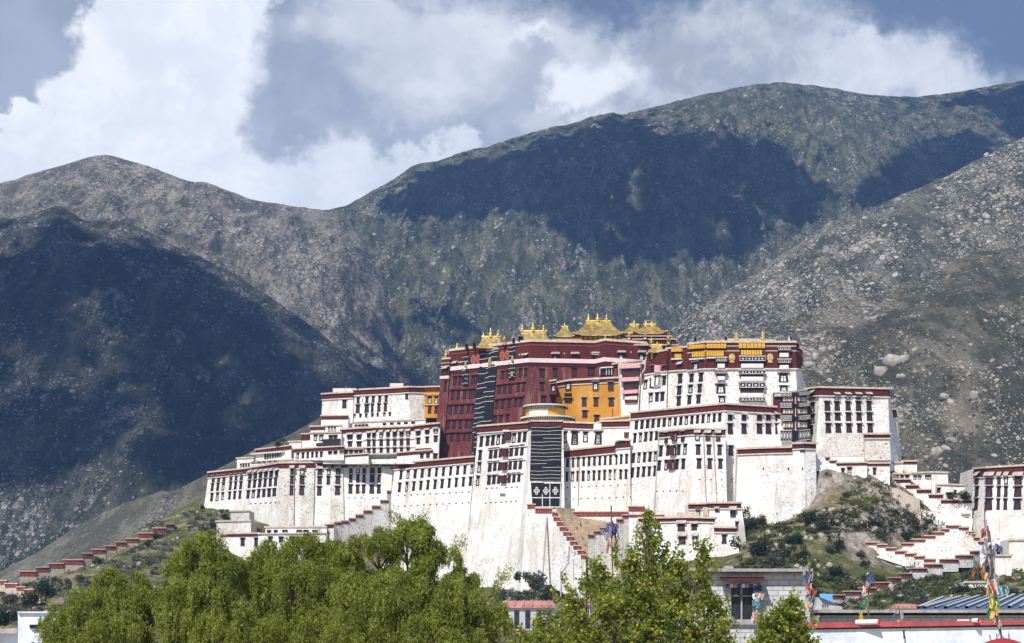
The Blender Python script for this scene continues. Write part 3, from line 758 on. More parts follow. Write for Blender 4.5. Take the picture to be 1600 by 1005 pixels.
def valance(B, Z, x0, y0, x1, y1, proud, kind='sq', n=6, dy=0.0, name='valance'):
    """hung cloth strip standing out from the wall, with its painted lattice; y0/y1 top/bottom, dy drop at right end"""
    cx, cy = Z((x0 + x1) / 2, (y0 + y1) / 2); pl = B.plane(cx, cy)
    a, b_, c, d = quadpts(B, Z, [(x0, y0), (x1, y0 + dy), (x1, y1 + dy), (x0, y1)], pl)
    N = pl[1]; m = MB()
    def sub(s0, s1, t0, t1, za, zb, mi):
        f = lambda s_, t_: lerp(lerp(a, b_, s_), lerp(d, c, s_), t_)
        q = [f(s0, t0), f(s1, t0), f(s1, t1), f(s0, t1)]
        m.hexa([p + N * za for p in q], [p + N * zb for p in q], mi)
    f = lambda s_, t_: lerp(lerp(a, b_, s_), lerp(d, c, s_), t_)
    main = {'sq': 'wool', 'dia': 'wool', 'gold': 'yellow', 'drop': 'yellow', 'white': 'cloth', 'pink': 'pink'}[kind]
    sub(0, 1, 0, 1, -0.1, proud, 0)
    if kind in ('sq', 'dia'):
        e_ = .13 if kind == 'sq' else .05; sub(0, 1, 0, e_, proud, proud + .06, 1); sub(0, 1, 1 - e_, 1, proud, proud + .06, 1)
        for i in range(n + 1):
            s_ = i / n; sub(max(0, s_ - .05 / n), min(1, s_ + .05 / n), .13, .87, proud, proud + .06, 1)
        for i in range(n):
            s_ = (i + .5) / n; r = (0.22 if kind == 'sq' else .2) / n; tv = .22 if kind == 'sq' else .30
            q = [f(s_ - r, .5), f(s_, .5 - tv), f(s_ + r, .5), f(s_, .5 + tv)]
            m.prism([p + N * proud for p in q], N * .07, 1)
    if kind in ('gold', 'drop'):
        for i in range(n + 1):
            s_ = i / n; sub(max(0, s_ - .012), min(1, s_ + .012), .05, .95, proud, proud + .05, 1)
        sub(0, 1, 0, .07, proud, proud + .06, 1)
        if kind == 'gold':
            for i in range(n):
                s_ = (i + .5) / n; q = [f(s_ - .1 / n, .55), f(s_, .45), f(s_ + .1 / n, .55), f(s_, .65)]
                m.prism([p + N * proud for p in q], N * .05, 1)
    sec = {'sq': 'cloth', 'dia': 'cloth', 'gold': 'maroonwood', 'drop': 'maroonwood', 'white': 'black', 'pink': 'cloth'}[kind]
    return m.build(name, [M[main], M[sec]], B.root)
def curtain(B, Z, tl, tr, br, bl, nstr, proud=0.5, name='curtain', seed=0, short=0.3):
    """black yak-wool curtain with woven white lines"""
    rnd = random.Random(seed)
    c4 = [tl, tr, br, bl]; cx = sum(p[0] for p in c4) / 4; cy = sum(p[1] for p in c4) / 4
    pl = B.plane(*Z(cx, cy)); a, b_, c, d = quadpts(B, Z, c4, pl); N = pl[1]; m = MB()
    f = lambda s_, t_: lerp(lerp(a, b_, s_), lerp(d, c, s_), t_)
    nx, ny = 12, 4 * nstr
    wob = lambda s_, t_: proud + 0.15 * math.sin(s_ * 9 + t_ * 3) + 0.06 * math.sin(t_ * nstr * 6.283)
    k = len(m.v)
    for j in range(ny + 1):
        for i in range(nx + 1):
            s_, t_ = i / nx, j / ny; m.v.append(tuple(f(s_, t_) + N * wob(s_, t_)))
    for j in range(ny):
        for i in range(nx):
            q = k + j * (nx + 1) + i; m.f.append((q, q + 1, q + nx + 2, q + nx + 1)); m.m.append(0)
    m.hexa([p - N * .1 for p in (a, b_, c, d)], [p + N * .05 for p in (a, b_, c, d)], 0)
    for j in range(nstr):
        t0 = (j + .5) / nstr; s0 = 0.0; s1 = 1.0
        if rnd.random() < short: s0 = rnd.choice([0, .4]); s1 = 1.0 if s0 else .55
        th = 0.32 / ny * .48; ph = rnd.random() * 6
        pts = []
        for i in range(nx + 1):
            s_ = s0 + (s1 - s0) * i / nx; t_ = t0 + 0.06 / nstr * math.sin(s_ * 8 + ph)
            pts.append((s_, t_))
        for i in range(nx):
            (sa, ta), (sb, tb) = pts[i], pts[i + 1]
            q = [f(sa, ta - th) + N * (wob(sa, ta) + .05), f(sb, tb - th) + N * (wob(sb, tb) + .05), f(sb, tb + th) + N * (wob(sb, tb) + .05), f(sa, ta + th) + N * (wob(sa, ta) + .05)]
            m.hexa(q, [p + N * .06 for p in q], 1)
    return m.build(name, [M['wool'], M['cloth']], B.root)
def finial(parent, px, py, D, hpx, fat=1.0, name='finial', mat='gold'):
    """gilded victory finial standing on the roof edge; (px, py) its foot, hpx its height"""
    h = hpx / F * D; c = P(px, py, D); r = h * 0.13 * fat
    m = MB(); m.lathe(c, [(r * 1.5, -0.3), (r * 1.5, 0), (r * 1.7, .04 * h), (r * .8, .10 * h), (r * 1.35, .2 * h), (r * 1.5, .3 * h), (r * .9, .42 * h), (r * .5, .48 * h), (r * .95, .55 * h), (r * .45, .63 * h), (r * .6, .7 * h), (r * .25, .8 * h), (0.02, h)], 10)
    return m.build(name, M[mat], parent, smooth=True)
def drum(parent, px, py, D, hpx, mat='gold', name='victory_banner', slim=1.0):
    h = hpx / F * D; c = P(px, py, D); r = h * 0.2 * slim
    m = MB(); m.lathe(c, [(r, -0.3), (r, .05 * h), (r * .92, .1 * h), (r, .35 * h), (r * 1.12, .36 * h), (r * .95, .45 * h), (r, .6 * h), (r * 1.15, .62 * h), (r * .9, .7 * h), (r * .5, .8 * h), (r * .2, .86 * h), (0.02, h)], 10)
    return m.build(name, M[mat], parent, smooth=True)
def stepwall(name, label, cat, steps, hpar, hwall, Ds, group=None, mat='brick', wallmat='white', thick=1.3, yaw=0.0):
    """a wall climbing in steps: (x0, x1, y_top) in photograph pixels; depth runs through Ds"""
    root = empty(name, P(steps[0][0], steps[0][2] + (hwall[0] if isinstance(hwall, (list, tuple)) else hwall), Ds[0]), label, cat, group)
    b = MB(); n = len(steps)
    for i, (x0, x1, y) in enumerate(steps):
        D0 = lerp(Ds[0], Ds[1], i / n); D1 = lerp(Ds[0], Ds[1], (i + .96) / n)
        hp_ = hpar[i] if isinstance(hpar, (list, tuple)) else hpar
        hw = hwall[i] if isinstance(hwall, (list, tuple)) else hwall
        def strip(m, ya, yb, out, ex, mi=0):
            bk = Vector((0, thick + out, 0)); fr = Vector((0, -out, 0))
            q = [P(x0 - ex, yb, D0) + fr, P(x1 + ex, yb, D1) + fr, P(x1 + ex, yb, D1) + bk, P(x0 - ex, yb, D0) + bk]
            t = [P(x0 - ex, ya, D0) + fr, P(x1 + ex, ya, D1) + fr, P(x1 + ex, ya, D1) + bk, P(x0 - ex, ya, D0) + bk]
            m.hexa(q, t, mi)
        strip(b, y + hp_ * .9, y + hw, 0, 0)
        m = MB(); strip(m, y + 1.5, y + hp_, .2, 0.05); m.build('parapet', M[mat], root)
        m = MB(); strip(m, y - .4, y + 1.5, .5, 0.8); m.build('coping', M['coping'], root)
    b.build('wall', M[wallmat], root)
    return root

# ======== west wing (far left, tall white wall with pilasters)
W_ = Bld('white_palace_wing', 'long white west wing at far left, three rows of narrow windows above bare buttresses', 'palace wing',
    [z1(95, 568) + (316, 812, 791), z1(310, 545) + (377, 826, 772), z1(490, 515) + (434, 838, 746), z1(800, 510) + (520, 850, 744), z1(1135, 500) + (618, 862, 739)], back=30)
W_.parapet(9)
for (cols, y, dy) in (((122, 152, 182, 222, 250, 280), 612, -15), ((115, 146, 176, 217, 245, 275), 652, -12), ((112, 143, 172, 212, 240, 270), 708, -14)):
    rows(W_, z1, cols, y, y + dy, 14, 44)
for (a, b_, y, dy) in ((330, 477, 584, -12), (323, 470, 635, -14), (316, 463, 692, -12)):
    rows(W_, z1, lin(a, b_, 6), y, y + dy, 17, 45, 'fd' if y == 584 else 'n')
for (a, b_, c, d, yb) in ((492, 575, 484, 573, 875), (612, 690, 606, 682, 870), (782, 850, 776, 856, 868), (1065, 1130, 1060, 1108, 830)):
    slab(W_, z1, [(a + 2, 555), (b_, 552), (d, yb), (c, yb)], -0.2, 1.0, 'pitted' if a < 1000 else 'white', 'buttress')
for x in (565, 622, 718, 767, 823, 893, 933, 967, 1013, 1052):
    big = x in (622, 718, 823, 1013)
    wd = 27 if big else 20; made = []
    made.append(win(W_, *z1(x, 561 if x < 850 else 552), wd / K, 44 / K, 'f'))
    made.append(win(W_, *z1(x - 2, 613 if x < 850 else 603), wd / K, 46 / K, 'r'))
    if x != 767: made.append(win(W_, *z1(x - 4, 672 if x < 850 else 662), (wd + 1) / K, 50 / K, 'r'))
    if x in (565, 622, 823):
        for o_ in made: o_.location += W_.N[2] * 1.1
win(W_, *z1(1122, 560), 13 / K, 110 / K, 'n')
for x in lin(330, 470, 6): win(W_, *z1(x, 745 - (x - 330) * .05), 3, 1.6, 'v')
for x in (1015, 1040, 880, 915, 950): win(W_, *z1(x, 712), 3, 1.6, 'v')
for px in (1113, 1170): pass

# ======== lower centre wall (two rows of windows climbing east)
A_ = Bld('white_retaining_wall', 'tall white battered wall below the red palace, two even rows of narrow windows climbing right', 'palace wall',
    [z5(205, 160) + (596, 905, 733), (742, 713.5, 724, 915, 700)], back=16)
A_.parapet(9.5)
rows(A_, z5, lin(240, 638, 11), 224, 192, 15, 47); rows(A_, z5, lin(232, 630, 11), 294, 260, 15, 50)
for y, dy in ((340, -20), (400, -20)): rows(A_, z5, lin(225, 620, 12), y, y + dy, 9, 6, 'v')

# ======== block B with four rows and the striped curtain tower
B_ = Bld('white_window_block', 'white block with four crowded rows of black framed windows left of the striped black curtain', 'palace block',
    [z2(315, 668) + (724, 915, 699), z2(612, 645) + (809, 925, 675)], back=16)
B_.parapet(11)
for (y, dy, cs) in ((755, -27, (332, 367, 397, 427, 457, 515, 545, 575)),):
    rows(B_, z2, cs, y, y + dy, 19, 55)
for (y, dy, a, b_) in ((832, -30, 325, 327), (900, -26, 320, 321), (975, -20, 312, 313)):
    rows(B_, z2, (a,), y, y, 18, 55)
rows(B_, z2, (385, 412, 440, 500, 530, 560), 822, 803, 19, 56)
rows(B_, z2, (380, 408, 436, 494, 522, 552), 895, 880, 19, 54)
rows(B_, z2, (375, 403, 430, 488, 515, 543), 970, 955, 18, 50)
for (x, y, h) in ((485, 722, 46), (470, 815, 48), (465, 892, 44), (460, 965, 42)):
    slab(B_, z2, [(x - 14, y - h / 2), (x + 14, y - h / 2), (x + 13, y + h / 2), (x - 13, y + h / 2)], 0, 1.3, 'maroonwood', 'balcony')
    valance(B_, z2, x - 16, y - h / 2 - 6, x + 16, y - h / 2 + 4, 1.7, 'white', 3)
    win(B_, *z2(x, y + 4), 5.2, 11, 't').location += Vector((0, -1.3, 0))
for y in (840, 912, 985):
    slab(B_, z2, [(368, y - 42), (590 - (y - 840) * .15, y - 62 + (y - 840) * .04), (590 - (y - 840) * .15, y - 57 + (y - 840) * .04), (368, y - 37)], 0, .45, 'trim', 'ledge')
rows(B_, z5, lin(720, 890, 7), 300, 292, 9, 6, 'v'); rows(B_, z5, lin(715, 885, 7), 382, 372, 9, 6, 'v')
slab(B_, z5, [(800, 290), (830, 290), (828, 330), (798, 330)], 0, 1.0, 'white', 'balcony_corbel')

Q_ = Bld('curtain_tower', 'narrow white tower face hung with a long striped black curtain above the central ramp', 'tower',
    [z2(600, 645) + (805, 925, 676), z2(618, 640) + (813, 925, 670), z2(790, 640) + (884, 925, 667)], back=14)
Q_.band(0.0, 3.0, .3, 'penbey', 'parapet'); Q_.band(-.3, .3, .7, 'coping', 'coping')
curtain(Q_, z2, (613, 668), (782, 665), (776, 972), (604, 972), 15, .5, seed=3, short=.1)
for (x0, x1) in ((612, 668), (668, 722), (722, 775)):
    pass
m_pl = Q_.plane(*z5(1055, 335))
slab(Q_, z5, [(968, 268), (1140, 268), (1133, 408), (978, 408)], 0, .45, 'wool', 'door_curtain')
def knot(m, B, Z, x, y, r, pl, z):
    N = pl[1]
    for (dx, dy) in ((-1, 0), (1, 0), (0, -1), (0, 1), (0, 0)):
        cx, cy = x + dx * r * .62, y + dy * r * .9
        ro = [B.on(*Z(cx + math.cos(a) * r * .5, cy + math.sin(a) * r * .6), pl) + N * z for a in [i * math.pi / 4 for i in range(8)]]
        ri = [B.on(*Z(cx + math.cos(a) * r * .22, cy + math.sin(a) * r * .3), pl) + N * z for a in [i * math.pi / 4 for i in range(8)]]
        for i in range(8):
            j = (i + 1) % 8
            q = [ro[i], ro[j], ri[j], ri[i]]; m.hexa(q, [p + N * .06 for p in q])
mk = MB()
for x in (1001, 1053, 1106): knot(mk, Q_, z5, x, 314, 15, m_pl, .46)
mk.build('emblem', M['cloth'], Q_.root)
for q in ([(1030, 270), (1034, 270), (1036, 404), (1032, 404)], [(1073, 270), (1077, 270), (1077, 404), (1073, 404)], [(970, 268), (974, 268), (982, 404), (978, 404)], [(1134, 268), (1138, 268), (1134, 406), (1130, 406)]):
    slab(Q_, z5, q, .45, .52, 'cloth', 'curtain_border')
for yy in (268, 350, 402): slab(Q_, z5, [(978 - (402 - yy) * .05, yy), (1134, yy), (1134, yy + 5), (978 - (402 - yy) * .05, yy + 5)], .45, .55, 'cloth', 'curtain_border')

# ======== centre right: terrace above and two rows below
C2 = Bld('white_terrace_house', 'white upper terrace house under the ochre chapel with a maroon frieze and large windows', 'house',
    [z2(778, 645) + z2(778, 830) + (684, 682), z2(975, 652) + z2(975, 830) + (681, 679), z2(1010, 640) + z2(1010, 830) + (680, 678), z2(1175, 636) + z2(1170, 800) + (676, 675)], back=10)
C2.parapet(10)
rows(C2, z2, (798, 855, 915, 987), 730, 728, 30, 62, 'w'); 
for x in (855, 987): win(C2, *z2(x, 735), 12, 21, 'w')
slab(C2, z2, [(1132, 702), (1168, 702), (1168, 735), (1132, 735)], 0, .25, 'maroonwood', 'shutter')
slab(C2, z2, [(965, 655), (1008, 655), (1008, 690), (965, 690)], 0, .8, 'cloth', 'window_awning')
C_ = Bld('white_lower_block', 'white lower block right of the striped curtain, two long rows of narrow windows', 'palace block',
    [z2(780, 806) + (876, 812, 674), z2(1085, 775) + (960, 830, 669.5), z2(1090, 752) + (962, 830, 669), z2(1165, 745) + (986, 850, 668)], back=8)
C_.parapet(12)
rows(C_, z2, lin(815, 1145, 12), 873, 852, 15, 52); rows(C_, z2, lin(812, 1142, 12), 952, 938, 15, 54)
win(C_, *z2(1118, 775), 8, 12, 'n')
rows(C_, z6, lin(95, 580, 13), 152, 128, 9, 6, 'v'); rows(C_, z6, lin(90, 570, 13), 217, 200, 9, 6, 'v')
m = MB(); m.tube([C_.on(*z6(160, 0), C_.plane(*z6(160, 100))) + Vector((0, -.4, 0)), C_.on(*z6(155, 250), C_.plane(*z6(160, 100))) + Vector((0, -.4, 0))], .14); m.build('drain_pipe', M['earth'], C_.root)

# ======== east white palace, lower storey
E_ = Bld('lower_white_storey', 'broad white storey of the east palace under a sloping maroon frieze', 'palace block',
    [z3(95, 592) + (968, 850, 673), z3(620, 542) + (1130, 830, 640), z3(955, 562) + (1232, 830, 648)], back=22)
E_.parapet(10.5)
rows(E_, z3, lin(125, 592, 16), 662, 619, 17, 46)
rows(E_, z3, lin(116, 238, 5), 735, 722, 16, 50)
rows(E_, z3, lin(108, 232, 5), 848, 838, 16, 54); rows(E_, z3, lin(103, 228, 5), 930, 920, 16, 54)
for x in (648, 725, 812, 862, 915):
    win(E_, *z3(x, 616), 28 / K, 42 / K, 'f'); win(E_, *z3(x + 1, 683), 31 / K, 58 / K, 'r')
win(E_, *z3(653, 806), 27 / K, 54 / K, 'r')
rows(E_, z3, (655, 603), 970, 972, 9, 6, 'v')
E2 = Bld('white_corner_block', 'projecting white corner block with its own dark frieze and two long drain pipes', 'palace block',
    [z3(255, 698) + z3(225, 1260) + (649,), z3(440, 680) + z3(420, 1260) + (634,), z3(622, 684) + z3(635, 1260) + (631,)], back=8)
E2.parapet(10)
for (y, cs, dy) in ((735, (295, 388), -8), (808, (262, 302, 363, 398), -10), (890, (252, 292, 352, 388), -10)): rows(E2, z3, cs, y, y + dy, 18, 56)
for (y, cs) in ((722, (467, 525, 583)), (800, (470, 530, 590)), (878, (475, 535, 594))): rows(E2, z3, cs, y, y + 2, 26, 56, 'f' if y == 722 else 'r')
for (x, y, h) in ((340, 728, 40), (332, 806, 50), (324, 886, 48)):
    slab(E2, z3, [(x - 13, y - h / 2), (x + 13, y - h / 2), (x + 12, y + h / 2), (x - 12, y + h / 2)], 0, 1.1, 'maroonwood', 'balcony')
    win(E2, *z3(x, y), 7, 15, 't').location += Vector((0, -1.15, 0))
for (a, b_) in (((500, 700), (515, 1090)), ((555, 700), (575, 1090))):
    m = MB(); pa, pb = E2.plane(*z3(*a)), E2.plane(*z3(*b_))
    m.tube([pa[0] + pa[1] * .5, pb[0] + pb[1] * .5], .16); m.build('drain_pipe', M['pipe'], E2.root)
rows(E2, z3, (478, 540, 602), 968, 970, 10, 7, 'v'); rows(E2, z6, lin(600, 745, 5), 172, 170, 9, 6, 'v')

# ======== bastions in front of the east palace
E3 = Bld('round_bastion', 'plain white bastion with a short maroon coping, bare curved wall above the bushes', 'bastion',
    [z3(692, 795) + z3(678, 1290) + (634,), z3(790, 791) + z3(780, 1290) + (631,), z3(900, 787) + z3(905, 1290) + (630,), z3(1000, 785) + z3(1010, 1290) + (631,), z3(1001, 765) + z3(1011, 1290) + (631,), z3(1060, 762) + z3(1075, 1290) + (630.5,), z3(1128, 764) + z3(1140, 1290) + (633,)], wall='white', back=14)
E3.parapet(9, mat='penbey')
slab(E3, z3, [(1040, 770), (1068, 770), (1068, 812), (1040, 812)], 0, .35, 'black', 'doorway')
rows(E3, z3, (975, 1055, 835), 910, 910, 8, 18, 'v')
curt = Bld('curtained_gallery', 'narrow gallery tower draped with tiers of black and white valances beside the east wing', 'tower',
    [z3(890, 480) + z3(890, 800) + (647,), z3(955, 476) + z3(950, 800) + (646,), z3(1018, 474) + z3(1015, 800) + (641,), z3(1080, 462) + z3(1078, 800) + (644,)], back=16, k=0.04)
curt.band(-.3, .3, .6, 'coping', 'coping'); curt.band(.3, 9.5, .2, 'penbey', 'parapet', segs=(0,))
win(curt, *z3(920, 515), 8, 12, 'f')
for (y0, y1, kind) in ((478, 497, 'sq'), (537, 560, 'sq'), (608, 634, 'sq'), (688, 750, 'dia')):
    valance(curt, z3, 952, y0 + 4, 1016, y1 + 6, 1.8, kind, 4); valance(curt, z3, 1016, y0 + 6, 1078, y1 + 2, 1.8, kind, 4, dy=-6)
for (y0, y1) in ((497, 537), (562, 606), (636, 684)):
    for (xa, xb) in ((956, 1014), (1018, 1072)):
        slab(curt, z3, [(xa, y0), (xb, y0), (xb, y1), (xa, y1)], 0, .9, 'maroonwood', 'gallery_window')
        for i in range(4):
            x = xa + (xb - xa) * (i + .5) / 4
            slab(curt, z3, [(x - 5, y0 + 12), (x + 5, y0 + 12), (x + 5, y1 - 8), (x - 5, y1 - 8)], .9, 1.0, 'coping' if i % 2 else 'cloth', 'pane')

# ======== east wing
EW = Bld('white_east_wing', 'white east wing at right with four columns of dark red windows on a battered face', 'palace wing',
    [z4(212, 97) + z4(235, 560) + (652,), z4(290, 90) + z4(262, 560) + (640,), z4(672, 98) + z4(690, 560) + (646,), z4(676, 99) + z4(752, 560) + (662, 664)], back=20)
EW.parapet(13)
for x in (383, 445, 504, 563): win(EW, *z4(x, 142), 7.4, 10, 'f')
for j, (y, h) in enumerate(((196, 52), (256, 44), (320, 52))):
    for x in (332, 387, 448, 507, 566): win(EW, *z4(x + j * 3, y), 8.6, h / K, 'r')
win(EW, *z4(256, 135), 6, 12, 'f')
for y in (205, 268): 
    win(EW, *z4(246, y), 9, 14, 't')
win(EW, *z4(243, 330), 6, 13, 'r')
slab(EW, z4, [(285, 352), (545, 352), (565, 478), (268, 478)], -.1, .12, 'pitted', 'bare_masonry')
LW = Bld('low_annex', 'low rubble annex with a maroon ledge against the east wing foot', 'annex', [z4(540, 352) + z4(545, 500) + (640,), z4(682, 352) + z4(690, 500) + (641,)], wall='pitted', back=6)
LW.parapet(7)
TW = Bld('rear_turret', 'small white rear turret with maroon top behind the east wing edge', 'turret', [z4(672, 212) + z4(690, 500) + (668,), z4(716, 214) + z4(750, 500) + (672,)], back=8)
TW.parapet(14)

# ======== east palace, upper storeys
U_ = Bld('white_palace', 'tall upper east palace, white walls under a deep dark red frieze with golden medallions', 'palace',
    [z3(155, 370) + z3(145, 600) + (680,), z3(190, 300) + z3(180, 600) + (681,)], back=8, k=.06)
U_.band(-.3, .4, .6, 'coping', 'coping'); U_.band(.4, 4.5, .25, 'penbey', 'parapet')
rootU = U_.root
def sub(edges, part='wall', wall='white', back=12, k=.08):
    return Bld(None, None, None, edges, wall=wall, back=back, k=k, root=rootU, partname=part)
U1 = sub([z3(185, 262) + z3(150, 600) + (676,), z3(300, 240) + z3(290, 600) + (668,)])
U1.band(-.3, .4, .7, 'coping', 'coping'); U1.band(.4, 8.0, .3, 'penbey', 'frieze'); U1.band(8.0, 8.4, .6, 'trim', 'cornice')
U2 = sub([z3(293, 232) + z3(290, 600) + (670,), z3(420, 222) + z3(412, 600) + (662,)])
U2.band(-.3, .4, .7, 'coping', 'coping'); U2.band(.4, 8.6, .3, 'penbey', 'frieze'); U2.band(8.6, 9.0, .6, 'trim', 'cornice')
U3 = sub([z3(415, 208) + z3(408, 600) + (661,), z3(510, 196) + z3(500, 600) + (654,), z3(1010, 196) + z3(1030, 600) + (655,), z3(1018, 200) + z3(1075, 480) + (667, 668)], k=.09, back=20)
U3.band(-.35, .45, .8, 'coping', 'coping'); U3.band(.45, 9.9, .35, 'penbey', 'frieze'); U3.band(9.9, 10.3, .7, 'trim', 'cornice')
U3.band(1.5, 1.75, .55, 'trim', 'cornice'); U3.band(3.3, 3.55, .55, 'trim', 'cornice')
U4 = sub([z3(1015, 215) + z3(1020, 340) + (669,), z3(1052, 240) + z3(1055, 322) + (672,)], back=6)
U4.band(-.3, .4, .5, 'coping', 'coping'); U4.band(.4, 6.2, .25, 'penbey', 'frieze')
for x, y0 in ((370, 402), (365, 468), (362, 528)): win(U2, *z3(x, y0), 24 / K, 50 / K, 'n')
for (xs, y) in (((434, 487), 398), ((428, 480), 460), ((422, 473), 521)): rows(U3, z3, xs, y, y - 4, 23, 46)
rows(U1, z3, (175, 210, 280), 436, 412, 19, 52); rows(U1, z3, (205, 240, 270), 508, 502, 21, 50)
slab(U1, z3, [(216, 385), (266, 382), (264, 445), (214, 448)], 0, .9, 'cloth', 'balcony'); win(U1, *z3(240, 415), 9, 15, 'w').location += Vector((0, -1, 0))
slab(U1, z3, [(232, 328), (262, 328), (262, 368), (232, 368)], 0, .8, 'pink', 'balcony')
win(U1, *z3(217, 345), 5, 9, 'n'); win(U1, *z3(280, 345), 5, 9, 'n')
rows(U_, z3, (167,), 510, 510, 17, 45)
win(U2, *z3(372, 335), 6, 13, 'f'); win(U3, *z3(460, 330), 9, 12, 'w')
# gold and yellow hangings
valance(U2, z3, 330, 230, 388, 253, 1.2, 'gold', 4, dy=-2); valance(U2, z3, 345, 262, 380, 285, .7, 'drop', 5)
slab(U2, z3, [(330, 290), (385, 288), (385, 296), (330, 298)], 0, 1.2, 'trim', 'ledge')
pl_ = None
valance(U3, z3, 430, 215, 512, 238, 1.3, 'gold', 5, dy=-6); valance(U3, z3, 514, 208, 624, 234, 1.4, 'gold', 7)
valance(U3, z3, 443, 250, 512, 282, .8, 'drop', 7, dy=-4); valance(U3, z3, 514, 244, 612, 276, .8, 'drop', 9)
slab(U3, z3, [(432, 292), (512, 286), (512, 294), (432, 300)], 0, 1.3, 'trim', 'ledge'); slab(U3, z3, [(514, 284), (624, 282), (624, 290), (514, 292)], 0, 1.3, 'trim', 'ledge')
valance(U3, z3, 694, 206, 842, 234, 1.5, 'gold', 7); valance(U3, z3, 708, 242, 826, 270, .9, 'drop', 8)
# balconies with black and white valances
def baycol(B, Z, xa, xb, items):
    for (y0, y1, kind) in items:
        w = xb - xa
        if kind == 'v':
            valance(B, Z, xa - 4, y0, xb + 4, y1, 1.9, 'sq', max(3, int(w / 30))); slab(B, Z, [(xa - 7, y0 - 6), (xb + 7, y0 - 6), (xb + 7, y0), (xa - 7, y0)], 0, 2.2, 'awn', 'ledge')
        if kind == 'g':
            slab(B, Z, [(xa + 4, y0), (xb - 4, y0), (xb - 4, y1), (xa + 4, y1)], 0, 1.1, 'maroonwood', 'gallery_window')
            n_ = max(3, int(w / 17))
            for i in range(n_):
                x = xa + 6 + (w - 12) * (i + .5) / n_; d = w / n_ * .3
                slab(B, Z, [(x - d, y0 + 3), (x + d, y0 + 3), (x + d, y1 - 3), (x - d, y1 - 3)], 1.1, 1.16, 'glass', 'pane')
        if kind == 'r': slab(B, Z, [(xa + 6, y0), (xb - 6, y0), (xb - 6, y1), (xa + 6, y1)], 0, 1.35, 'cloth', 'balcony_railing')
baycol(U3, z3, 702, 838, [(285, 308, 'v'), (309, 322, 'g'), (322, 345, 'r'), (362, 382, 'v'), (384, 395, 'g'), (395, 418, 'r'), (430, 458, 'v'), (460, 486, 'g'), (486, 508, 'r'), (516, 530, 'v')])
baycol(U3, z3, 570, 622, [(293, 310, 'v'), (311, 322, 'g'), (322, 345, 'r'), (362, 378, 'v'), (379, 392, 'g'), (392, 412, 'r')])
baycol(U3, z3, 918, 980, [(232, 248, 'v'), (249, 262, 'g'), (262, 284, 'r'), (302, 318, 'v'), (320, 330, 'g'), (330, 352, 'r')])
for (x, y, w, h) in ((597, 458, 52, 52), (948, 396, 54, 52)):
    win(U3, *z3(x, y), w / K, h / K, 'w')
win(U3, *z3(603, 517), 38 / K, 34 / K, 'w'); win(U3, *z3(950, 456), 48 / K, 30 / K, 'w')
for x in (658, 872):
    pl = U3.plane(*z3(x, 288)); m = MB()
    pts = [U3.on(*z3(x + 18 * math.cos(a), 284 + 22 * math.sin(a)), pl) + pl[1] * .35 for a in [i * math.pi / 8 for i in range(16)]]
    m.prism(pts, pl[1] * .25); pts = [U3.on(*z3(x + 10 * math.cos(a), 284 + 13 * math.sin(a)), pl) + pl[1] * .6 for a in [i * math.pi / 8 for i in range(16)]]
    m.prism(pts, pl[1] * .25)
    q = [U3.on(*z3(*c), pl) + pl[1] * .35 for c in ((x - 12, 304), (x + 12, 304), (x + 14, 313), (x - 14, 313))]; m.prism(q, pl[1] * .3)
    m.build('medallion', M['gold'], rootU)
for (x, y, h) in ((685, 182, 48), (833, 180, 50)): drum(rootU, *z3(x, y), 657, h / K)
for (x, y, h) in ((453, 192, 26), (625, 186, 24), (987, 190, 30), (1030, 222, 22)): drum(rootU, *z3(x, y), 658, h / K, 'wool', slim=1.4)
finial(rootU, *z3(980, 192), 657, 9, 1.6, mat='trim')
m = MB()
for (a, b_, y0, y1, D, dd) in ((595, 905, 182, 200, 672, 8), (640, 830, 176, 190, 676, 6)):
    p0, p1 = P(*z3(a, y1), D), P(*z3(b_, y0), D); m.box(((p0.x + p1.x) / 2, D + dd / 2, (p0.z + p1.z) / 2), (p1.x - p0.x, dd, abs(p1.z - p0.z)))
m.build('roof_pavilion', M['coping'], rootU)

# ======== pink awning tower
PK = Bld('pink_awning_tower', 'narrow tower face with three pink awnings over wooden galleries', 'tower', [z3(28, 322) + z3(40, 640) + (688,), z3(152, 318) + z3(130, 640) + (684,)], wall='white', back=9, k=.03)
PK.band(-.3, .4, .6, 'coping', 'coping'); PK.band(.4, 1.2, .3, 'penbey', 'parapet')
for (y, h) in ((325, 24), (400, 22), (471, 20)):
    x0 = 30 + (y - 325) * .12; x1 = 152 - (y - 325) * .08
    valance(PK, z3, x0, y, x1, y + h, 1.8, 'pink', 3, dy=-6)
    slab(PK, z3, [(x0 + 14, y + h), (x1 - 4, y + h - 6), (x1 - 8, y + 66), (x0 + 16, y + 68)], 0, .8, 'maroonwood', 'gallery_window')
    for i in range(6):
        xx = lerp(x0 + 20, x1 - 12, i / 5); slab(PK, z3, [(xx - 5, y + h + 10), (xx + 5, y + h + 10), (xx + 5, y + 50), (xx - 5, y + 50)], .8, .86, 'cloth' if y > 450 else 'glass', 'pane')
for y in (592, 545): pass

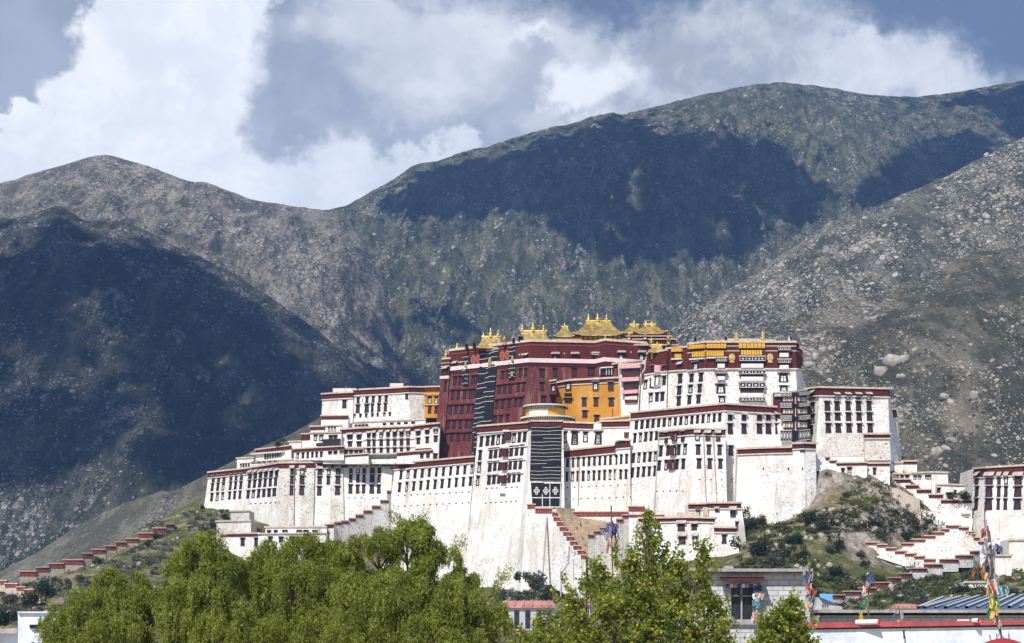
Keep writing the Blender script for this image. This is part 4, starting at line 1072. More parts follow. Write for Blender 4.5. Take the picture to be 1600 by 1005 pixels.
# ======== red palace
R_ = Bld('red_palace', 'great dark red palace with rows of red windows and a striped black curtain', 'palace',
    [(703.2, 548, 684, 722, 737), (829.9, 533, 813, 705, 712), (930, 535, 928, 705, 716), (945, 531.5, 943, 705, 714), (1016, 537, 1016, 705, 717)], wall='ruddy', back=40, k=.12)
R_.band(-.5, .5, .8, 'coping', 'coping'); R_.band(.5, 7.2, .35, 'penbey', 'frieze'); R_.band(1.6, 1.9, .55, 'brick', 'cornice'); R_.band(7.2, 8.9, .75, 'pinkband', 'ledge_band'); R_.band(8.9, 9.3, .5, 'black', 'beam_ends'); R_.band(9.3, 10.0, .3, 'penbey', 'cornice')
R2 = Bld(None, None, None, [(691.8, 561, 676, 722, 739), (704, 560, 692, 722, 734.5)], wall='ruddy', back=20, root=R_.root, partname='corner_wall', k=.12)
R2.band(-.3, .4, .6, 'coping', 'coping'); R2.band(.4, 7.4, .3, 'penbey', 'frieze'); R2.band(7.4, 8.6, .6, 'pinkband', 'ledge_band')
for i in (1.8, 3.2): R2.band(i, i + .3, .6, 'coping', 'cornice')
win(R2, *z2(133, 360), 7, 12, 'f'); win(R2, *z2(130, 445), 4, 16, 'red')
# windows of the battered south front, following the courses
def redrow(cols, y0, dy, w=19, h=46): 
    for c in cols: win(R_, *z2(c, y0 + dy * (c - 160) / 400), w / K, h / K, 'red')
redrow((183, 212, 285, 308), 415, -22); redrow((450, 478, 550, 580), 416, -48, 17, 42)
redrow((170, 203, 237, 272, 296), 494, -22, 19, 50); redrow((432, 463, 495, 538, 568), 497, -48, 19, 50)
redrow((157, 190, 222, 259, 286), 577, -20, 19, 48); redrow((420, 450, 487, 525, 553), 573, -40, 19, 48)
redrow((144, 178, 213, 249, 276), 660, -18, 18, 46); redrow((407, 440, 478), 652, -36, 18, 40)
redrow((130, 165, 202, 238, 264), 732, -20, 18, 44)
for c in (440, 452, 478, 488): pass
for (a, b_, y, dy) in ((155, 310, 462, -8), (415, 585, 438, -20), (145, 305, 545, -8), (405, 575, 515, -18), (135, 295, 630, -8), (122, 285, 705, -8)):
    slab(R_, z2, [(a, y), (b_, y + dy), (b_, y + dy + 5), (a, y + 5)], 0, .55, 'maroonwood', 'ledge')
for c in lin(125, 270, 4): win(R_, *z2(c, 833 - (c - 125) * .08), 3, 3, 'v')
win(R_, *z2(185, 330), 5, 11, 'f'); win(R_, *z2(583, 283), 6, 10, 'f')
for (x, y) in ((743, 287), (853, 286), (967, 283), (1113, 278), (1228, 277)): win(R_, *z2(x, y), 8, 11.5, 'fd' if x in (967,) else 'w'); 
for (x, y) in ((743, 263), (853, 263), (967, 262), (1113, 255), (1228, 255)): slab(R_, z2, [(x - 22, y - 6), (x + 22, y - 6), (x + 24, y + 4), (x - 24, y + 4)], .3, 1.7, 'awn', 'window_awning')
for (x, y) in ((670, 370), (743, 368), (853, 366), (940, 362), (967, 360), (670, 445), (737, 450), (677, 522)): win(R_, *z2(x, y), 7.4, 13, 'red')
slab(R_, z2, [(1000, 345), (1062, 340), (1062, 382), (1000, 385)], 0, .6, 'glass', 'gallery_window')
for x in (1000, 1015, 1030, 1045, 1060): slab(R_, z2, [(x - 1.5, 344), (x + 1.5, 343), (x + 1.5, 383), (x - 1.5, 384)], .6, .8, 'cloth', 'gallery_post')
slab(R_, z2, [(996, 342), (1066, 337), (1066, 343), (996, 348)], 0, 1.4, 'cloth', 'gallery_roof')
slab(R_, z2, [(1060, 318), (1228, 296), (1228, 305), (1060, 327)], 0, 1.2, 'coping', 'ledge')
curtain(R_, z2, (330, 256), (430, 238), (392, 650), (292, 668), 15, .6, seed=5, short=.35)
slab(R_, z2, [(364, 232), (430, 226), (430, 246), (364, 252)], .2, .7, 'pipe', 'curtain_box')
curtain(R_, z2, (289, 664), (318, 655), (302, 832), (280, 836), 6, .5, seed=6, short=.9)
curtain(R_, z2, (230, 272), (266, 268), (260, 440), (228, 445), 7, .6, seed=7, short=.1)
curtain(R_, z2, (492, 218), (530, 212), (524, 402), (488, 408), 8, .6, seed=8, short=.1)
for (x, y, w, h) in ((387, 310, 10, 22), (252, 325, 7, 14), (514, 292, 7, 16), (511, 378, 7, 14)):
    slab(R_, z2, [(x - w * .6, y - h), (x + w * .6, y - h), (x + w, y + h), (x - w, y + h)], .9, 1.2, 'gold', 'curtain_window')
for (x, y) in ((290, 298), (319, 293), (452, 275), (480, 271)):
    pl = R_.plane(*z2(x, y)); m = MB()
    m.prism([R_.on(*z2(x + 12.5 * math.cos(a), y + 26 * math.sin(a)), pl) + pl[1] * .35 for a in [i * math.pi / 8 for i in range(16)]], pl[1] * .2, 0)
    m.prism([R_.on(*z2(x + 9 * math.cos(a), y + 20 * math.sin(a)), pl) + pl[1] * .55 for a in [i * math.pi / 8 for i in range(16)]], pl[1] * .12, 1)
    m.build('medallion', [mat_plain('terracotta_medallion', (0.42, 0.16, 0.09), .8), M['brick']], R_.root)
for (x, y) in ((207, 311), (216, 310), (226, 308), (548, 268), (560, 266), (572, 264), (795, 262), (1168, 255)):
    slab(R_, z2, [(x - 3, y - 4), (x + 3, y - 4), (x + 3, y + 4), (x - 3, y + 4)], .35, .5, 'coping', 'emblem')
finial(R_.root, *z2(133, 284), 741, 50 / K, 1.4); finial(R_.root, *z2(195, 240), 735, 42 / K, 1.5)
for (x, y, h, D) in ((248, 232, 32, 729), (290, 226, 34, 727), (512, 198, 30, 716), (546, 192, 34, 715), (558, 192, 34, 715)): drum(R_.root, *z2(x, y), D, h / K, 'wool', slim=1.3)
drum(R_.root, *z2(460, 208), 718, 50 / K)
# rooftop storeys
def roofbox(root, Z, x0, y0, x1, y1, D, dep, mat, name):
    p0, p1 = P(*Z(x0, y1), D), P(*Z(x1, y0), D); m = MB(); m.box(((p0.x + p1.x) / 2, D + dep / 2, (p0.z + p1.z) / 2), (abs(p1.x - p0.x), dep, abs(p1.z - p0.z)))
    return m.build(name, M[mat], root)
RR = R_.root
roofbox(RR, z2, 735, 168, 890, 196, 724, 6, 'penbey', 'roof_room'); roofbox(RR, z2, 730, 178, 895, 184, 722, 4, 'coping', 'roof_ledge')
roofbox(RR, z2, 1125, 178, 1420, 215, 724, 10, 'penbey', 'roof_room'); roofbox(RR, z2, 1120, 176, 1425, 182, 723, 14, 'coping', 'roof_ledge')
roofbox(RR, z2, 1150, 150, 1385, 178, 732, 12, 'penbey', 'roof_room'); roofbox(RR, z2, 1140, 160, 1400, 164, 730, 14, 'trim', 'roof_ledge')
roofbox(RR, z2, 1190, 192, 1430, 250, 716, 8, 'penbey', 'roof_room'); roofbox(RR, z2, 1185, 208, 1436, 215, 715, 8, 'coping', 'roof_ledge')
drum(RR, *z2(1025, 190), 718, 40 / K); drum(RR, *z2(1160, 180), 722, 42 / K); drum(RR, *z2(1250, 178), 722, 38 / K); drum(RR, *z2(1285, 220), 712, 52 / K); drum(RR, *z2(1380, 208), 714, 55 / K)

def gold_roof(label, Z, ex0, ex1, ey, rx0, rx1, ry, D, depth, wall=None, fins=(), lift=0.12, name='golden_roof', group='gilded roofs above the palace', hipped=True):
    """sweeping gilded roof: eave from ex0 to ex1 at row ey, ridge from rx0 to rx1 at row ry"""
    e0, e1 = P(*Z(ex0, ey), D), P(*Z(ex1, ey), D); r0, r1 = P(*Z(rx0, ry), D + depth / 2), P(*Z(rx1, ry), D + depth / 2)
    root = empty(name, ((e0.x + e1.x) / 2, D + depth / 2, e0.z - 1), label, 'roof', group)
    h = r0.z - e0.z; yc = D + depth / 2; L = 9; V = []; m = MB()
    for j in range(L):
        t = j / (L - 1); s = t ** 1.7                    # concave sweep
        xa = lerp(e0.x, r0.x, t); xb = lerp(e1.x, r1.x, t); hd = lerp(depth / 2, 0.25, t)
        z = e0.z + h * (0.35 * t + 0.65 * s)
        ring = []
        for (ax, ay, bx, by) in ((xa, yc - hd, xb, yc - hd), (xb, yc - hd, xb, yc + hd), (xb, yc + hd, xa, yc + hd), (xa, yc + hd, xa, yc - hd)):
            for k in range(6):
                q = k / 6; c = abs(q - .5) * 2
                ring.append((lerp(ax, bx, q), lerp(ay, by, q), z + lift * h * (1 - t) ** 3 * c ** 4))
        V.append(ring)
    k = 0
    vs = [p for r in V for p in r]; fs = []
    for j in range(L - 1):
        for i in range(24): fs.append((j * 24 + i, j * 24 + (i + 1) % 24, (j + 1) * 24 + (i + 1) % 24, (j + 1) * 24 + i))
    m.add(vs, fs)
    m.add([(p[0], p[1], p[2] - .35) for p in V[0]] + list(V[0]), [(i, (i + 1) % 24, 24 + (i + 1) % 24, 24 + i) for i in range(24)] + [tuple(range(24))])
    # tile ribs
    nr = max(6, int((e1.x - e0.x) / 1.1))
    for i in range(nr + 1):
        q = i / nr; pts = []
        for j in range(L):
            t = j / (L - 1); xa = lerp(e0.x, r0.x, t); xb = lerp(e1.x, r1.x, t); hd = lerp(depth / 2, .25, t); c = abs(q - .5) * 2
            pts.append((lerp(xa, xb, q), yc - hd, e0.z + h * (.35 * t + .65 * t ** 1.7) + lift * h * (1 - t) ** 3 * c ** 4 + .05))
        m.tube(pts, .11, 4)
    m.build('roof', M['gold'], root)
    m = MB(); m.tube([r0 + Vector((-.6, 0, .1)), r1 + Vector((.6, 0, .1))], .45, 8); m.build('ridge', M['gold'], root, smooth=True)
    for (x, y, hh, fat) in fins: finial(root, *Z(x, y), D + depth / 2, hh / K, fat)
    if wall:
        (wx0, wx1, wy, mt) = wall; roofbox(root, Z, wx0, ey - 3, wx1, wy, D + 2, depth - 4, mt, 'storey')
        n_ = max(2, int((wx1 - wx0) / 26))
        for i in range(n_):
            x = lerp(wx0, wx1, (i + .5) / n_); roofbox(root, Z, x - 3, ey + 3, x + 3, wy, D + 1.8, .3, 'maroonwood', 'post')
    return root
gold_roof('leftmost small gilded roof on the red palace beside the black curtain', z2, 305, 452, 225, 340, 432, 168, 722, 12, fins=((342, 170, 32, 1.3), (383, 168, 56, 1.2), (424, 168, 42, 1.3)), lift=.1)
gold_roof('steep gilded roof above the red palace corner with three finials', z2, 545, 712, 190, 556, 690, 136, 722, 12, fins=((560, 138, 42, 1.4), (620, 138, 55, 1.4), (680, 138, 42, 1.4), (632, 184, 34, 1.3)), lift=.1)
gold_roof('small pyramidal gilded roof between the steep roof and the largest one', z2, 735, 855, 163, 786, 810, 112, 728, 12, wall=(752, 838, 182, 'penbey'), fins=((798, 116, 30, 1.6),))
gold_roof('largest sweeping gilded roof with three tall ridge finials and a yellow storey', z2, 842, 1140, 156, 922, 1048, 80, 730, 22, wall=(888, 1110, 200, 'yellow'), fins=((932, 82, 46, 1.3), (983, 80, 50, 1.4), (1033, 82, 44, 1.3)), lift=.16)
gold_roof('gilded pagoda roof just right of the largest roof', z2, 1118, 1222, 142, 1170, 1208, 100, 742, 14, wall=(1140, 1205, 165, 'penbey'), fins=((1188, 102, 34, 1.8),))
gold_roof('rightmost gilded roof of the red palace with upturned corners', z2, 1182, 1378, 147, 1248, 1302, 98, 734, 16, wall=(1205, 1355, 168, 'penbey'), fins=((1255, 98, 28, 1.3), (1287, 98, 32, 1.3)), lift=.3)
gold_roof('small gilded canopy over a bay window of the white palace', z3, 190, 280, 250, 218, 262, 214, 671, 5, wall=(205, 265, 292, 'yellow'), fins=((240, 216, 24, 1.6),), lift=.25, name='golden_canopy')

# ======== ochre chapel and its round gallery
O_ = Bld('ochre_chapel', 'ochre yellow chapel with a maroon cornice in front of the red palace', 'chapel',
    [z2(750, 425) + z2(750, 665) + (708, 707), z2(802, 416) + z2(802, 665) + (704, 703), z2(832, 410) + z2(832, 665) + (702, 701), z2(1122, 395) + z2(1135, 665) + (696, 695)], wall='ochre', back=16, k=.02)
O_.band(-.35, .35, .8, 'coping', 'coping'); O_.band(.35, 1.7, .3, 'penbey', 'parapet'); O_.band(1.7, 2.0, .45, 'trim', 'cornice')
for (x, y, h) in ((823, 442, 46), (973, 443, 46), (1058, 443, 46)): win(O_, *z2(x, y), 9, h / K, 'w' if x != 1058 else 'n')
for (x, y, h) in ((908, 532, 50), (974, 532, 50), (1060, 532, 50), (978, 628, 46), (912, 600, 40)): win(O_, *z2(x, y), 8, h / K, 'r')
slab(O_, z2, [(800, 483), (838, 483), (838, 536), (800, 536)], 0, .4, 'wool', 'shutter')
slab(O_, z2, [(790, 505), (846, 505), (846, 509), (790, 509)], 0, .8, 'ochre', 'ledge'); slab(O_, z2, [(1055, 570), (1068, 570), (1068, 630), (1055, 630)], 0, 1.2, 'ochre', 'buttress')
OF = Bld(None, None, None, [z2(1000, 628) + z2(1000, 660) + (688, 688), z2(1172, 608) + z2(1172, 650) + (682, 682)], wall='ochre', back=12, root=O_.root, partname='terrace_wall')
OF.band(-.25, .35, .5, 'coping', 'coping')
WL = Bld('maroon_side_turret', 'small maroon framed turret at the left edge of the ochre chapel', 'turret', [z2(716, 414) + z2(716, 490) + (702, 702), z2(752, 408) + z2(752, 490) + (699, 699)], wall='ruddy', back=8, k=.01)
WL.band(-.3, .3, .5, 'coping', 'coping'); win(WL, *z2(736, 452), 6, 12, 'w')
def round_gallery():
    cx, cy = z2(690, 600); D = 696; c = P(cx, cy, D)
    root = empty('round_gallery', (c.x, D, P(cx, z2(0, 660)[1], D).z), 'two-tier semicircular gallery with yellow hangings and scalloped white valances', 'gallery')
    Zof = lambda y: P(0, z2(0, y)[1], D - 8).z - root.location.z
    o = root.location
    def tier(r, ya, yb, mat, name, cxo=0.0):
        m = MB(); m.lathe((o.x + cxo, o.y, o.z), [(r, Zof(yb)), (r, Zof(ya)), (0.1, Zof(ya) + .05)], 36, 0, math.pi, 2 * math.pi); return m.build(name, M[mat], root, smooth=False)
    s = D / F / K
    r1, r2 = 112 * s, 150 * s
    tier(r1, 545, 610, 'yellow', 'upper_hanging'); tier(r1 + .9, 552, 564, 'awn', 'valance'); tier(r1 + 1.0, 541, 549, 'trim', 'ledge')
    tier(r2 - 1.0, 606, 660, 'yellow', 'lower_hanging', 1); tier(r2 + .2, 620, 632, 'awn', 'valance', 1); tier(r2 + .4, 608, 617, 'trim', 'ledge', 1); tier(r2 - 1.5, 632, 662, 'penbey', 'base', 1)
    m = MB()
    for (r, y, n_, ox) in ((r1 + .95, 558, 30, 0), (r2 + .25, 626, 38, 1)):
        for i in range(n_):
            a = math.pi + math.pi * (i + .5) / n_
            m.box((o.x + ox + r * math.cos(a), o.y + r * math.sin(a), o.z + Zof(y)), (.62, .14, .8), 0, a + math.pi / 2)
    m.build('valance_marks', M['black'], root)
    m = MB(); m2 = MB()
    for i in range(15):
        a = math.pi * 1.22 + math.pi * .30 * i / 14
        m.box((o.x + (r1 + .1) * math.cos(a), o.y + (r1 + .1) * math.sin(a), o.z + Zof(588)), (.75, .14, Zof(568) - Zof(608)), 0, a + math.pi / 2)
        m2.box((o.x + 1 + (r2 - .9) * math.cos(a), o.y + (r2 - .9) * math.sin(a), o.z + Zof(645)), (.95, .14, Zof(634) - Zof(656)), 0, a + math.pi / 2)
    m.build('upper_white_hanging', M['cloth'], root); m2.build('lower_white_hanging', M['cloth'], root)
round_gallery()
OL = Bld('ochre_annex', 'small ochre building squeezed between the white hall and the red palace', 'annex', [z1(1305, 88) + z1(1305, 262) + (757, 756), z1(1402, 86) + z1(1385, 262) + (752, 751)], wall='ochre', back=14, k=.02)
OL.band(-.3, .3, .5, 'coping', 'coping'); OL.band(.3, 1.9, .3, 'penbey', 'parapet')
for y in (162, 216):
    for x in (1334, 1371): win(OL, *z1(x, y), 5.4, 12, 'w' if y == 162 else 'r')
slab(OL, z1, [(1300, 128), (1390, 126), (1390, 132), (1300, 134)], 0, .6, 'yellow', 'ledge'); slab(OL, z1, [(1300, 186), (1388, 184), (1388, 190), (1300, 192)], 0, .6, 'yellow', 'ledge')

# ======== upper left white hall
H_ = Bld('white_hall', 'upper white hall at left with dark red frieze above a row of tiny windows', 'hall',
    [z1(733, 128) + z1(722, 330) + (778,), z1(822, 122) + z1(815, 330) + (765,), z1(905, 118) + z1(903, 330) + (763,)], back=22)
H_.parapet(9)
H2 = Bld(None, None, None, [z1(903, 105) + z1(900, 330) + (764,), z1(1130, 94) + z1(1142, 330) + (756,), z1(1215, 88) + z1(1225, 330) + (754,), z1(1305, 90) + z1(1305, 330) + (757,)], back=22, root=H_.root)
H2.parapet(9)
win(H_, *z1(855, 185), 6.5, 13, 'n')
for (cs, y, h) in (((933, 982, 1017, 1053, 1090), 165, 36), ((931, 981, 1012, 1049, 1086), 212, 46)):
    for x in cs: win(H2, *z1(x, y - (x - 933) * .06), (24 if x < 990 and y > 200 else 17) / K, h / K, 'r')
for x in (912, 945, 978, 1012, 1042, 1080, 1110): win(H2, *z1(x, 252 - (x - 912) * .05), 3.2, 5.5, 'n')
win(H2, *z1(1205, 143), 5, 9, 'n')
roofbox(H_.root, z1, 790, 96, 920, 118, 775, 8, 'trim', 'roof_room'); roofbox(H_.root, z1, 1110, 68, 1185, 92, 764, 8, 'trim', 'roof_room')
for x in (1225, 930, 1190): drum(H_.root, *z1(x, 88 if x > 1000 else 100), 758, 5, 'wool', slim=1.2)

def house(name, label, Z, e, D, D2, hpar=6, wall='white', mat='penbey', back=8, wins=(), k=.03, rootcat='house', group=None):
    """small flat roofed house: e = (x0, y0, x1, y1, ybottom) in zoomed pixels"""
    x0, y0, x1, y1, yb = e
    B = Bld(name, label, rootcat, [Z(x0, y0) + Z(x0, yb) + (D,), Z(x1, y1) + Z(x1, yb) + (D2,)], wall=wall, back=back, k=k, group=group)
    B.band(-.25, .3, .5, 'coping', 'coping', ext=.3)
    if hpar: B.band(.3, hpar / F * D, .25, mat, 'parapet')
    for (cs, ya, yb_, w, h, st) in wins: rows(B, Z, cs, ya, yb_, w, h, st)
    return B
house('terrace_house', 'small white block with maroon frieze at the left foot of the white hall', z1, (725, 250, 876, 248, 330), 757, 752, 6)
house('terrace_house', 'flat white block with three pale windows below the white hall', z1, (738, 306, 840, 303, 380), 752, 748, 1.2, wins=(((768, 785, 802), 325, 325, 11, 30, 'w'),))
house('terrace_house', 'little maroon topped block at the left of the three pale windows', z1, (666, 310, 742, 308, 380), 754, 751, 6)
house('terrace_house', 'small block with a deep maroon top stepping down at the left', z1, (616, 352, 666, 350, 440), 752, 749, 10)
H5 = house('terrace_house', 'white two-storey house with a dark balcony under the three pale windows', z1, (664, 346, 838, 342, 430), 746, 741, 1.5, wins=(((693, 725), 374, 374, 20, 34, 'w'), ((780, 805), 372, 371, 22, 24, 'r')))
slab(H5, z1, [(735, 384), (835, 380), (835, 396), (735, 400)], 0, .9, 'black', 'balcony'); slab(H5, z1, [(700, 404), (835, 400), (835, 418), (700, 422)], 0, .6, 'glass', 'gallery')
LG = Bld('long_gallery', 'long white gallery house with awning shaded windows left of the red palace', 'house',
    [z1(833, 326) + z1(833, 520) + (744,), z1(950, 318) + z1(950, 520) + (739,), z1(1250, 308) + z1(1250, 520) + (730,), z1(1255, 304) + z1(1255, 520) + (727,), z1(1392, 290) + z1(1380, 520) + (722,)], back=12, k=.03)
LG.parapet(7, trim=False)
for x in (887, 938): win(LG, *z1(x, 366), 7.5, 10, 'f'); win(LG, *z1(x, 411), 7, 9, 'r')
for x in (992, 1022, 1062, 1100, 1138, 1176, 1213):
    win(LG, *z1(x, 358 - (x - 992) * .05), 5.6, 10, 'f'); win(LG, *z1(x, 404 - (x - 992) * .03), 5.6, 11, 'r'); win(LG, *z1(x, 446 - (x - 992) * .03), 5.4, 8, 'r')
for x in (1270, 1320, 1368): win(LG, *z1(x, 345 - (x - 1270) * .12), 6, 9, 'f'); win(LG, *z1(x, 392 - (x - 1270) * .12), 5.5, 10, 'r'); win(LG, *z1(x, 478), 6, 9, 'r')
for (a, b_, y, dy, mt, pr) in ((833, 960, 428, -2, 'trim', 1.2), (960, 1260, 380, -8, 'trim', .5), (960, 1260, 425, -6, 'trim', .5), (980, 1340, 464, -6, 'coping', 1.6), (1260, 1345, 438, -6, 'penbey', 1.2), (905, 1330, 292, -14, 'trim', .8)):
    if y > 300: slab(LG, z1, [(a, y), (b_, y + dy), (b_, y + dy + 8), (a, y + 8)], 0, pr, mt, 'ledge')
house('terrace_house', 'thin white upper terrace below the hall with small dark openings', z1, (900, 286, 1310, 270, 330), 748, 738, 1, wins=(((920, 940, 960, 980), 306, 304, 14, 10, 'n'), ((1080, 1120, 1160, 1200, 1240), 298, 290, 18, 10, 'n')))
H8 = house('terrace_house', 'long low house with maroon frieze and a row of small windows behind the west wing', z1, (572, 436, 852, 420, 500), 748, 736, 5.5, wins=(((595, 623, 650, 676, 700, 726), 474, 466, 13, 32, 'n'), ((775, 805, 840), 458, 455, 20, 18, 'n')))
house('terrace_house', 'low shed with stacked dark ledges left of the long gallery', z1, (735, 478, 990, 462, 520), 742, 732, 3)
house('terrace_house', 'dark arcade strip below the long gallery', z1, (850, 432, 965, 430, 480), 738, 735, 0, wall='trim', wins=(((865, 893, 922, 948), 455, 454, 22, 24, 'n'),))
H9 = house('terrace_house', 'long low house with maroon roofline and a row of dark openings at far left', z1, (358, 440, 556, 416, 510), 772, 754, 6, wins=(((412, 426, 440, 455, 470, 484, 498), 478, 466, 10, 32, 'n'),))
slab(H9, z1, [(342, 462), (522, 448), (522, 456), (342, 470)], 0, 1.2, 'trim', 'ledge')
house('terrace_house', 'tan penthouse step above the long low house', z1, (545, 395, 612, 392, 440), 757, 754, 1)
house('terrace_house', 'tiny square cream house at the far left end of the terraces', z1, (252, 488, 345, 484, 560), 785, 778, 0, wins=(((275, 290, 305, 320), 530, 526, 9, 20, 'n'),))
house('terrace_house', 'low white strip house just above the west wing frieze', z1, (330, 512, 700, 484, 530), 768, 744, 1.2, wins=(((350, 380, 410, 440, 470), 512, 506, 16, 8, 'n'),))
house('terrace_house', 'dark roofed shed between the west wing frieze and the red palace foot', z1, (700, 492, 1180, 480, 520), 746, 732, 2, mat='black')
house('terrace_house', 'small white block at the left foot of the red palace', z1, (1150, 458, 1350, 440, 520), 727, 721, 5, wins=(((1290, 1325), 472, 470, 20, 30, 'r'),))

# ======== foot of the west wing
house('foot_terrace', 'white terrace block stepping out below the left end of the west wing', z1, (216, 785, 322, 782, 900), 735, 722, 0, rootcat='terrace', back=14, wall='pitted')
house('foot_terrace', 'lower left white terrace wall above the willows', z1, (138, 842, 330, 838, 960), 712, 700, 0, rootcat='terrace', back=16, wall='pitted')
F3 = house('foot_terrace', 'maroon edged terrace house mostly behind the willows', z1, (160, 912, 385, 908, 1080), 690, 684, 5, rootcat='terrace', back=14, wins=(((285, 360), 958, 958, 22, 45, 'n'),))
house('courtyard_house', 'low courtyard house with blue and white windows behind the willow tops', z1, (412, 874, 756, 872, 1080), 694, 686, 1.2, back=12, wins=(((432, 470), 905, 905, 20, 26, 'n'), ((522, 602, 640, 690), 905, 905, 28, 26, 'w')))
house('courtyard_house', 'lower front of the courtyard with white pillars above the willows', z1, (372, 912, 750, 908, 1090), 684, 678, 1.0, back=8, wins=(((440, 500, 560, 620, 680), 945, 945, 26, 34, 'n'),))
house('courtyard_house', 'small maroon ledge house at the foot of the stepped wall', z1, (748, 858, 795, 856, 1080), 690, 686, 6, back=8)

# ======== stepped walls
def sz(Z, lst): return [(Z(a, 0)[0], Z(b_, 0)[0], Z(0, y)[1]) for (a, b_, y) in lst]
stepwall('stepped_wall', 'white stair wall with brick red caps climbing to the left edge of the long retaining wall', 'wall',
    sz(z1, [(745, 792, 856), (800, 838, 845), (838, 880, 838), (880, 918, 824), (918, 962, 804), (962, 1010, 780), (1010, 1056, 754), (1056, 1104, 722), (1094, 1114, 670)]), 5.5, [60] * 9, (690, 716), thick=4, group='stepped walls')
stepwall('stepped_wall', 'red capped stair wall descending right from under the striped curtain', 'wall',
    sz(z5, [(948, 992, 386), (992, 1088, 408), (1087, 1112, 430), (1095, 1130, 457), (1113, 1147, 484), (1130, 1167, 512), (1150, 1186, 540), (1168, 1203, 566), (1188, 1222, 593), (1207, 1242, 617), (1230, 1268, 643), (1250, 1276, 670)]),
    [7.5, 8.5] + [7] * 10, [120] * 2 + [118 - i * 5 for i in range(10)], (662, 632), thick=2.5, group='stepped walls')
for (a, b_) in (((1057, 462), (1034, 800)), ):
    pa, pb = P(*z5(*a), 657.5), P(*z5(*b_), 650); m = MB(); m.tube([pa, pb], .3)
    tag(m.build('drain_pipe', M['pipe'], None, loc=pb), 'straight grey drain pipe down the bastion below the curtain', 'pipe', 'drain pipes')
m = MB(); m.tube([P(*z5(1183, 625), 636), P(*z5(1178, 720), 635), P(*z5(1145, 765), 634), P(*z5(1135, 905), 632)], .3)
tag(m.build('drain_pipe', M['pipe'], None, loc=P(*z5(1135, 905), 632)), 'kinked grey drain pipe right of the straight one', 'pipe', 'drain pipes')
stepwall('stepped_wall', 'long red capped terrace wall right of the central ramp', 'wall', sz(z6, [(130, 445, 284), (440, 530, 254)]), [8, 8.5], [26, 60], (662, 648), thick=2, group='stepped walls')
stepwall('stepped_wall', 'red capped stair wall descending left toward the ramp behind the poplar', 'wall', sz(z6, [(213, 246, 412), (245, 282, 392), (280, 322, 373), (321, 376, 350), (372, 406, 325), (404, 446, 302)]), 6, [70, 76, 80, 85, 90, 95], (632, 642), thick=2.5, group='stepped walls')
stepwall('stepped_wall', 'low white wall behind the middle poplar crown', 'wall', sz(z6, [(440, 640, 300)]), 5, [110], (634, 630), thick=3, group='stepped walls')
# ramp
m = MB(); rp = [(P(*z6(30, 262), 658), P(*z6(135, 270), 668)), (P(*z6(60, 310), 656), P(*z6(150, 320), 660)), (P(*z6(110, 400), 648), P(*z6(340, 345), 655)), (P(*z6(165, 470), 640), P(*z6(300, 400), 645)), (P(*z6(210, 560), 634), P(*z6(230, 440), 640)), (P(*z6(235, 640), 630), P(*z6(260, 560), 634))]
for i in range(len(rp) - 1):
    a, b_ = rp[i]; c, d = rp[i + 1]; n_ = 7
    for j in range(n_):
        q0 = lerp(a, c, j / n_); q1 = lerp(b_, d, j / n_); w0 = lerp(a, c, (j + 1) / n_); w1 = lerp(b_, d, (j + 1) / n_)
        dn = Vector((0, 0, -.9)); lv = [q0, q1, Vector((w1.x, w1.y, q1.z)), Vector((w0.x, w0.y, q0.z))]
        m.hexa([p + dn * 3 for p in lv], lv)
tag(m.build('stair_ramp', M['earth'], None, loc=rp[2][0]), 'broad tan stone stair ramp below the curtain', 'stairs')

# ======== lower gatehouse between the trees
LB = Bld('gatehouse', 'lower white gatehouse with battered walls and dark windows behind the poplar', 'gatehouse',
    [z6(497, 322) + z6(480, 700) + (618,), z6(775, 316) + z6(770, 700) + (611,), z6(922, 320) + z6(925, 700) + (607,)], back=14)
LB.parapet(7)
for (x, y, w, h) in ((735, 368, 42, 55), (808, 367, 30, 46), (740, 440, 40, 60), (812, 438, 30, 55), (530, 380, 30, 50), (600, 380, 30, 50)): win(LB, *z6(x, y), w / K, h / K, 'f')
LB2 = Bld(None, None, None, [z6(775, 240) + z6(775, 330) + (622,), z6(890, 238) + z6(890, 330) + (620,), z6(892, 234) + z6(892, 400) + (615,), z6(1068, 234) + z6(1102, 470) + (612,)], back=12, root=LB.root, k=.04)
LB2.parapet(9)
LB3 = Bld(None, None, None, [z6(920, 372) + z6(925, 700) + (606,), z6(1040, 374) + z6(1086, 700) + (603,)], back=14, root=LB.root)
LB3.parapet(8)
LB4 = Bld(None, None, None, [z6(1038, 330) + z6(1038, 480) + (611,), z6(1075, 330) + z6(1102, 470) + (610,)], back=10, root=LB.root, wall='rough'); 
for (x, y, w, h) in ((1025, 290, 32, 52), (935, 275, 22, 26)): win(LB2, *z6(x, y), w / K, h / K, 'f')
win(LB4, *z6(1046, 368), 5, 14, 'n'); win(LB3, *z6(976, 440), 26 / K, 50 / K, 'r'); win(LB2, *z6(830, 285), 7, 9, 'n')
slab(LB2, z6, [(858, 262), (895, 262), (895, 310), (858, 310)], 0, .8, 'coping', 'doorway')
roofbox(LB.root, z6, 715, 290, 835, 312, 615, 4, 'coping', 'roof_room')

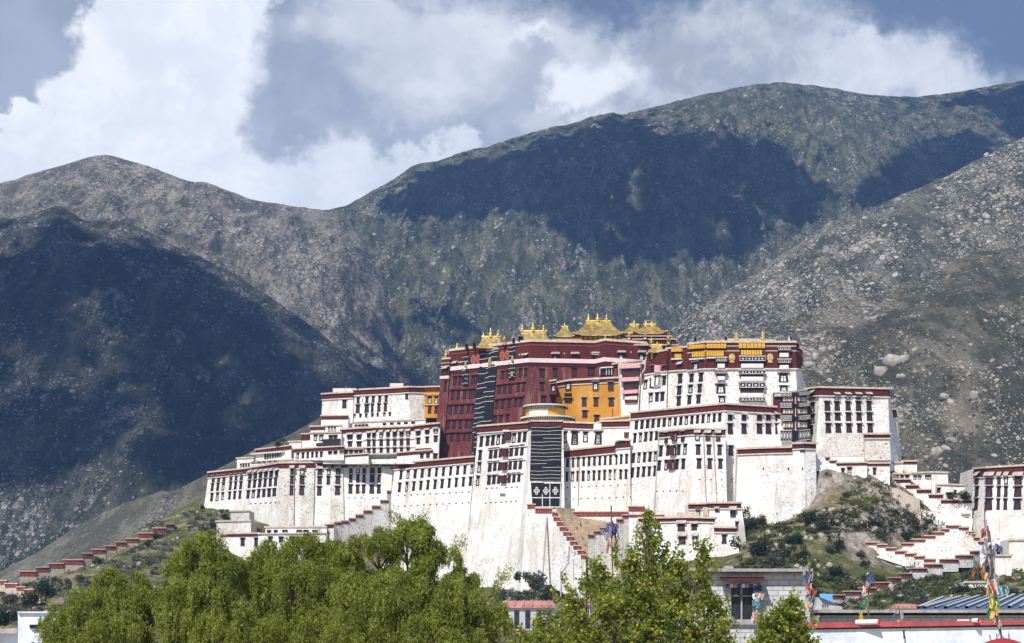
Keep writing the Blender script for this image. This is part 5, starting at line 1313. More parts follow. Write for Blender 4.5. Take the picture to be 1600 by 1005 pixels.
# ======== houses stepping down to the right
house('cliff_house', 'white wall house with a maroon cap at the left end of the cliff row', z4, (264, 482, 346, 480, 670), 640, 638, 5.5, back=12, wins=(((306,), 522, 522, 16, 42, 'r'),))
house('cliff_house', 'narrow stepped wall piece between the first two cliff houses', z4, (346, 500, 388, 500, 670), 638, 637, 4, back=10)
house('cliff_house', 'white cliff house with two windows under a maroon cap', z4, (386, 514, 556, 511, 710), 637, 634, 4.5, back=10, wins=(((420,), 565, 565, 18, 40, 'r'), ((457,), 567, 567, 26, 56, 'w')))
house('cliff_house', 'white cliff house with a single small window', z4, (556, 516, 684, 515, 750), 636, 634, 4.5, back=10, wins=(((597,), 562, 562, 16, 38, 'n'),))
house('cliff_house', 'roof hut with a yellow door and glazed front', z4, (380, 474, 684, 468, 640), 645, 643, .8, back=8, wins=(((438,), 490, 490, 20, 26, 'n'), ((497,), 488, 488, 44, 24, 'w'), ((614,), 488, 488, 56, 26, 'w')))
hh = house('cliff_house', 'small dark doorway hut high against the east wing foot', z4, (485, 418, 548, 416, 580), 646, 645, .8, back=4, wins=(((512,), 440, 440, 26, 20, 'n'),))
house('cliff_house', 'low maroon step beside the doorway hut', z4, (520, 440, 565, 438, 590), 642, 641, 3, back=4)
house('cliff_house', 'tall white block with a maroon roofline right of the east wing foot', z4, (752, 504, 836, 503, 750), 652, 650, 5, back=8)
house('cliff_house', 'pale block left of the maroon roofline block', z4, (690, 514, 756, 512, 750), 648, 646, 1, back=8)
house('cliff_house', 'flat roofed white house with small glazed front on the right slope', z4, (795, 572, 922, 566, 760), 648, 646, 1, back=6, wins=(((825, 850, 890, 905), 596, 594, 18, 22, 'w'),))
house('cliff_house', 'plain white gable block with a thin tan roof on the right slope', z4, (918, 566, 1010, 568, 770), 645, 643, .8, back=8)
house('cliff_house', 'lowest right white house with a sloping tan roof', z4, (950, 634, 1106, 638, 840), 641, 638, .8, back=7, wins=(((1015,), 692, 692, 30, 22, 'n'), ((1050,), 676, 676, 14, 16, 'n'), ((932 + 25,), 668, 668, 20, 26, 'n')))
house('cliff_house', 'small glazed white hut on the wall top', z4, (700, 574, 800, 576, 750), 644, 643, .8, back=6, wins=(((722, 752, 780), 590, 590, 20, 18, 'n'),))
stepwall('stepped_wall', 'broad white wall with maroon caps stepping down right below the cliff houses', 'wall',
    sz(z4, [(674, 800, 604), (773, 846, 637), (835, 916, 662), (902, 983, 690), (970, 1145, 720)]), 6, [50, 48, 46, 52, 62], (640, 636), thick=5, mat='penbey', group='stepped walls')
EB = Bld('east_gate_tower', 'white tower at the right edge with three rows of large dark windows', 'tower',
    [z4(1158, 545) + z4(1128, 1000) + (642,), z4(1232, 540) + z4(1225, 1000) + (630,), z4(1440, 528) + z4(1445, 1000) + (622,), z4(1700, 520) + z4(1720, 1000) + (624,)], back=20)
EB.parapet(15)
for (x, w) in ((1176, 20), (1243, 42), (1298, 20), (1338, 20), (1405, 46), (1470, 20), (1530, 44)):
    win(EB, *z4(x, 605), w / K, 60 / K, 'f'); win(EB, *z4(x - 3, 676), w / K, 58 / K, 'r'); win(EB, *z4(x - 6, 747), w / K, 62 / K, 'r')
for i in range(4): slab(EB, z4, [(1222 + i * 70, 800), (1232 + i * 70, 798), (1228 + i * 70, 940), (1216 + i * 70, 940)], -.1, .35, 'white', 'buttress')
gd = house('gate_lodge', 'tiny gate lodge with a dark doorway beside the tower foot', z4, (1088, 802, 1134, 800, 900), 634, 633, 2, back=3, wins=(((1112,), 842, 842, 24, 44, 'n'),))
stepwall('stepped_wall', 'upper zigzag stair wall climbing to the peak beside the tower', 'wall',
    sz(z7, [(756, 815, 442), (812, 880, 420), (877, 936, 400), (933, 986, 379), (983, 1014, 362), (1012, 1082, 343), (1070, 1126, 353), (1110, 1146, 377), (1128, 1162, 390), (1153, 1188, 410), (1178, 1216, 433)]), 5.2,
    [24, 30, 36, 42, 48, 54, 52, 46, 42, 36, 30], (614, 620), thick=3, group='stepped walls')
stepwall('stepped_wall', 'middle zigzag stair wall descending right across the cliff foot', 'wall',
    sz(z7, [(549, 622, 436), (612, 668, 449), (662, 720, 468), (713, 780, 486), (768, 834, 500), (822, 882, 515), (875, 941, 531)]), 5.2, [26, 26, 26, 26, 26, 24, 22], (606, 598), thick=3, group='stepped walls')
stepwall('stepped_wall', 'lower zigzag stair wall with the longest red caps reaching the foot of the hill', 'wall',
    sz(z7, [(362, 432, 732), (430, 522, 712), (518, 608, 692), (606, 686, 662), (683, 744, 635), (742, 807, 612), (805, 891, 583), (889, 978, 560), (976, 1068, 533), (1066, 1152, 510), (1148, 1186, 487)]), [6.5, 7, 7.5, 9.5, 8.5, 8, 6, 6, 6, 6, 6],
    [20, 20, 20, 20, 18, 18, 20, 20, 20, 20, 20], (546, 592), thick=3.5, group='stepped walls')
Bld('stair_embankment', 'pale rubble embankment between the upper and middle zigzag stair walls', 'embankment',
    [z7(745, 470) + z7(600, 520) + (617, 603), z7(880, 445) + z7(800, 585) + (617, 601), z7(1010, 415) + z7(960, 600) + (618, 600), z7(1150, 420) + z7(1190, 560) + (618, 598)], wall='pitted', back=8)
stepwall('stepped_wall', 'long far left stair wall climbing the ridge line with brick red caps', 'wall',
    sz(z8, [(110, 205, 600), (203, 276, 577), (275, 358, 556), (353, 466, 535), (460, 517, 499), (515, 592, 477), (590, 650, 457), (650, 708, 435), (705, 776, 416), (776, 858, 385), (857, 931, 357), (930, 976, 334)]), [8, 8, 8, 8, 8, 7.5, 7, 7, 7, 7.5, 7, 6.5],
    [24, 18, 22, 26, 24, 16, 12, 12, 12, 12, 11, 10], (698, 740), thick=1.6, wallmat='rubble', group='stepped walls')
stepwall('stepped_wall', 'short lower left stair wall descending right at the picture edge', 'wall', sz(z8, [(-60, 38, 652), (28, 98, 669), (94, 141, 687), (136, 193, 702), (188, 226, 731)]), 6.5, [18, 18, 18, 18, 14], (628, 610), thick=1.6, wallmat='rubble', group='stepped walls')
# white walls far right bottom
house('garden_wall', 'white washed wall block behind the prayer flags at the right edge', z7, (1352, 425, 1500, 425, 640), 560, 556, 0, rootcat='wall', back=10)
house('garden_wall', 'white wall with bare patches left of the taller wall block', z7, (1274, 512, 1366, 512, 740), 556, 552, 0, rootcat='wall', back=10)
house('garden_wall', 'low white wall below the bushes at the right', z7, (1105, 662, 1240, 662, 790), 540, 536, 0, rootcat='wall', back=8)
house('garden_wall', 'lowest cream wall beside the blue striped roof', z7, (1028, 738, 1125, 738, 800), 530, 528, 0, rootcat='wall', back=8)

rv = Bld('masonry_revetment', 'pale rubble revetment patching the cliff under the right hand cliff houses', 'retaining wall',
    [z4(560, 650) + z4(585, 740) + (636,), z4(640, 640) + z4(650, 790) + (633,), z4(730, 660) + z4(740, 850) + (632,), z4(850, 720) + z4(865, 900) + (633,)], wall='rubble', back=10, k=.25)
rv2 = Bld('masonry_revetment', 'white plastered retaining wall reaching down to the upper zigzag stairs', 'retaining wall',
    [z4(815, 770) + z4(820, 900) + (634,), z4(980, 800) + z4(975, 905) + (633,), z4(1150, 830) + z4(1140, 930) + (632,)], wall='white', back=10)
# ---------------------------------------------------------------- foreground roofs
def mat_block(name, c1, c2, mortar, bw, bh, msize=0.02):
    m, n, b = new_mat(name, 0.9)
    co = n.node('ShaderNodeTexCoord').outputs['Object']
    sep = n.node('ShaderNodeSeparateXYZ'); n.l.new(co, sep.inputs[0])
    cb = n.node('ShaderNodeCombineXYZ'); n.put(cb.inputs[0], n.math('ADD', sep.outputs[0], sep.outputs[1])); n.put(cb.inputs[1], sep.outputs[2])
    br = n.node('ShaderNodeTexBrick'); n.l.new(cb.outputs[0], br.inputs['Vector'])
    for k, v in (('Color1', c1), ('Color2', c2), ('Mortar', mortar)): n.put(br.inputs[k], v)
    br.inputs['Scale'].default_value = 1; br.inputs['Brick Width'].default_value = bw; br.inputs['Row Height'].default_value = bh
    br.inputs['Mortar Size'].default_value = msize; br.inputs['Mortar Smooth'].default_value = 0.2
    f = n.noise(co, 4, 6, 0.7); st = n.noise(n.mapping(co, (3, 3, .4)), 1.2, 4, .6)
    c = n.mix(n.ramp(f, 0.35, 0.7, 0, .35), br.outputs['Color'], tuple(x * .6 for x in c1))
    c = n.mix(n.ramp(st, 0.55, 0.75, 0, .35), c, (0.2, 0.18, 0.16))
    n.put(b.inputs['Base Color'], c)
    bump(n, b, n.math('SUBTRACT', n.math('MULTIPLY', f, .3), br.outputs['Fac']), 0.5, 0.02)
    return m
M['block'] = mat_block('grey_stone_block', (0.46, 0.46, 0.46), (0.54, 0.54, 0.53), (0.24, 0.24, 0.25), 0.56, 0.27)
M['cement'] = mat_plain('cement_coping', (0.33, 0.31, 0.29), .9, .2, 1.5)
M['bluewash'] = mat_plain('pale_blue_plaster', (0.62, 0.67, 0.76), .9, .14, .8)
M['redledge'] = mat_plain('red_painted_ledge', (0.36, 0.075, 0.08), .7, .15, .8)
M['bluemetal'] = mat_plain('blue_sheet_metal', (0.075, 0.12, 0.21), .5, .2, 1.0)
M['tarp'] = mat_plain('blue_tarpaulin', (0.10, 0.28, 0.55), .7, .1, 1.0)
M['tent'] = mat_plain('grey_canvas', (0.40, 0.41, 0.43), .9, .1, .6)
M['redroof'] = mat_plain('faded_red_tin', (0.45, 0.22, 0.19), .8, .25, .4)
M['umbrella'] = mat_plain('dark_red_canvas', (0.30, 0.035, 0.04), .8, .12, 1.0)
def flatbox(b, px0, px1, y0, y1, D, dep, mi=0):
    """box whose front face (depth D) covers px0..px1, y0..y1 and which runs dep metres north"""
    a, c = P(px0, y1, D), P(px1, y0, D)
    b.box(((a.x + c.x) / 2, D + dep / 2, (a.z + c.z) / 2), (c.x - a.x, dep, c.z - a.z), mi)
def fb(name, mat, root, *a):
    b = MB(); flatbox(b, *a); return b.build(name, M[mat], root)
SB = empty('stone_block_house', (P(1180, 985, 96).x, 96, -12), 'grey stone block house with a cement roof edge and one tall dark window', 'house')
b = MB(); a_, c_ = P(1085, 895, 92), P(1266, 895, 92); b.box(((a_.x + c_.x) / 2, 97, (a_.z - 12) / 2), (c_.x - a_.x, 10, a_.z + 12)); b.build('wall', M['block'], SB)
fb('roof_edge', 'cement', SB, 1070, 1270, 888.5, 893.2, 91.4, 11.5)
b = MB()
for i in range(60): flatbox(b, 1086 + i * 3.05, 1087.6 + i * 3.05, 893.6, 896.2, 91.8, .35)
b.build('eave_dentils', M['cement'], SB)
w_ = fb('window', 'glass', SB, 1142, 1177.5, 915, 968, 91.93, .15)
b = MB()
for (x0, x1, y0, y1) in ((1139, 1142.5, 912, 972), (1157.5, 1160, 915, 968), (1177, 1180, 912, 972), (1142, 1178, 930.5, 932.5), (1136, 1184, 968, 976)): flatbox(b, x0, x1, y0, y1, 91.8, .16)
b.build('frame', M['pipe'], w_)
b = MB()
for i in range(9): flatbox(b, 1134 + i * 6.2, 1139.4 + i * 6.2, 912.5, 918.5, 91.5, .1, i % 3)
b.build('painted_valance', [mat_plain('valance_blue', (.06, .08, .35), .8), M['cloth'], mat_plain('valance_ochre', (.5, .3, .1), .8)], w_)
q0, q1 = P(1128, 908, 91.0), P(1197, 908, 91.0); b = MB()
b.hexa([q0, q1, Vector((q1.x, 92, q1.z + .16)), Vector((q0.x, 92, q0.z + .16))], [q0 + Vector((0, 0, .07)), q1 + Vector((0, 0, .07)), Vector((q1.x, 92, q1.z + .23)), Vector((q0.x, 92, q0.z + .23))])
b.build('awning', M['maroonwood'], w_)
fb('roof_box', 'cement', SB, 1132, 1146, 884.5, 889, 93, 1)

GB = empty('grey_parapet_house', (P(1440, 985, 98).x, 98, -12), 'long low grey brick parapet with dark eave line across the lower right', 'house')
b = MB(); a_, c_ = P(1282, 958, 96), P(1720, 958, 96); b.box(((a_.x + c_.x) / 2, 101, (a_.z - 12) / 2), (c_.x - a_.x, 10, a_.z + 12)); b.build('wall', M['block'], GB)
fb('roof_edge', 'cement', GB, 1278, 1730, 952.8, 957.6, 95.3, 11.5)
b = MB()
for i in range(130): flatbox(b, 1283 + i * 3.3, 1284.9 + i * 3.3, 957.8, 961.5, 95.75, .4)
b.build('eave_dentils', M['black'], GB)
fb('ash_wall', 'cement', GB, 1268, 1281, 962, 1000, 92, 6)

RL = empty('red_ledge_house', (P(1440, 985, 72).x, 72, -12), 'pale blue plastered wall with a dark red painted ledge at the bottom right', 'house')
b = MB(); a_, c_ = P(1250, 975, 71), P(1760, 975, 71); b.box(((a_.x + c_.x) / 2, 74, (a_.z - 12) / 2), (c_.x - a_.x, 6, a_.z + 12)); b.build('wall', M['bluewash'], RL)
b = MB(); b.prism([P(1243, 973, 70.85), P(1243, 982, 70.85), P(1760, 973.5, 70.85), P(1760, 967.5, 70.85)], Vector((0, 1.5, 0))); b.build('ledge', M['redledge'], RL)
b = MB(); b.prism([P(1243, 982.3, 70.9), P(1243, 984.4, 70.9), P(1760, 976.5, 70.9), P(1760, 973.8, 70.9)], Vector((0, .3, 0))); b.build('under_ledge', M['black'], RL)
b = MB(); b.tube([P(1412, 985, 70.8), P(1413, 998, 70.8)], .035); b.build('bracket', M['black'], RL)
def tube_thing(name, label, cat, p0, p1, r, mats):
    b = MB(); d = (p1 - p0)
    b.tube([p0, p0 + d * .93], r, 14, 0); b.tube([p0 + d * .93, p1], [r * 1.05, r * 1.05], 14, 1)
    u = Vector((0, 0, 1)); k = [tuple(p1 + (u * math.cos(a) * r + Vector((0, 1, 0)) * math.sin(a) * r)) for a in [i * math.pi / 6 for i in range(12)]]
    b.add(k, [tuple(range(12))], 1)
    tag(b.build(name, mats, None, loc=p0), label, cat)
tube_thing('cloth_roll', 'white cloth roll with a red end lying on the red ledge', 'roll', P(1337, 972.5, 70.9), P(1374, 971.8, 70.6), .1, [M['cloth'], mat_plain('bright_red', (.7, .07, .03), .7)])
tube_thing('cloth_roll', 'small bright pink roll end on the red ledge toward the right edge', 'roll', P(1520, 969.8, 70.9), P(1530, 969.6, 70.6), .085, [M['cloth'], mat_plain('hot_pink', (.8, .10, .30), .7)])
b = MB(); b.prism([P(1496, 971.5, 70.9), P(1516, 971.2, 70.9), P(1514, 968, 70.9), P(1500, 967.8, 70.9)], Vector((0, .3, 0))); tag(b.build('folded_cloth', M['cloth'], None, loc=P(1505, 971, 71)), 'pale folded cloth left of the pink roll', 'cloth')
# umbrella at the bottom edge
um = empty('market_umbrella', P(1567, 1060, 60), 'dark red canvas umbrella top poking in at the bottom right corner', 'umbrella')
cc = P(1567, 1006, 60); b = MB(); b.lathe(cc, [(1.15, -.25), (.8, -.03), (.4, .12), (.05, .2)], 8); b.build('canopy', M['umbrella'], um)
b = MB(); b.tube([cc + Vector((0, 0, -1.4)), cc + Vector((0, 0, .25))], .03); b.build('pole', M['pipe'], um)
# blue ribbed roof
BR = empty('blue_roofed_shed', P(1530, 985, 140), 'long shed with a sloping dark blue ribbed metal roof and pale strips', 'shed')
A0, A1, B1, B0 = P(*z7(845, 822), 130), P(*z7(1560, 818), 128), P(*z7(1560, 742), 148), P(*z7(960, 764), 150)
b = MB(); b.hexa([A0, A1, B1, B0], [p + Vector((0, 0, .12)) for p in (A0, A1, B1, B0)]); b.build('roof', M['bluemetal'], BR)
b = MB()
for i in range(13):
    t = i / 12; b.tube([lerp(A0, A1, max(0, t - .12)) + Vector((0, 0, .2)), lerp(B0, B1, min(1, t + .04)) + Vector((0, 0, .2))], .10 if i % 2 else .17, 4)
b.build('ribs', M['tent'], BR)
b = MB(); b.prism([A0 + Vector((.5, 1, -.1)), A1 + Vector((0, 1, -.1)), A1 + Vector((0, 1, -13)), A0 + Vector((.5, 1, -13))], Vector((0, 14, 0))); b.build('wall', M['cement'], BR)
# tarpaulin, tent, tin roofs
b = MB(); q = [P(*z7(288, 728), 505), P(*z7(362, 730), 505), P(*z7(362, 790), 503), P(*z7(300, 786), 503)]; b.prism(q, Vector((0, .4, 0)))
tag(b.build('tarpaulin', M['tarp'], None, loc=q[2]), 'bright blue tarpaulin hung at the foot of the lower stair wall', 'tarpaulin')
b = MB(); q = [P(*z7(262, 825), 500), P(*z7(280, 748), 500), P(*z7(305, 752), 498), P(*z7(415, 800), 498), P(*z7(420, 830), 498)]; b.prism(q, Vector((0, 4, 0)))
tag(b.build('canvas_tent', M['tent'], None, loc=q[4]), 'grey canvas tent in front of the blue tarpaulin', 'tent')
def shed(label, px0, px1, ye, yr, yb, D, dep, roofm='redroof', wallm='tent'):
    r = empty('tin_roofed_shed', P((px0 + px1) / 2, yb, D), label, 'shed')
    b = MB(); flatbox(b, px0 + 1, px1 - 1, ye, yb, D, dep); b.build('wall', M[wallm], r)
    e0, e1 = P(px0, ye, D - .5), P(px1, ye, D - .5); g0, g1 = P(px0 + 4, yr, D + dep / 2), P(px1 - 4, yr, D + dep / 2)
    b = MB(); b.hexa([e0, e1, g1, g0], [p + Vector((0, 0, .25)) for p in (e0, e1, g1, g0)])
    for i in range(6): b.tube([lerp(e0, e1, (i + .5) / 6) + Vector((0, 0, .3)), lerp(g0, g1, (i + .5) / 6) + Vector((0, 0, .3))], .15, 4)
    b.build('roof', M[roofm], r)
    b = MB()
    for i in range(5): flatbox(b, lerp(px0, px1, (i + .25) / 5), lerp(px0, px1, (i + .7) / 5), ye + 4, yb - 3, D - .1, .2)
    b.build('opening', M['glass'], r)
shed('long shed with a faded pink tin roof between the willow and the poplar', 782, 868, 950, 941, 985, 300, 12)
shed('little shed with a tan roof half hidden behind the poplar leaves', 905, 925, 945, 939, 985, 290, 8)
shed('low shed with a brick red roof among the bushes above the parapet', 1392, 1436, 951, 946, 960, 420, 8, wallm='cement')
# low white building at the left bottom
WB = empty('flat_white_house', P(60, 985, 118) + Vector((0, 0, -12)), 'plain flat roofed pale house with a dark slot window at the bottom left corner', 'house')
b = MB(); a_, c_ = P(28, 957, 114), P(130, 957, 114); b.box(((a_.x + c_.x) / 2, 118, (a_.z - 12) / 2), (c_.x - a_.x, 8, a_.z + 12)); b.build('wall', M['bluewash'], WB)
fb('roof_edge', 'bluewash', WB, 27.5, 132, 955.6, 958, 113.8, 8.6); fb('slot_window', 'glass', WB, 46, 90, 976, 981.5, 113.9, .3); fb('slot_ledge', 'bluewash', WB, 44, 92, 974.5, 976, 113.6, .5)
b = MB(); a_, c_ = P(-60, 990, 115.4), P(28, 990, 115.4); b.box(((a_.x + c_.x) / 2, 119, (a_.z - 12) / 2), (c_.x - a_.x, 6, a_.z + 12)); b.build('side_wall', M['bluewash'], WB)
fb('side_roof', 'cement', WB, -60, 27, 982, 990, 115.2, 6.5)

# ---------------------------------------------------------------- prayer flags
FC = {k: mat_plain('flag_' + k, c, .9, .12, 3) for k, c in dict(blue=(.06, .09, .24), white=(.55, .53, .52), red=(.45, .09, .06), green=(.05, .20, .13), yellow=(.60, .42, .07), orange=(.55, .20, .08), pink=(.55, .33, .31), grey=(.25, .24, .30), sky=(.12, .38, .65)).items()}
for m_ in FC.values():
    pass
def cloth_piece(root, c, w, h, col, rnd):
    V = []; n_, k_ = 5, 6; a = rnd.uniform(0, 3.14); ph = rnd.uniform(0, 6); dx = Vector((math.cos(a), math.sin(a), rnd.uniform(-.5, .5))).normalized(); dz = Vector((rnd.uniform(-.35, .35), rnd.uniform(-.3, .3), -1))
    nn = dx.cross(dz).normalized(); b = MB()
    for j in range(k_ + 1):
        for i in range(n_ + 1):
            s, t = i / n_ - .5, j / k_
            b.v.append(tuple(c + dx * w * s * (1 - .25 * t) + dz * h * t + nn * w * .18 * math.sin(s * 7 + t * 5 + ph)))
    for j in range(k_):
        for i in range(n_):
            q = j * (n_ + 1) + i; b.f.append((q, q + 1, q + n_ + 2, q + n_ + 1)); b.m.append(0)
    return b.build('flag', FC[col], root)
def flagpole(label, pts, D, lst, pole=.06, seed=0, lean=None, tail=()):
    """pts: pole pixels from foot to top; lst: (px, py, spread px, n, colours, flag size m)"""
    rnd = random.Random(seed)
    root = empty('prayer_flag_pole', P(*pts[0], D), label, 'flagpole', 'prayer flag poles')
    b = MB(); b.tube([P(*q, D) for q in pts], pole, 6); b.build('pole', M['bark'], root)
    for (px, py, sx, sy, n_, cols, sz_) in lst:
        for i in range(max(3, int(n_ * .8))):
            c = P(px + rnd.gauss(0, sx * .8), py + rnd.gauss(0, sy), D + rnd.uniform(-.3, .3))
            cloth_piece(root, c, sz_ * rnd.uniform(.25, .75), sz_ * rnd.uniform(.8, 1.9), rnd.choice(cols), rnd)
    for (pa, pb, cols, sz_) in tail:          # a string of flags
        n_ = 9
        for i in range(n_):
            t = i / n_; c = P(lerp(pa[0], pb[0], t), lerp(pa[1], pb[1], t) + 6 * math.sin(t * 3.14), D)
            cloth_piece(root, c, sz_, sz_, cols[i % len(cols)], rnd)
    return root
flagpole('tall pole bundled with tattered grey, red, green and yellow flags at the right', [(1566, 1000), (1556, 960), (1552, 900), (1545, 830)], 66,
    [(1544, 852, 7, 5, 26, ['grey', 'grey', 'white', 'blue'], .28), (1541, 870, 7, 9, 18, ['grey', 'white', 'white'], .26), (1540, 884, 9, 6, 26, ['red', 'orange', 'red', 'white', 'blue', 'green'], .26), (1548, 900, 7, 7, 16, ['white', 'green', 'orange', 'red'], .26),
     (1550, 912, 5, 10, 26, ['yellow', 'green', 'orange', 'yellow', 'white'], .28), (1551, 932, 5, 9, 24, ['yellow', 'green', 'yellow', 'orange', 'green'], .28), (1552, 948, 4, 7, 14, ['sky', 'pink', 'yellow', 'green'], .28), (1568, 918, 5, 3, 6, ['sky', 'white'], .18), (1562, 965, 3, 8, 8, ['pink', 'white', 'grey'], .2), (1568, 992, 9, 4, 10, ['white', 'yellow', 'grey'], .15)], .05, 1)
flagpole('thin pole of blue and orange flags standing on the stone block house roof', [(1270, 965), (1268, 930), (1262, 868)], 91.2,
    [(1263, 897, 4, 3, 8, ['blue', 'blue', 'grey'], .25), (1266, 918, 6, 5, 16, ['red', 'orange', 'pink', 'blue'], .26), (1262, 930, 4, 4, 6, ['green', 'sky'], .2), (1267, 942, 4, 5, 10, ['yellow', 'orange', 'white'], .25), (1262, 880, 2, 6, 5, ['white', 'grey', 'yellow'], .22)], .04, 2)
flagpole('slim pole with dark blue, white and green flags left of the pale roll', [(1357, 966), (1357, 930), (1359, 885)], 92,
    [(1359, 896, 2.5, 5, 9, ['blue', 'grey', 'blue'], .26), (1354, 910, 4, 4, 10, ['white', 'grey', 'red'], .24), (1355, 918, 3, 3, 8, ['red', 'pink'], .22), (1347, 938, 1.5, 6, 6, ['green', 'sky'], .2), (1353, 936, 2, 8, 8, ['yellow', 'green', 'white'], .22), (1345, 962, 1.5, 3, 3, ['yellow'], .28)], .035, 3)
flagpole('short cluster of blue and pink flags on the parapet centre', [(1405, 972), (1405, 948)], 71,
    [(1398, 957, 1.5, 4, 6, ['blue', 'grey', 'white'], .15), (1407, 956, 2, 3, 7, ['blue', 'grey', 'white'], .15), (1405, 966, 2, 4, 8, ['pink', 'orange', 'white'], .13)], .02, 4)
flagpole('tall pole of blue, red and green flags rising behind the poplar crown', [(958, 985), (957, 900), (955, 790)], 118,
    [(957, 822, 6, 4, 22, ['blue', 'blue', 'grey', 'red'], .42), (946, 830, 4, 5, 8, ['grey', 'pink', 'blue'], .4), (959, 842, 4, 5, 12, ['red', 'orange', 'pink'], .38), (962, 852, 4, 6, 12, ['green', 'sky', 'green'], .38), (970, 855, 3, 9, 7, ['grey', 'white'], .3), (961, 875, 3, 8, 10, ['yellow', 'orange', 'red'], .35)], .05, 5)
wf = empty('prayer_flags', P(1182, 920, 91.5), 'bunch of faded prayer flags hanging beside the stone house window', 'flags'); rnd = random.Random(9)
for (px, py, s, sy, n_, cols) in ((1184, 915, 3, 2, 8, ['blue', 'blue', 'grey']), (1183, 928, 2.5, 4, 9, ['pink', 'white']), (1183, 940, 2.5, 4, 9, ['green', 'yellow', 'sky']), (1181, 955, 2, 7, 9, ['pink', 'white', 'pink'])):
    for i in range(n_): cloth_piece(wf, P(px + rnd.gauss(0, s), py + rnd.gauss(0, sy), 91.5), .2, .3, rnd.choice(cols), rnd)
fl_ = flagpole('faint pole with one small red banner against the tower foot', [z4(1215, 930), z4(1215, 780)], 560, [(*z4(1218, 880), 4, 7, 8, ['red', 'pink', 'grey'], 2.2)], .15, 6)

# ---------------------------------------------------------------- people on the stairs
def person(loc, label, top, walk=True, group='people on the palace stairs'):
    me = bpy.data.meshes.new('person')
    v = [(0, 0, .92), (0, 0, 1.15), (0, 0, 1.40), (0, 0, 1.52), (0, -.02, 1.66), (.16, 0, 1.38), (.24, .04, 1.12), (.22, -.10, .88), (-.16, 0, 1.38), (-.24, -.04, 1.12), (-.22, .10, .88),
         (.10, 0, .86), (.11, -.12, .48), (.11, -.05, .06), (.11, -.20, .03), (-.10, 0, .86), (-.11, .08, .48), (-.11, .22, .08), (-.11, .10, .03)]
    e = [(0, 1), (1, 2), (2, 3), (3, 4), (2, 5), (5, 6), (6, 7), (2, 8), (8, 9), (9, 10), (0, 11), (11, 12), (12, 13), (13, 14), (0, 15), (15, 16), (16, 17), (17, 18)]
    me.from_pydata(v, e, [])
    o = bpy.data.objects.new('person', me); C.objects.link(o); o.location = loc
    sk = o.modifiers.new('skin', 'SKIN'); r = [.15, .14, .16, .06, .11, .07, .05, .035, .07, .05, .035, .09, .06, .045, .04, .09, .06, .045, .04]
    for i, d in enumerate(me.skin_vertices[0].data): d.radius = (r[i], r[i]); d.use_root = (i == 0)
    o.modifiers.new('sub', 'SUBSURF').levels = 1
    me.materials.append(top); tag(o, label, 'person', group)
    return o
pm = {k: mat_plain('clothes_' + k, c, .9) for k, c in dict(dark=(.03, .03, .05), blue=(.06, .09, .25), red=(.3, .04, .04), grey=(.2, .2, .22)).items()}
def put_person(px, py, D, label, col): person(P(px, py, D), label, pm[col])
put_person(*z7(823, 578), 582, 'left one of two people in dark clothes pausing on the zigzag stairs', 'dark')
put_person(*z7(843, 578), 582, 'right one of two people pausing on the zigzag stairs', 'grey')
put_person(*z6(182, 450), 641, 'upper person in blue climbing the central stair ramp', 'blue')
put_person(*z6(192, 490), 639, 'lower person in grey climbing the central stair ramp', 'grey')
put_person(*z7(308, 818), 495, 'person in dark clothes left of the group before the grey tent', 'dark')
put_person(*z7(322, 818), 495, 'person in blue in the middle of the group before the grey tent', 'blue')
put_person(*z7(336, 818), 495, 'person in red at the right of the group before the grey tent', 'red')

for (x, y, D, lb, col) in ((150, 395, 648, 'climber in red near the left wall of the ramp', 'red'), (170, 372, 651, 'climber in dark coat high on the ramp centre', 'dark'), (205, 365, 653, 'climber in grey high on the ramp right side', 'grey'), (120, 340, 654, 'climber in blue near the ramp top', 'blue'), (215, 430, 644, 'climber in red near the right wall of the ramp', 'red')):
    put_person(*z6(x, y), D, lb, col)
# ---------------------------------------------------------------- bushes on the hill
def mat_leaf(name, lo, hi, trans=0.35, odd=None):
    m = bpy.data.materials.new(name); m.use_nodes = True; n = NT(m.node_tree); b = m.node_tree.nodes['Principled BSDF']
    g = n.node('ShaderNodeNewGeometry')
    co = n.node('ShaderNodeTexCoord').outputs['Object']
    f = n.math('ADD', n.math('MULTIPLY', g.outputs['Random Per Island'], .55), n.math('MULTIPLY', n.ramp(n.noise(co, .9, 4, .6), .35, .65), .45))
    c = n.mix(f, lo, hi)
    if odd: c = n.mix(n.ramp(g.outputs['Random Per Island'], 0.955, 0.965), c, odd)
    n.put(b.inputs['Base Color'], c); b.inputs['Roughness'].default_value = .55; b.inputs['Specular IOR Level'].default_value = .35
    tr = n.node('ShaderNodeBsdfTranslucent'); n.put(tr.inputs[0], n.mix(0.5, c, (hi[0] * 1.3, hi[1] * 1.3, hi[2] * .6)))
    mx = n.node('ShaderNodeMixShader'); mx.inputs[0].default_value = trans
    n.l.new(b.outputs[0], mx.inputs[1]); n.l.new(tr.outputs[0], mx.inputs[2]); n.l.new(mx.outputs[0], m.node_tree.nodes['Material Output'].inputs[0])
    return m
LF = {'dark': mat_leaf('dark_bush_leaf', (.018, .035, .018), (.045, .070, .030)), 'olive': mat_leaf('olive_bush_leaf', (.045, .06, .018), (.11, .12, .035)), 'grey': mat_leaf('grey_bush_leaf', (.06, .075, .06), (.13, .14, .115)), 'bright': mat_leaf('bright_bush_leaf', (.07, .11, .02), (.20, .22, .04))}
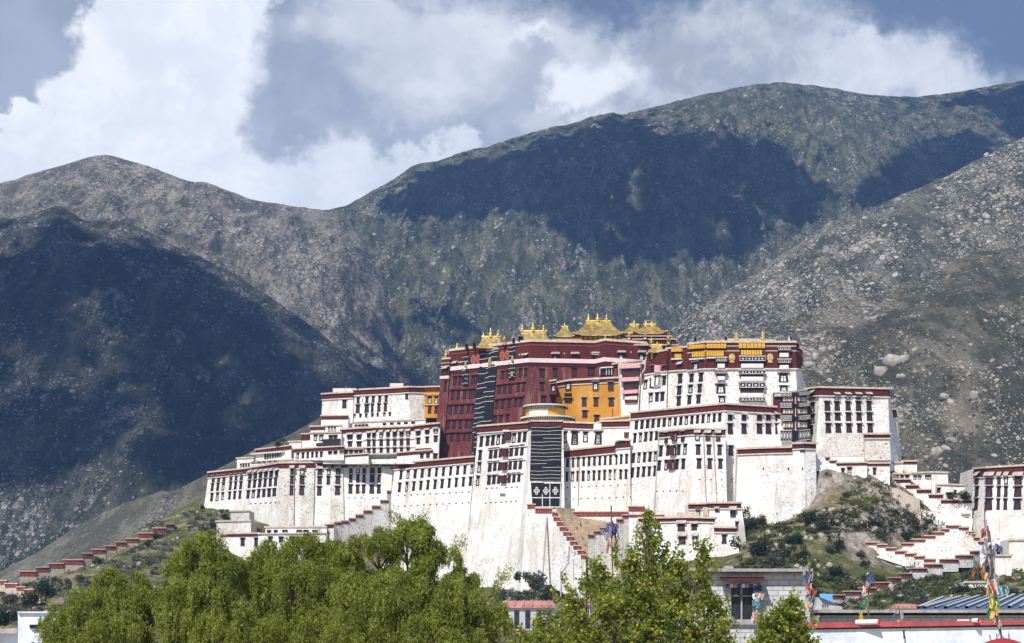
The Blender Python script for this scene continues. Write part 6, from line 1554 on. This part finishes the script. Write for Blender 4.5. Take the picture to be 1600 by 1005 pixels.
def leaf_quads(c, L, Wd, d, rs):
    """rhombic leaves at points c, length L, width Wd, direction d"""
    n_ = len(c); r = rs.normal(size=(n_, 3)); s = np.cross(d, r); s /= np.linalg.norm(s, axis=1, keepdims=True) + 1e-9
    L = np.broadcast_to(np.asarray(L).reshape(-1, 1), (n_, 1)); Wd = np.broadcast_to(np.asarray(Wd).reshape(-1, 1), (n_, 1))
    V = np.stack([c, c + d * L * .5 + s * Wd * .5, c + d * L, c + d * L * .5 - s * Wd * .5], 1)
    return V.reshape(-1, 3)
def unitv(a): return a / (np.linalg.norm(a, axis=1, keepdims=True) + 1e-9)
bush_mesh = {}
def get_bush(kind, var):
    k = (kind, var)
    if k not in bush_mesh:
        rs = np.random.RandomState(50 + var); n_ = 900
        lob = rs.normal(size=(9, 3)) * np.array([.42, .42, .28]) + np.array([0, 0, .5])
        c = lob[rs.randint(0, 9, n_)] + unitv(rs.normal(size=(n_, 3))) * (rs.rand(n_, 1) ** .4) * .42
        c[:, 2] = np.abs(c[:, 2])
        V = leaf_quads(c, .20, .13, unitv(rs.normal(size=(n_, 3)) + (c - np.array([0, 0, .4])) * 1.2), rs)
        o = np_mesh('foliage', V, np.arange(len(V)), LF[kind]); me = o.data; bpy.data.objects.remove(o)
        b = MB(); b.tube([(0, 0, -.4), (.03, 0, .2), (0, .04, .5)], [.09, .06, .02], 5); b.tube([(0, 0, 0), (.2, .1, .5)], [.05, .02], 5); b.tube([(0, 0, .1), (-.2, -.1, .55)], [.05, .02], 5)
        ob = b.build('stem', M['bark']); ms = ob.data; bpy.data.objects.remove(ob)
        bush_mesh[k] = (me, ms)
    return bush_mesh[k]
def bush(Z, x, y, r, kind, i, label, sy=1.0, loc=None, kz=3.59, D=None):
    px, py = Z(x, y); rp = r / kz
    if loc is None: loc = P(px, py + rp * .6, D) if D else hit('hill', px, py + rp * .6)
    if loc is None: return
    s = rp / F * loc.y * 1.1
    root = empty('bush', loc, label, 'bush', 'bushes on the palace hill')
    me, ms = get_bush(kind, i % 4)
    for nm, md in (('foliage', me), ('stem', ms)):
        o = bpy.data.objects.new(nm, md); C.objects.link(o); o.parent = root; o.scale = (s, s, s * sy); o.rotation_euler = (0, 0, i * 1.7)
BU = [(z4, 345, 590, 25, 'dark', 1.2, 'single round bush clinging to the cliff top under the first cliff house', 636), (z4, 220, 690, 28, 'bright', 1.2, 'bright green tuft at the foot of the round bastion', None), (z4, 235, 838, 40, 'dark', 1.5, 'tall dark cone shaped bush left of the brown cliff', None),
 (z4, 300, 862, 48, 'dark', 1, 'wide dark bush right beside the cone shaped one', None), (z4, 628, 858, 44, 'dark', 1, 'round dark bush in the middle of the pale cliff', None), (z4, 812, 848, 40, 'olive', 1, 'olive bush right of the pale cliff centre', None), (z4, 780, 925, 38, 'dark', 1, 'dark bush just above the upper zigzag wall', None),
 (z4, 545, 760, 34, 'bright', 1.2, 'grassy green tuft on the cliff shelf', None), (z4, 600, 715, 34, 'bright', .9, 'yellow green shrub high on the cliff shelf', None), (z4, 1085, 695, 50, 'dark', .8, 'spreading bush growing on the wall top near the tower', 636), (z4, 440, 690, 22, 'olive', .9, 'small olive shrub on the upper cliff face', None),
 (z6, 1035, 215, 62, 'dark', .8, 'broad bush against the bastion above the gatehouse', None), (z6, 1105, 290, 45, 'dark', 1.1, 'upper dark bush right of the gatehouse', None), (z6, 1110, 355, 45, 'dark', 1.1, 'dark bush lower down right of the gatehouse corner', None), (z6, 1180, 335, 36, 'olive', 1, 'olive bush below the round bastion', None), (z6, 1260, 305, 58, 'grey', .8, 'greyish wide bush at the bastion foot', None),
 (z6, 1170, 480, 75, 'dark', 1, 'largest dark bush on the green slope above the stone house', None), (z6, 1250, 555, 60, 'grey', .9, 'grey green bush right above the stone house roof', None), (z6, 1370, 440, 42, 'dark', 1, 'small round dark bush on the open green slope', None), (z6, 1320, 510, 45, 'dark', .9, 'dark bush between the largest one and the grey slope', None), (z6, 1120, 560, 40, 'olive', 1, 'olive bush near the gatehouse wall base', None),
 (z7, 1325, 472, 36, 'dark', 1.2, 'dark bush between the tower foot and the white wall block', 570), (z7, 375, 600, 42, 'dark', .9, 'dark bush in the middle of the dry slope', None), (z7, 860, 748, 58, 'grey', .8, 'grey bush at the right under the lower zigzag wall', None), (z7, 1085, 695, 38, 'dark', 1, 'dark bush left of the low white wall', None), (z7, 540, 560, 26, 'dark', 1, 'small bush at the start of the middle zigzag wall', None),
 (z7, 345, 478, 30, 'grey', 1, 'grey bush at the brown cliff foot', None), (z7, 400, 445, 44, 'dark', 1.1, 'dark bush under the brown cliff right side', None), (z7, 510, 500, 26, 'grey', 1, 'grey shrub left of the middle zigzag wall', None), (z7, 1395, 725, 50, 'dark', .9, 'dark bush at the lower right corner below the white wall', 500), (z7, 620, 640, 40, 'olive', .6, 'flat olive shrub above the red capped steps', None), (z7, 200, 500, 45, 'dark', .9, 'dark bush near the left edge of the dry slope', None), (z7, 20, 520, 55, 'dark', 1, 'dark bush above the right end of the stone house', None),
 (z5, 905, 790, 36, 'dark', 1, 'small dark tree at the white wall foot left of the drain pipe', 600), (z5, 985, 830, 60, 'grey', 1.2, 'bare greyish shrub at the wall foot by the drain pipe', 590), (z5, 1060, 900, 58, 'dark', .9, 'round dark bush at the wall foot right of the pipe', 560), (z5, 890, 905, 60, 'grey', .9, 'grey bush low between willow and poplar', 540), (z5, 815, 895, 50, 'grey', 1, 'grey green bush just right of the willow crown', 545), (z5, 960, 900, 40, 'olive', 1, 'olive bush between the two grey bushes', 550),
 (z8, 1265, 290, 30, 'dark', 1, 'dark bush by the foot terrace of the west wing', None), (z8, 1192, 345, 26, 'dark', 1.2, 'dark bush just below the west wing corner', None), (z8, 1112, 305, 20, 'grey', 1, 'grey shrub on the ridge below the west wing', None), (z8, 885, 402, 28, 'grey', 1, 'grey bush by the top end of the long stair wall', None), (z8, 835, 452, 24, 'dark', 1, 'dark shrub below the upper stair wall', None),
 (z8, 745, 485, 22, 'grey', 1, 'grey shrub halfway along the long stair wall', None), (z8, 600, 605, 48, 'dark', .7, 'wide dark bush on the left slope above the willows', None), (z8, 550, 545, 30, 'olive', 1, 'olive shrub under the middle of the long stair wall', None), (z8, 860, 605, 26, 'grey', 1, 'grey shrub just above the willow tops', None), (z8, 1140, 245, 15, 'dark', 1.4, 'tiny dark bush at the left corner of the west wing', None),
 (z8, 255, 705, 58, 'dark', 1.2, 'dark green tree at the left end below the stair walls', 560), (z8, 175, 770, 50, 'dark', 1.2, 'dark tree behind the pale house roof', 500), (z8, 25, 625, 26, 'grey', 1, 'grey shrub at the far left picture edge', None), (z8, 60, 840, 58, 'dark', .9, 'dark bush above the pale house side roof', 480), (z8, -10, 870, 60, 'dark', .8, 'dark bush cut by the left picture edge', 480), (z8, 60, 760, 50, 'grey', .9, 'grey thicket under the short stair wall', 540), (z8, 1000, 520, 26, 'grey', 1, 'grey shrub near the tallest willow', None), (z8, 470, 640, 32, 'olive', .9, 'olive shrub below the rubble stair wall', None), (z8, 370, 660, 34, 'grey', .9, 'grey scrub below the lower part of the stair wall', None)]
for i, (Z, x, y, r, kind, sy, label, D) in enumerate(BU): bush(Z, x, y, r, kind, i, label, sy, D=D)
bush(zw, 680, 372, 60, 'dark', 3, 'lone spreading tree behind the upper left terrace roofs', .8, loc=P(*zw(680, 410), 760), kz=7.18)

def scatter(name, n_, region, which, smin, smax, kind, seed, label, cat='scrub', mats=None):
    """small plants or stones too many to count, as one mesh"""
    rs = np.random.RandomState(seed); Vs = []; k = 0; Fs = []
    for i in range(n_):
        px = rs.uniform(region[0], region[1]); py = rs.uniform(region[2], region[3]); h = hit(which, px, py)
        if h is None: continue
        if vnoise(np.array([h.x / 14.0]), np.array([h.y / 14.0]))[0] < .42: continue
        s = rs.uniform(smin, smax)
        if kind == 'leaf':
            m_ = 46; c = unitv(rs.normal(size=(m_, 3))) * rs.rand(m_, 1) ** .4 * s; c[:, 2] = np.abs(c[:, 2]) * .8; Vs.append(leaf_quads(c + np.array(tuple(h)), .42 * s, .3 * s, unitv(rs.normal(size=(m_, 3))), rs))
        else:
            v = ICO1[0] * (s * rs.uniform(.6, 1.2, 3)) * (1 + rs.uniform(-.22, .22, (len(ICO1[0]), 1))); a = rs.rand() * 6; R = np.array([[math.cos(a), -math.sin(a), 0], [math.sin(a), math.cos(a), 0], [0, 0, 1]])
            Vs.append(v @ R.T + np.array(tuple(h))); Fs.append(ICO1[1] + k); k += len(v)
    V = np.concatenate(Vs)
    o = np_mesh(name, V, np.arange(len(V)) if kind == 'leaf' else np.concatenate(Fs), mats, corners=4 if kind == 'leaf' else 3)
    tag(o, label, cat, kind='stuff')
scatter('scrub', 1500, (1120, 1600, 760, 955), 'hill', .5, 1.8, 'leaf', 3, 'low olive scrub covering the slope right of the gatehouse', mats=LF['olive'])
scatter('scrub', 1300, (-20, 340, 800, 985), 'hill', .5, 2.0, 'leaf', 4, 'grey green scrub covering the ridge below the long stair wall', mats=LF['grey'])
scatter('dark_scrub', 500, (-20, 1600, 790, 985), 'hill', .6, 2.0, 'leaf', 5, 'dark scattered scrub on the palace hill', mats=LF['dark'])
scatter('rubble_stones', 1100, (0, 1600, 740, 960), 'hill', .3, 1.3, 'rock', 6, 'pale stones strewn over the palace hill', 'stones', mats=M['boulder'])
scatter('crag_rocks', 420, (1262, 1440, 738, 862), 'hill', .3, 1.25, 'rock', 8, 'brown crag rocks breaking out of the cliff under the cliff houses', 'rocks', mats=mat_plain('cliff_rock', (.25, .205, .165), .95, .4, .3, bumpd=.4))
scatter('cliff_scrub', 170, (1262, 1450, 750, 870), 'hill', .5, 1.7, 'leaf', 9, 'green tufts rooted among the cliff rocks', mats=LF['olive'])
scatter('slope_scrub', 550, (1130, 1540, 800, 955), 'hill', .6, 2.2, 'leaf', 10, 'dark green scrub on the slope right of the gatehouse', mats=LF['dark'])
# boulders of the rocky slopes: the big ones one by one, the rest as scree
BM = []
for v_ in range(6):
    rs = np.random.RandomState(90 + v_); v, f = ICO2; q = v * (1 + .16 * np.sin(v @ rs.normal(size=3) * 3 + 1)[:, None] + .10 * np.sin(v @ rs.normal(size=3) * 6)[:, None] + rs.uniform(-.04, .04, (len(v), 1))); q = np.sign(q) * np.abs(q) ** .85
    o = np_mesh('boulder', q, f, M['boulder'], corners=3); BM.append(o.data); bpy.data.objects.remove(o)
def boulder(px, py, rpx, which, i, label, group):
    h = hit(which, px, py)
    if h is None: return
    s = rpx / F * h.y; o = bpy.data.objects.new('boulder', BM[i % 6]); C.objects.link(o)
    o.location = h + Vector((0, 0, s * .1)); o.scale = (s * (1 + .3 * math.sin(i * 2.1)), s * 1.1, s * (.95 + .2 * math.sin(i * 1.3))); o.rotation_euler = (.3 * math.sin(i), .4 * math.cos(i * 1.9), i * 2.4)
    tag(o, label, 'boulder', group)
for i, (x, y, r, lb) in enumerate(((1395, 568, 14, 'largest pale boulder above the right end of the east wing'), (1375, 583, 10, 'pale boulder touching the left side of the largest one'), (1412, 562, 8, 'pale boulder right behind the largest one'), (1408, 590, 7, 'small boulder below the largest one'),
    (1263, 572, 9, 'round boulder beside the upper right corner of the white palace'), (1275, 560, 8, 'upper boulder beside the white palace corner'), (1285, 548, 6, 'smaller boulder above the white palace corner'), (1300, 546, 6, 'flat boulder up right of the white palace corner'),
    (1296, 595, 5, 'single boulder below the palace corner group'), (1476, 622, 8, 'grey boulder right of the east wing roofline'), (1486, 630, 6, 'pale boulder right beside the grey one'), (1522, 620, 7, 'boulder high over the east gate tower'), (1465, 708, 9, 'long pale boulder above the cliff house roofs'), (1478, 702, 7, 'pale boulder next to the long one'),
    (1490, 690, 7, 'upper boulder of the group above the cliff house roofs'))):
    boulder(x, y, r, 'near_slope', i, lb, 'large boulders on the near slope')
rnd = random.Random(77); cnt = 0
while cnt < 270:
    x = rnd.uniform(1180, 1620); y = rnd.uniform(220, 730); w = 'near_slope'
    if cnt % 2: w = 'rocky_ridge'; x = rnd.uniform(1100, 1620); y = rnd.uniform(230, 520)
    h = hit(w, x, y)
    if h is None: continue
    dn = float(fbm(np.array([h.x / 90.0]), np.array([h.y / 160.0 + 3]), 3)[0])
    if dn < .0: continue
    boulder(x, y, rnd.uniform(1.6, 3.8) * (1.3 if rnd.random() < .15 else 1), w, cnt, 'pale granite boulder among the many scattered over the %s' % ('nearer right slope' if w == 'near_slope' else 'rocky ridge behind'), 'scattered boulders on the ' + w.replace('_', ' ')); cnt += 1
def scree(which, n_, reg, rmin, rmax, seed, label):
    rs = np.random.RandomState(seed); Vs = []; Fs = []; k = 0
    for i in range(n_):
        h = hit(which, rs.uniform(reg[0], reg[1]), rs.uniform(reg[2], reg[3]))
        if h is None: continue
        if float(fbm(np.array([h.x / 90.0]), np.array([h.y / 160.0 + 3]), 4)[0]) < rs.uniform(-.06, .10): continue
        s = h.y / F * rs.uniform(rmin, rmax); v = ICO1[0] * (s * rs.uniform(.6, 1.3, 3)) * (1 + rs.uniform(-.25, .25, (len(ICO1[0]), 1)))
        Vs.append(v + np.array(tuple(h))); Fs.append(ICO1[1] + k); k += len(v)
    tag(np_mesh('scree', np.concatenate(Vs), np.concatenate(Fs), M['boulder'], corners=3), label, 'scree', kind='stuff')
scree('near_slope', 6000, (1180, 1640, 380, 740), .5, 1.7, 21, 'small pale stones strewn over the nearer right slope')
scree('rocky_ridge', 12000, (1000, 1640, 215, 560), .5, 1.6, 22, 'dense pale scree over the rocky ridge')
# ---------------------------------------------------------------- foreground trees
LFW = mat_leaf('willow_leaf', (.034, .060, .008), (.33, .38, .065), .42, (.36, .28, .06))
LFP = mat_leaf('poplar_leaf', (.034, .062, .010), (.34, .39, .070), .42, (.62, .48, .04))
def trunk(root, foot, lobes, rad):
    m = MB(); top = sum((l[0] for l in lobes), Vector()) / len(lobes)
    fork = lerp(foot, top, .45); m.tube([foot, lerp(foot, fork, .5) + Vector((.1, .05, 0)), fork], [rad, rad * .8, rad * .65], 9)
    m.build('trunk', M['bark'], root, smooth=True)
    for (c, r) in lobes:
        m = MB(); mid = lerp(fork, c, .55) + Vector((0, 0, -.12 * r)); m.tube([fork, mid, c, c + Vector((0, 0, r * .6))], [rad * .5, rad * .28, rad * .12, rad * .04], 6)
        rr = random.Random(int(c.x * 100))
        for k in range(6):
            e = c + Vector((rr.uniform(-1, 1), rr.uniform(-1, 1), rr.uniform(-.2, 1))) * r * .8; m.tube([lerp(mid, c, .7), lerp(lerp(mid, c, .7), e, .5) + Vector((0, 0, .1)), e], [rad * .12, rad * .07, rad * .02], 5)
        m.build('limb', M['bark'], root, smooth=True)
def tree_root(name, label, cat, lobes, D):
    c = sum((P(l[0], l[1], D) for l in lobes), Vector()) / len(lobes)
    return empty(name, (c.x, D, -12), label, cat)
def willow(label, D, lobes, seed, dens=1.0, sprays=()):
    """weeping crown: strands of narrow leaves hanging from domed boughs; lobes (px, py, radius px, depth offset)"""
    rs = np.random.RandomState(seed); root = tree_root('willow_tree', label, 'tree', lobes, D); root['group'] = 'willows in the foreground'
    L3 = [(P(x, y - 8, D + dz), r * 1.18 / F * D) for (x, y, r, dz) in lobes]; Vs = []
    for (c, r) in L3:
        nb = max(12, int(8.5 * r * r * dens))                 # boughs
        for b_ in range(nb):
            d = rs.normal(size=3); d /= np.linalg.norm(d); d[2] = abs(d[2]) * .9 - .25
            p0 = np.array(tuple(c)) + d * r * rs.uniform(.55, 1.02)
            br = r * rs.uniform(.10, .24); ns = 28
            a = rs.rand(ns) * 6.28; q = rs.rand(ns) ** .5 * br
            st = p0 + np.stack([np.cos(a) * q, np.sin(a) * q, .35 * br * (1 - (q / br) ** 2)], 1)
            ln = rs.uniform(.35, 1.0, ns) * min(1.5, r * .75)
            drift = rs.normal(size=(ns, 2)) * .10 + d[:2] * .12
            k_ = 15; t = (rs.rand(ns, k_) ** .85)
            pts = st[:, None, :] + np.stack([drift[:, None, 0] * t, drift[:, None, 1] * t, -t * ln[:, None]], 2) + rs.normal(size=(ns, k_, 3)) * .035
            pts = pts.reshape(-1, 3); dr = unitv(np.array([0, 0, -1.0]) + rs.normal(size=pts.shape) * .55)
            Vs.append(leaf_quads(pts, rs.uniform(.12, .24, len(pts)), rs.uniform(.035, .065, len(pts)), dr, rs))
    for (x0, y0, x1, y1) in sprays:                         # thin whips standing out of the crown
        a = np.array(tuple(P(x0, y0, D))); b_ = np.array(tuple(P(x1, y1, D)))
        for k in range(7):
            o_ = rs.normal(size=3) * .22; t = rs.rand(60, 1); arch = np.array([0, 0, .5]) * np.sin(t * 2.6); pts = a + (b_ + o_ - a) * t + arch + rs.normal(size=(60, 3)) * .05
            pts[:, 2] -= rs.rand(60) ** 2 * .5 * t[:, 0]
            Vs.append(leaf_quads(pts, .14, .045, unitv(np.array([0, 0, -1.]) + rs.normal(size=pts.shape) * .6), rs))
    V = np.concatenate(Vs); o = np_mesh('crown', V, np.arange(len(V)), LFW, loc=tuple(root.location)); o.location = (0, 0, 0); o.parent = root
    trunk(root, Vector(root.location), L3, .38)
    return len(V) // 4
nl = 0
nl += willow('leftmost willow over the pale flat roofed house', 104, [(150, 955, 52, 0), (105, 975, 38, 1), (205, 925, 42, 1), (175, 1000, 60, -1), (240, 965, 48, 0), (120, 1030, 60, 0), (215, 1040, 60, 0), (90, 1010, 40, -1), (175, 910, 26, 1)], 1, 1.0)
nl += willow('tallest left willow crown rising against the bare ridge', 99, [(320, 862, 38, 0), (300, 885, 36, 1), (348, 895, 44, 0), (325, 925, 52, -1), (290, 965, 48, 0), (345, 985, 60, -1), (305, 1030, 60, 0), (268, 930, 26, 1)], 2, 1.0, ((330, 860, 352, 838),))
nl += willow('wide middle willow below the west wing', 101, [(425, 872, 38, 0), (475, 866, 36, 1), (525, 872, 34, 1), (400, 905, 46, 0), (455, 915, 56, -1), (515, 905, 44, 0), (430, 985, 62, -1), (500, 985, 62, -1), (460, 1040, 60, 0), (535, 950, 40, 1)], 3, 1.0, ((470, 870, 500, 838),))
nl += willow('largest willow crown before the long white retaining wall', 96, [(585, 858, 40, 0), (635, 850, 42, 0), (682, 874, 40, 0), (655, 832, 18, 0), (570, 915, 46, 1), (630, 930, 60, -1), (705, 940, 52, -1), (748, 965, 42, 0), (600, 990, 62, -1), (680, 1000, 64, -2), (745, 1015, 48, 0), (560, 980, 46, 0), (540, 875, 22, 1), (718, 905, 26, 1)], 4, 1.0, ((635, 850, 612, 808), (640, 850, 668, 806), (700, 880, 725, 848), (760, 940, 800, 892), (765, 950, 790, 905), (625, 850, 655, 812)))
def poplar(label, D, lobes, seed, nleaf, name='poplar_tree', size=.14):
    rs = np.random.RandomState(seed); root = tree_root(name, label, 'tree', lobes, D)
    L3 = [(P(x, y, D + dz), r * .98 / F * D) for (x, y, r, dz) in lobes]; vol = np.array([r ** 2.3 for c, r in L3]); vol /= vol.sum(); Vs = []
    for (c, r), w in zip(L3, vol):
        nt = max(10, int(nleaf * .66 * w / 26)); k_ = 26        # twigs
        d = unitv(rs.normal(size=(nt, 3))); d[:, 2] = d[:, 2] * .9 + .15
        tip = np.array(tuple(c)) + d * r * rs.uniform(.25, 1.15, (nt, 1)) * np.array([1.05, 1.05, 1.12])
        dir_ = unitv(d * .8 + np.array([0, 0, .7]) + rs.normal(size=(nt, 3)) * .35); ln = rs.uniform(.25, .6, (nt, 1))
        t = rs.rand(nt, k_, 1); pts = tip[:, None, :] - dir_[:, None, :] * ln[:, None, :] * t + rs.normal(size=(nt, k_, 3)) * .065
        pts = pts.reshape(-1, 3); dr = unitv(rs.normal(size=pts.shape) + np.array([0, 0, -.5]))
        Vs.append(leaf_quads(pts, rs.uniform(.8, 1.25, len(pts)) * size, rs.uniform(.6, .95, len(pts)) * size, dr, rs))
    V = np.concatenate(Vs); o = np_mesh('crown', V, np.arange(len(V)), LFP, loc=tuple(root.location)); o.location = (0, 0, 0); o.parent = root
    trunk(root, Vector(root.location), L3, .26)
    return len(V) // 4
nl += poplar('tall bright green poplar with a pointed top in front of the gatehouse', 72, [(1014, 808, 12, 0), (1012, 835, 22, 0), (1020, 865, 34, 0), (985, 880, 32, 0), (1060, 880, 28, 0), (1098, 858, 18, 0), (1100, 890, 26, 0), (1005, 915, 46, -.3), (1065, 925, 46, .3), (945, 905, 32, 0), (928, 880, 18, 0), (900, 935, 34, 0), (955, 950, 46, -.5), (1115, 945, 32, 0),
    (1020, 970, 60, -.6), (1090, 985, 52, 0), (905, 985, 42, 0), (960, 1010, 52, 0), (1125, 985, 30, .3), (1040, 1040, 70, 0), (930, 1050, 60, 0)], 11, 46000)
nl += poplar('small round poplar in front of the stone block house', 66, [(1236, 938, 16, 0), (1228, 958, 26, 0), (1205, 978, 26, 0), (1248, 975, 26, 0), (1225, 995, 40, 0), (1190, 1005, 26, 0), (1225, 1040, 50, 0), (1262, 1005, 18, 0)], 12, 15000)
nl += poplar('low bushy tree at the picture bottom between willow and poplar', 78, [(842, 978, 24, 0), (860, 1000, 36, 0), (820, 1010, 30, 0), (880, 970, 20, 0), (845, 1040, 50, 0)], 13, 9000)
print('leaves', nl)
# ---------------------------------------------------------------- air between here and the far slopes
mh = bpy.data.materials.new('haze_air'); mh.use_nodes = True; t_ = mh.node_tree; t_.nodes.clear()
o_ = t_.nodes.new('ShaderNodeOutputMaterial'); v_ = t_.nodes.new('ShaderNodeVolumePrincipled')
v_.inputs['Color'].default_value = (0.26, 0.48, 1.0, 1); v_.inputs['Density'].default_value = 0.00006; v_.inputs['Anisotropy'].default_value = 0.0
t_.links.new(v_.outputs[0], o_.inputs['Volume'])
b = MB(); b.box((0, 4300, 930), (9900, 9000, 1980)); hz = b.build('haze', mh); tag(hz, kind='stuff')
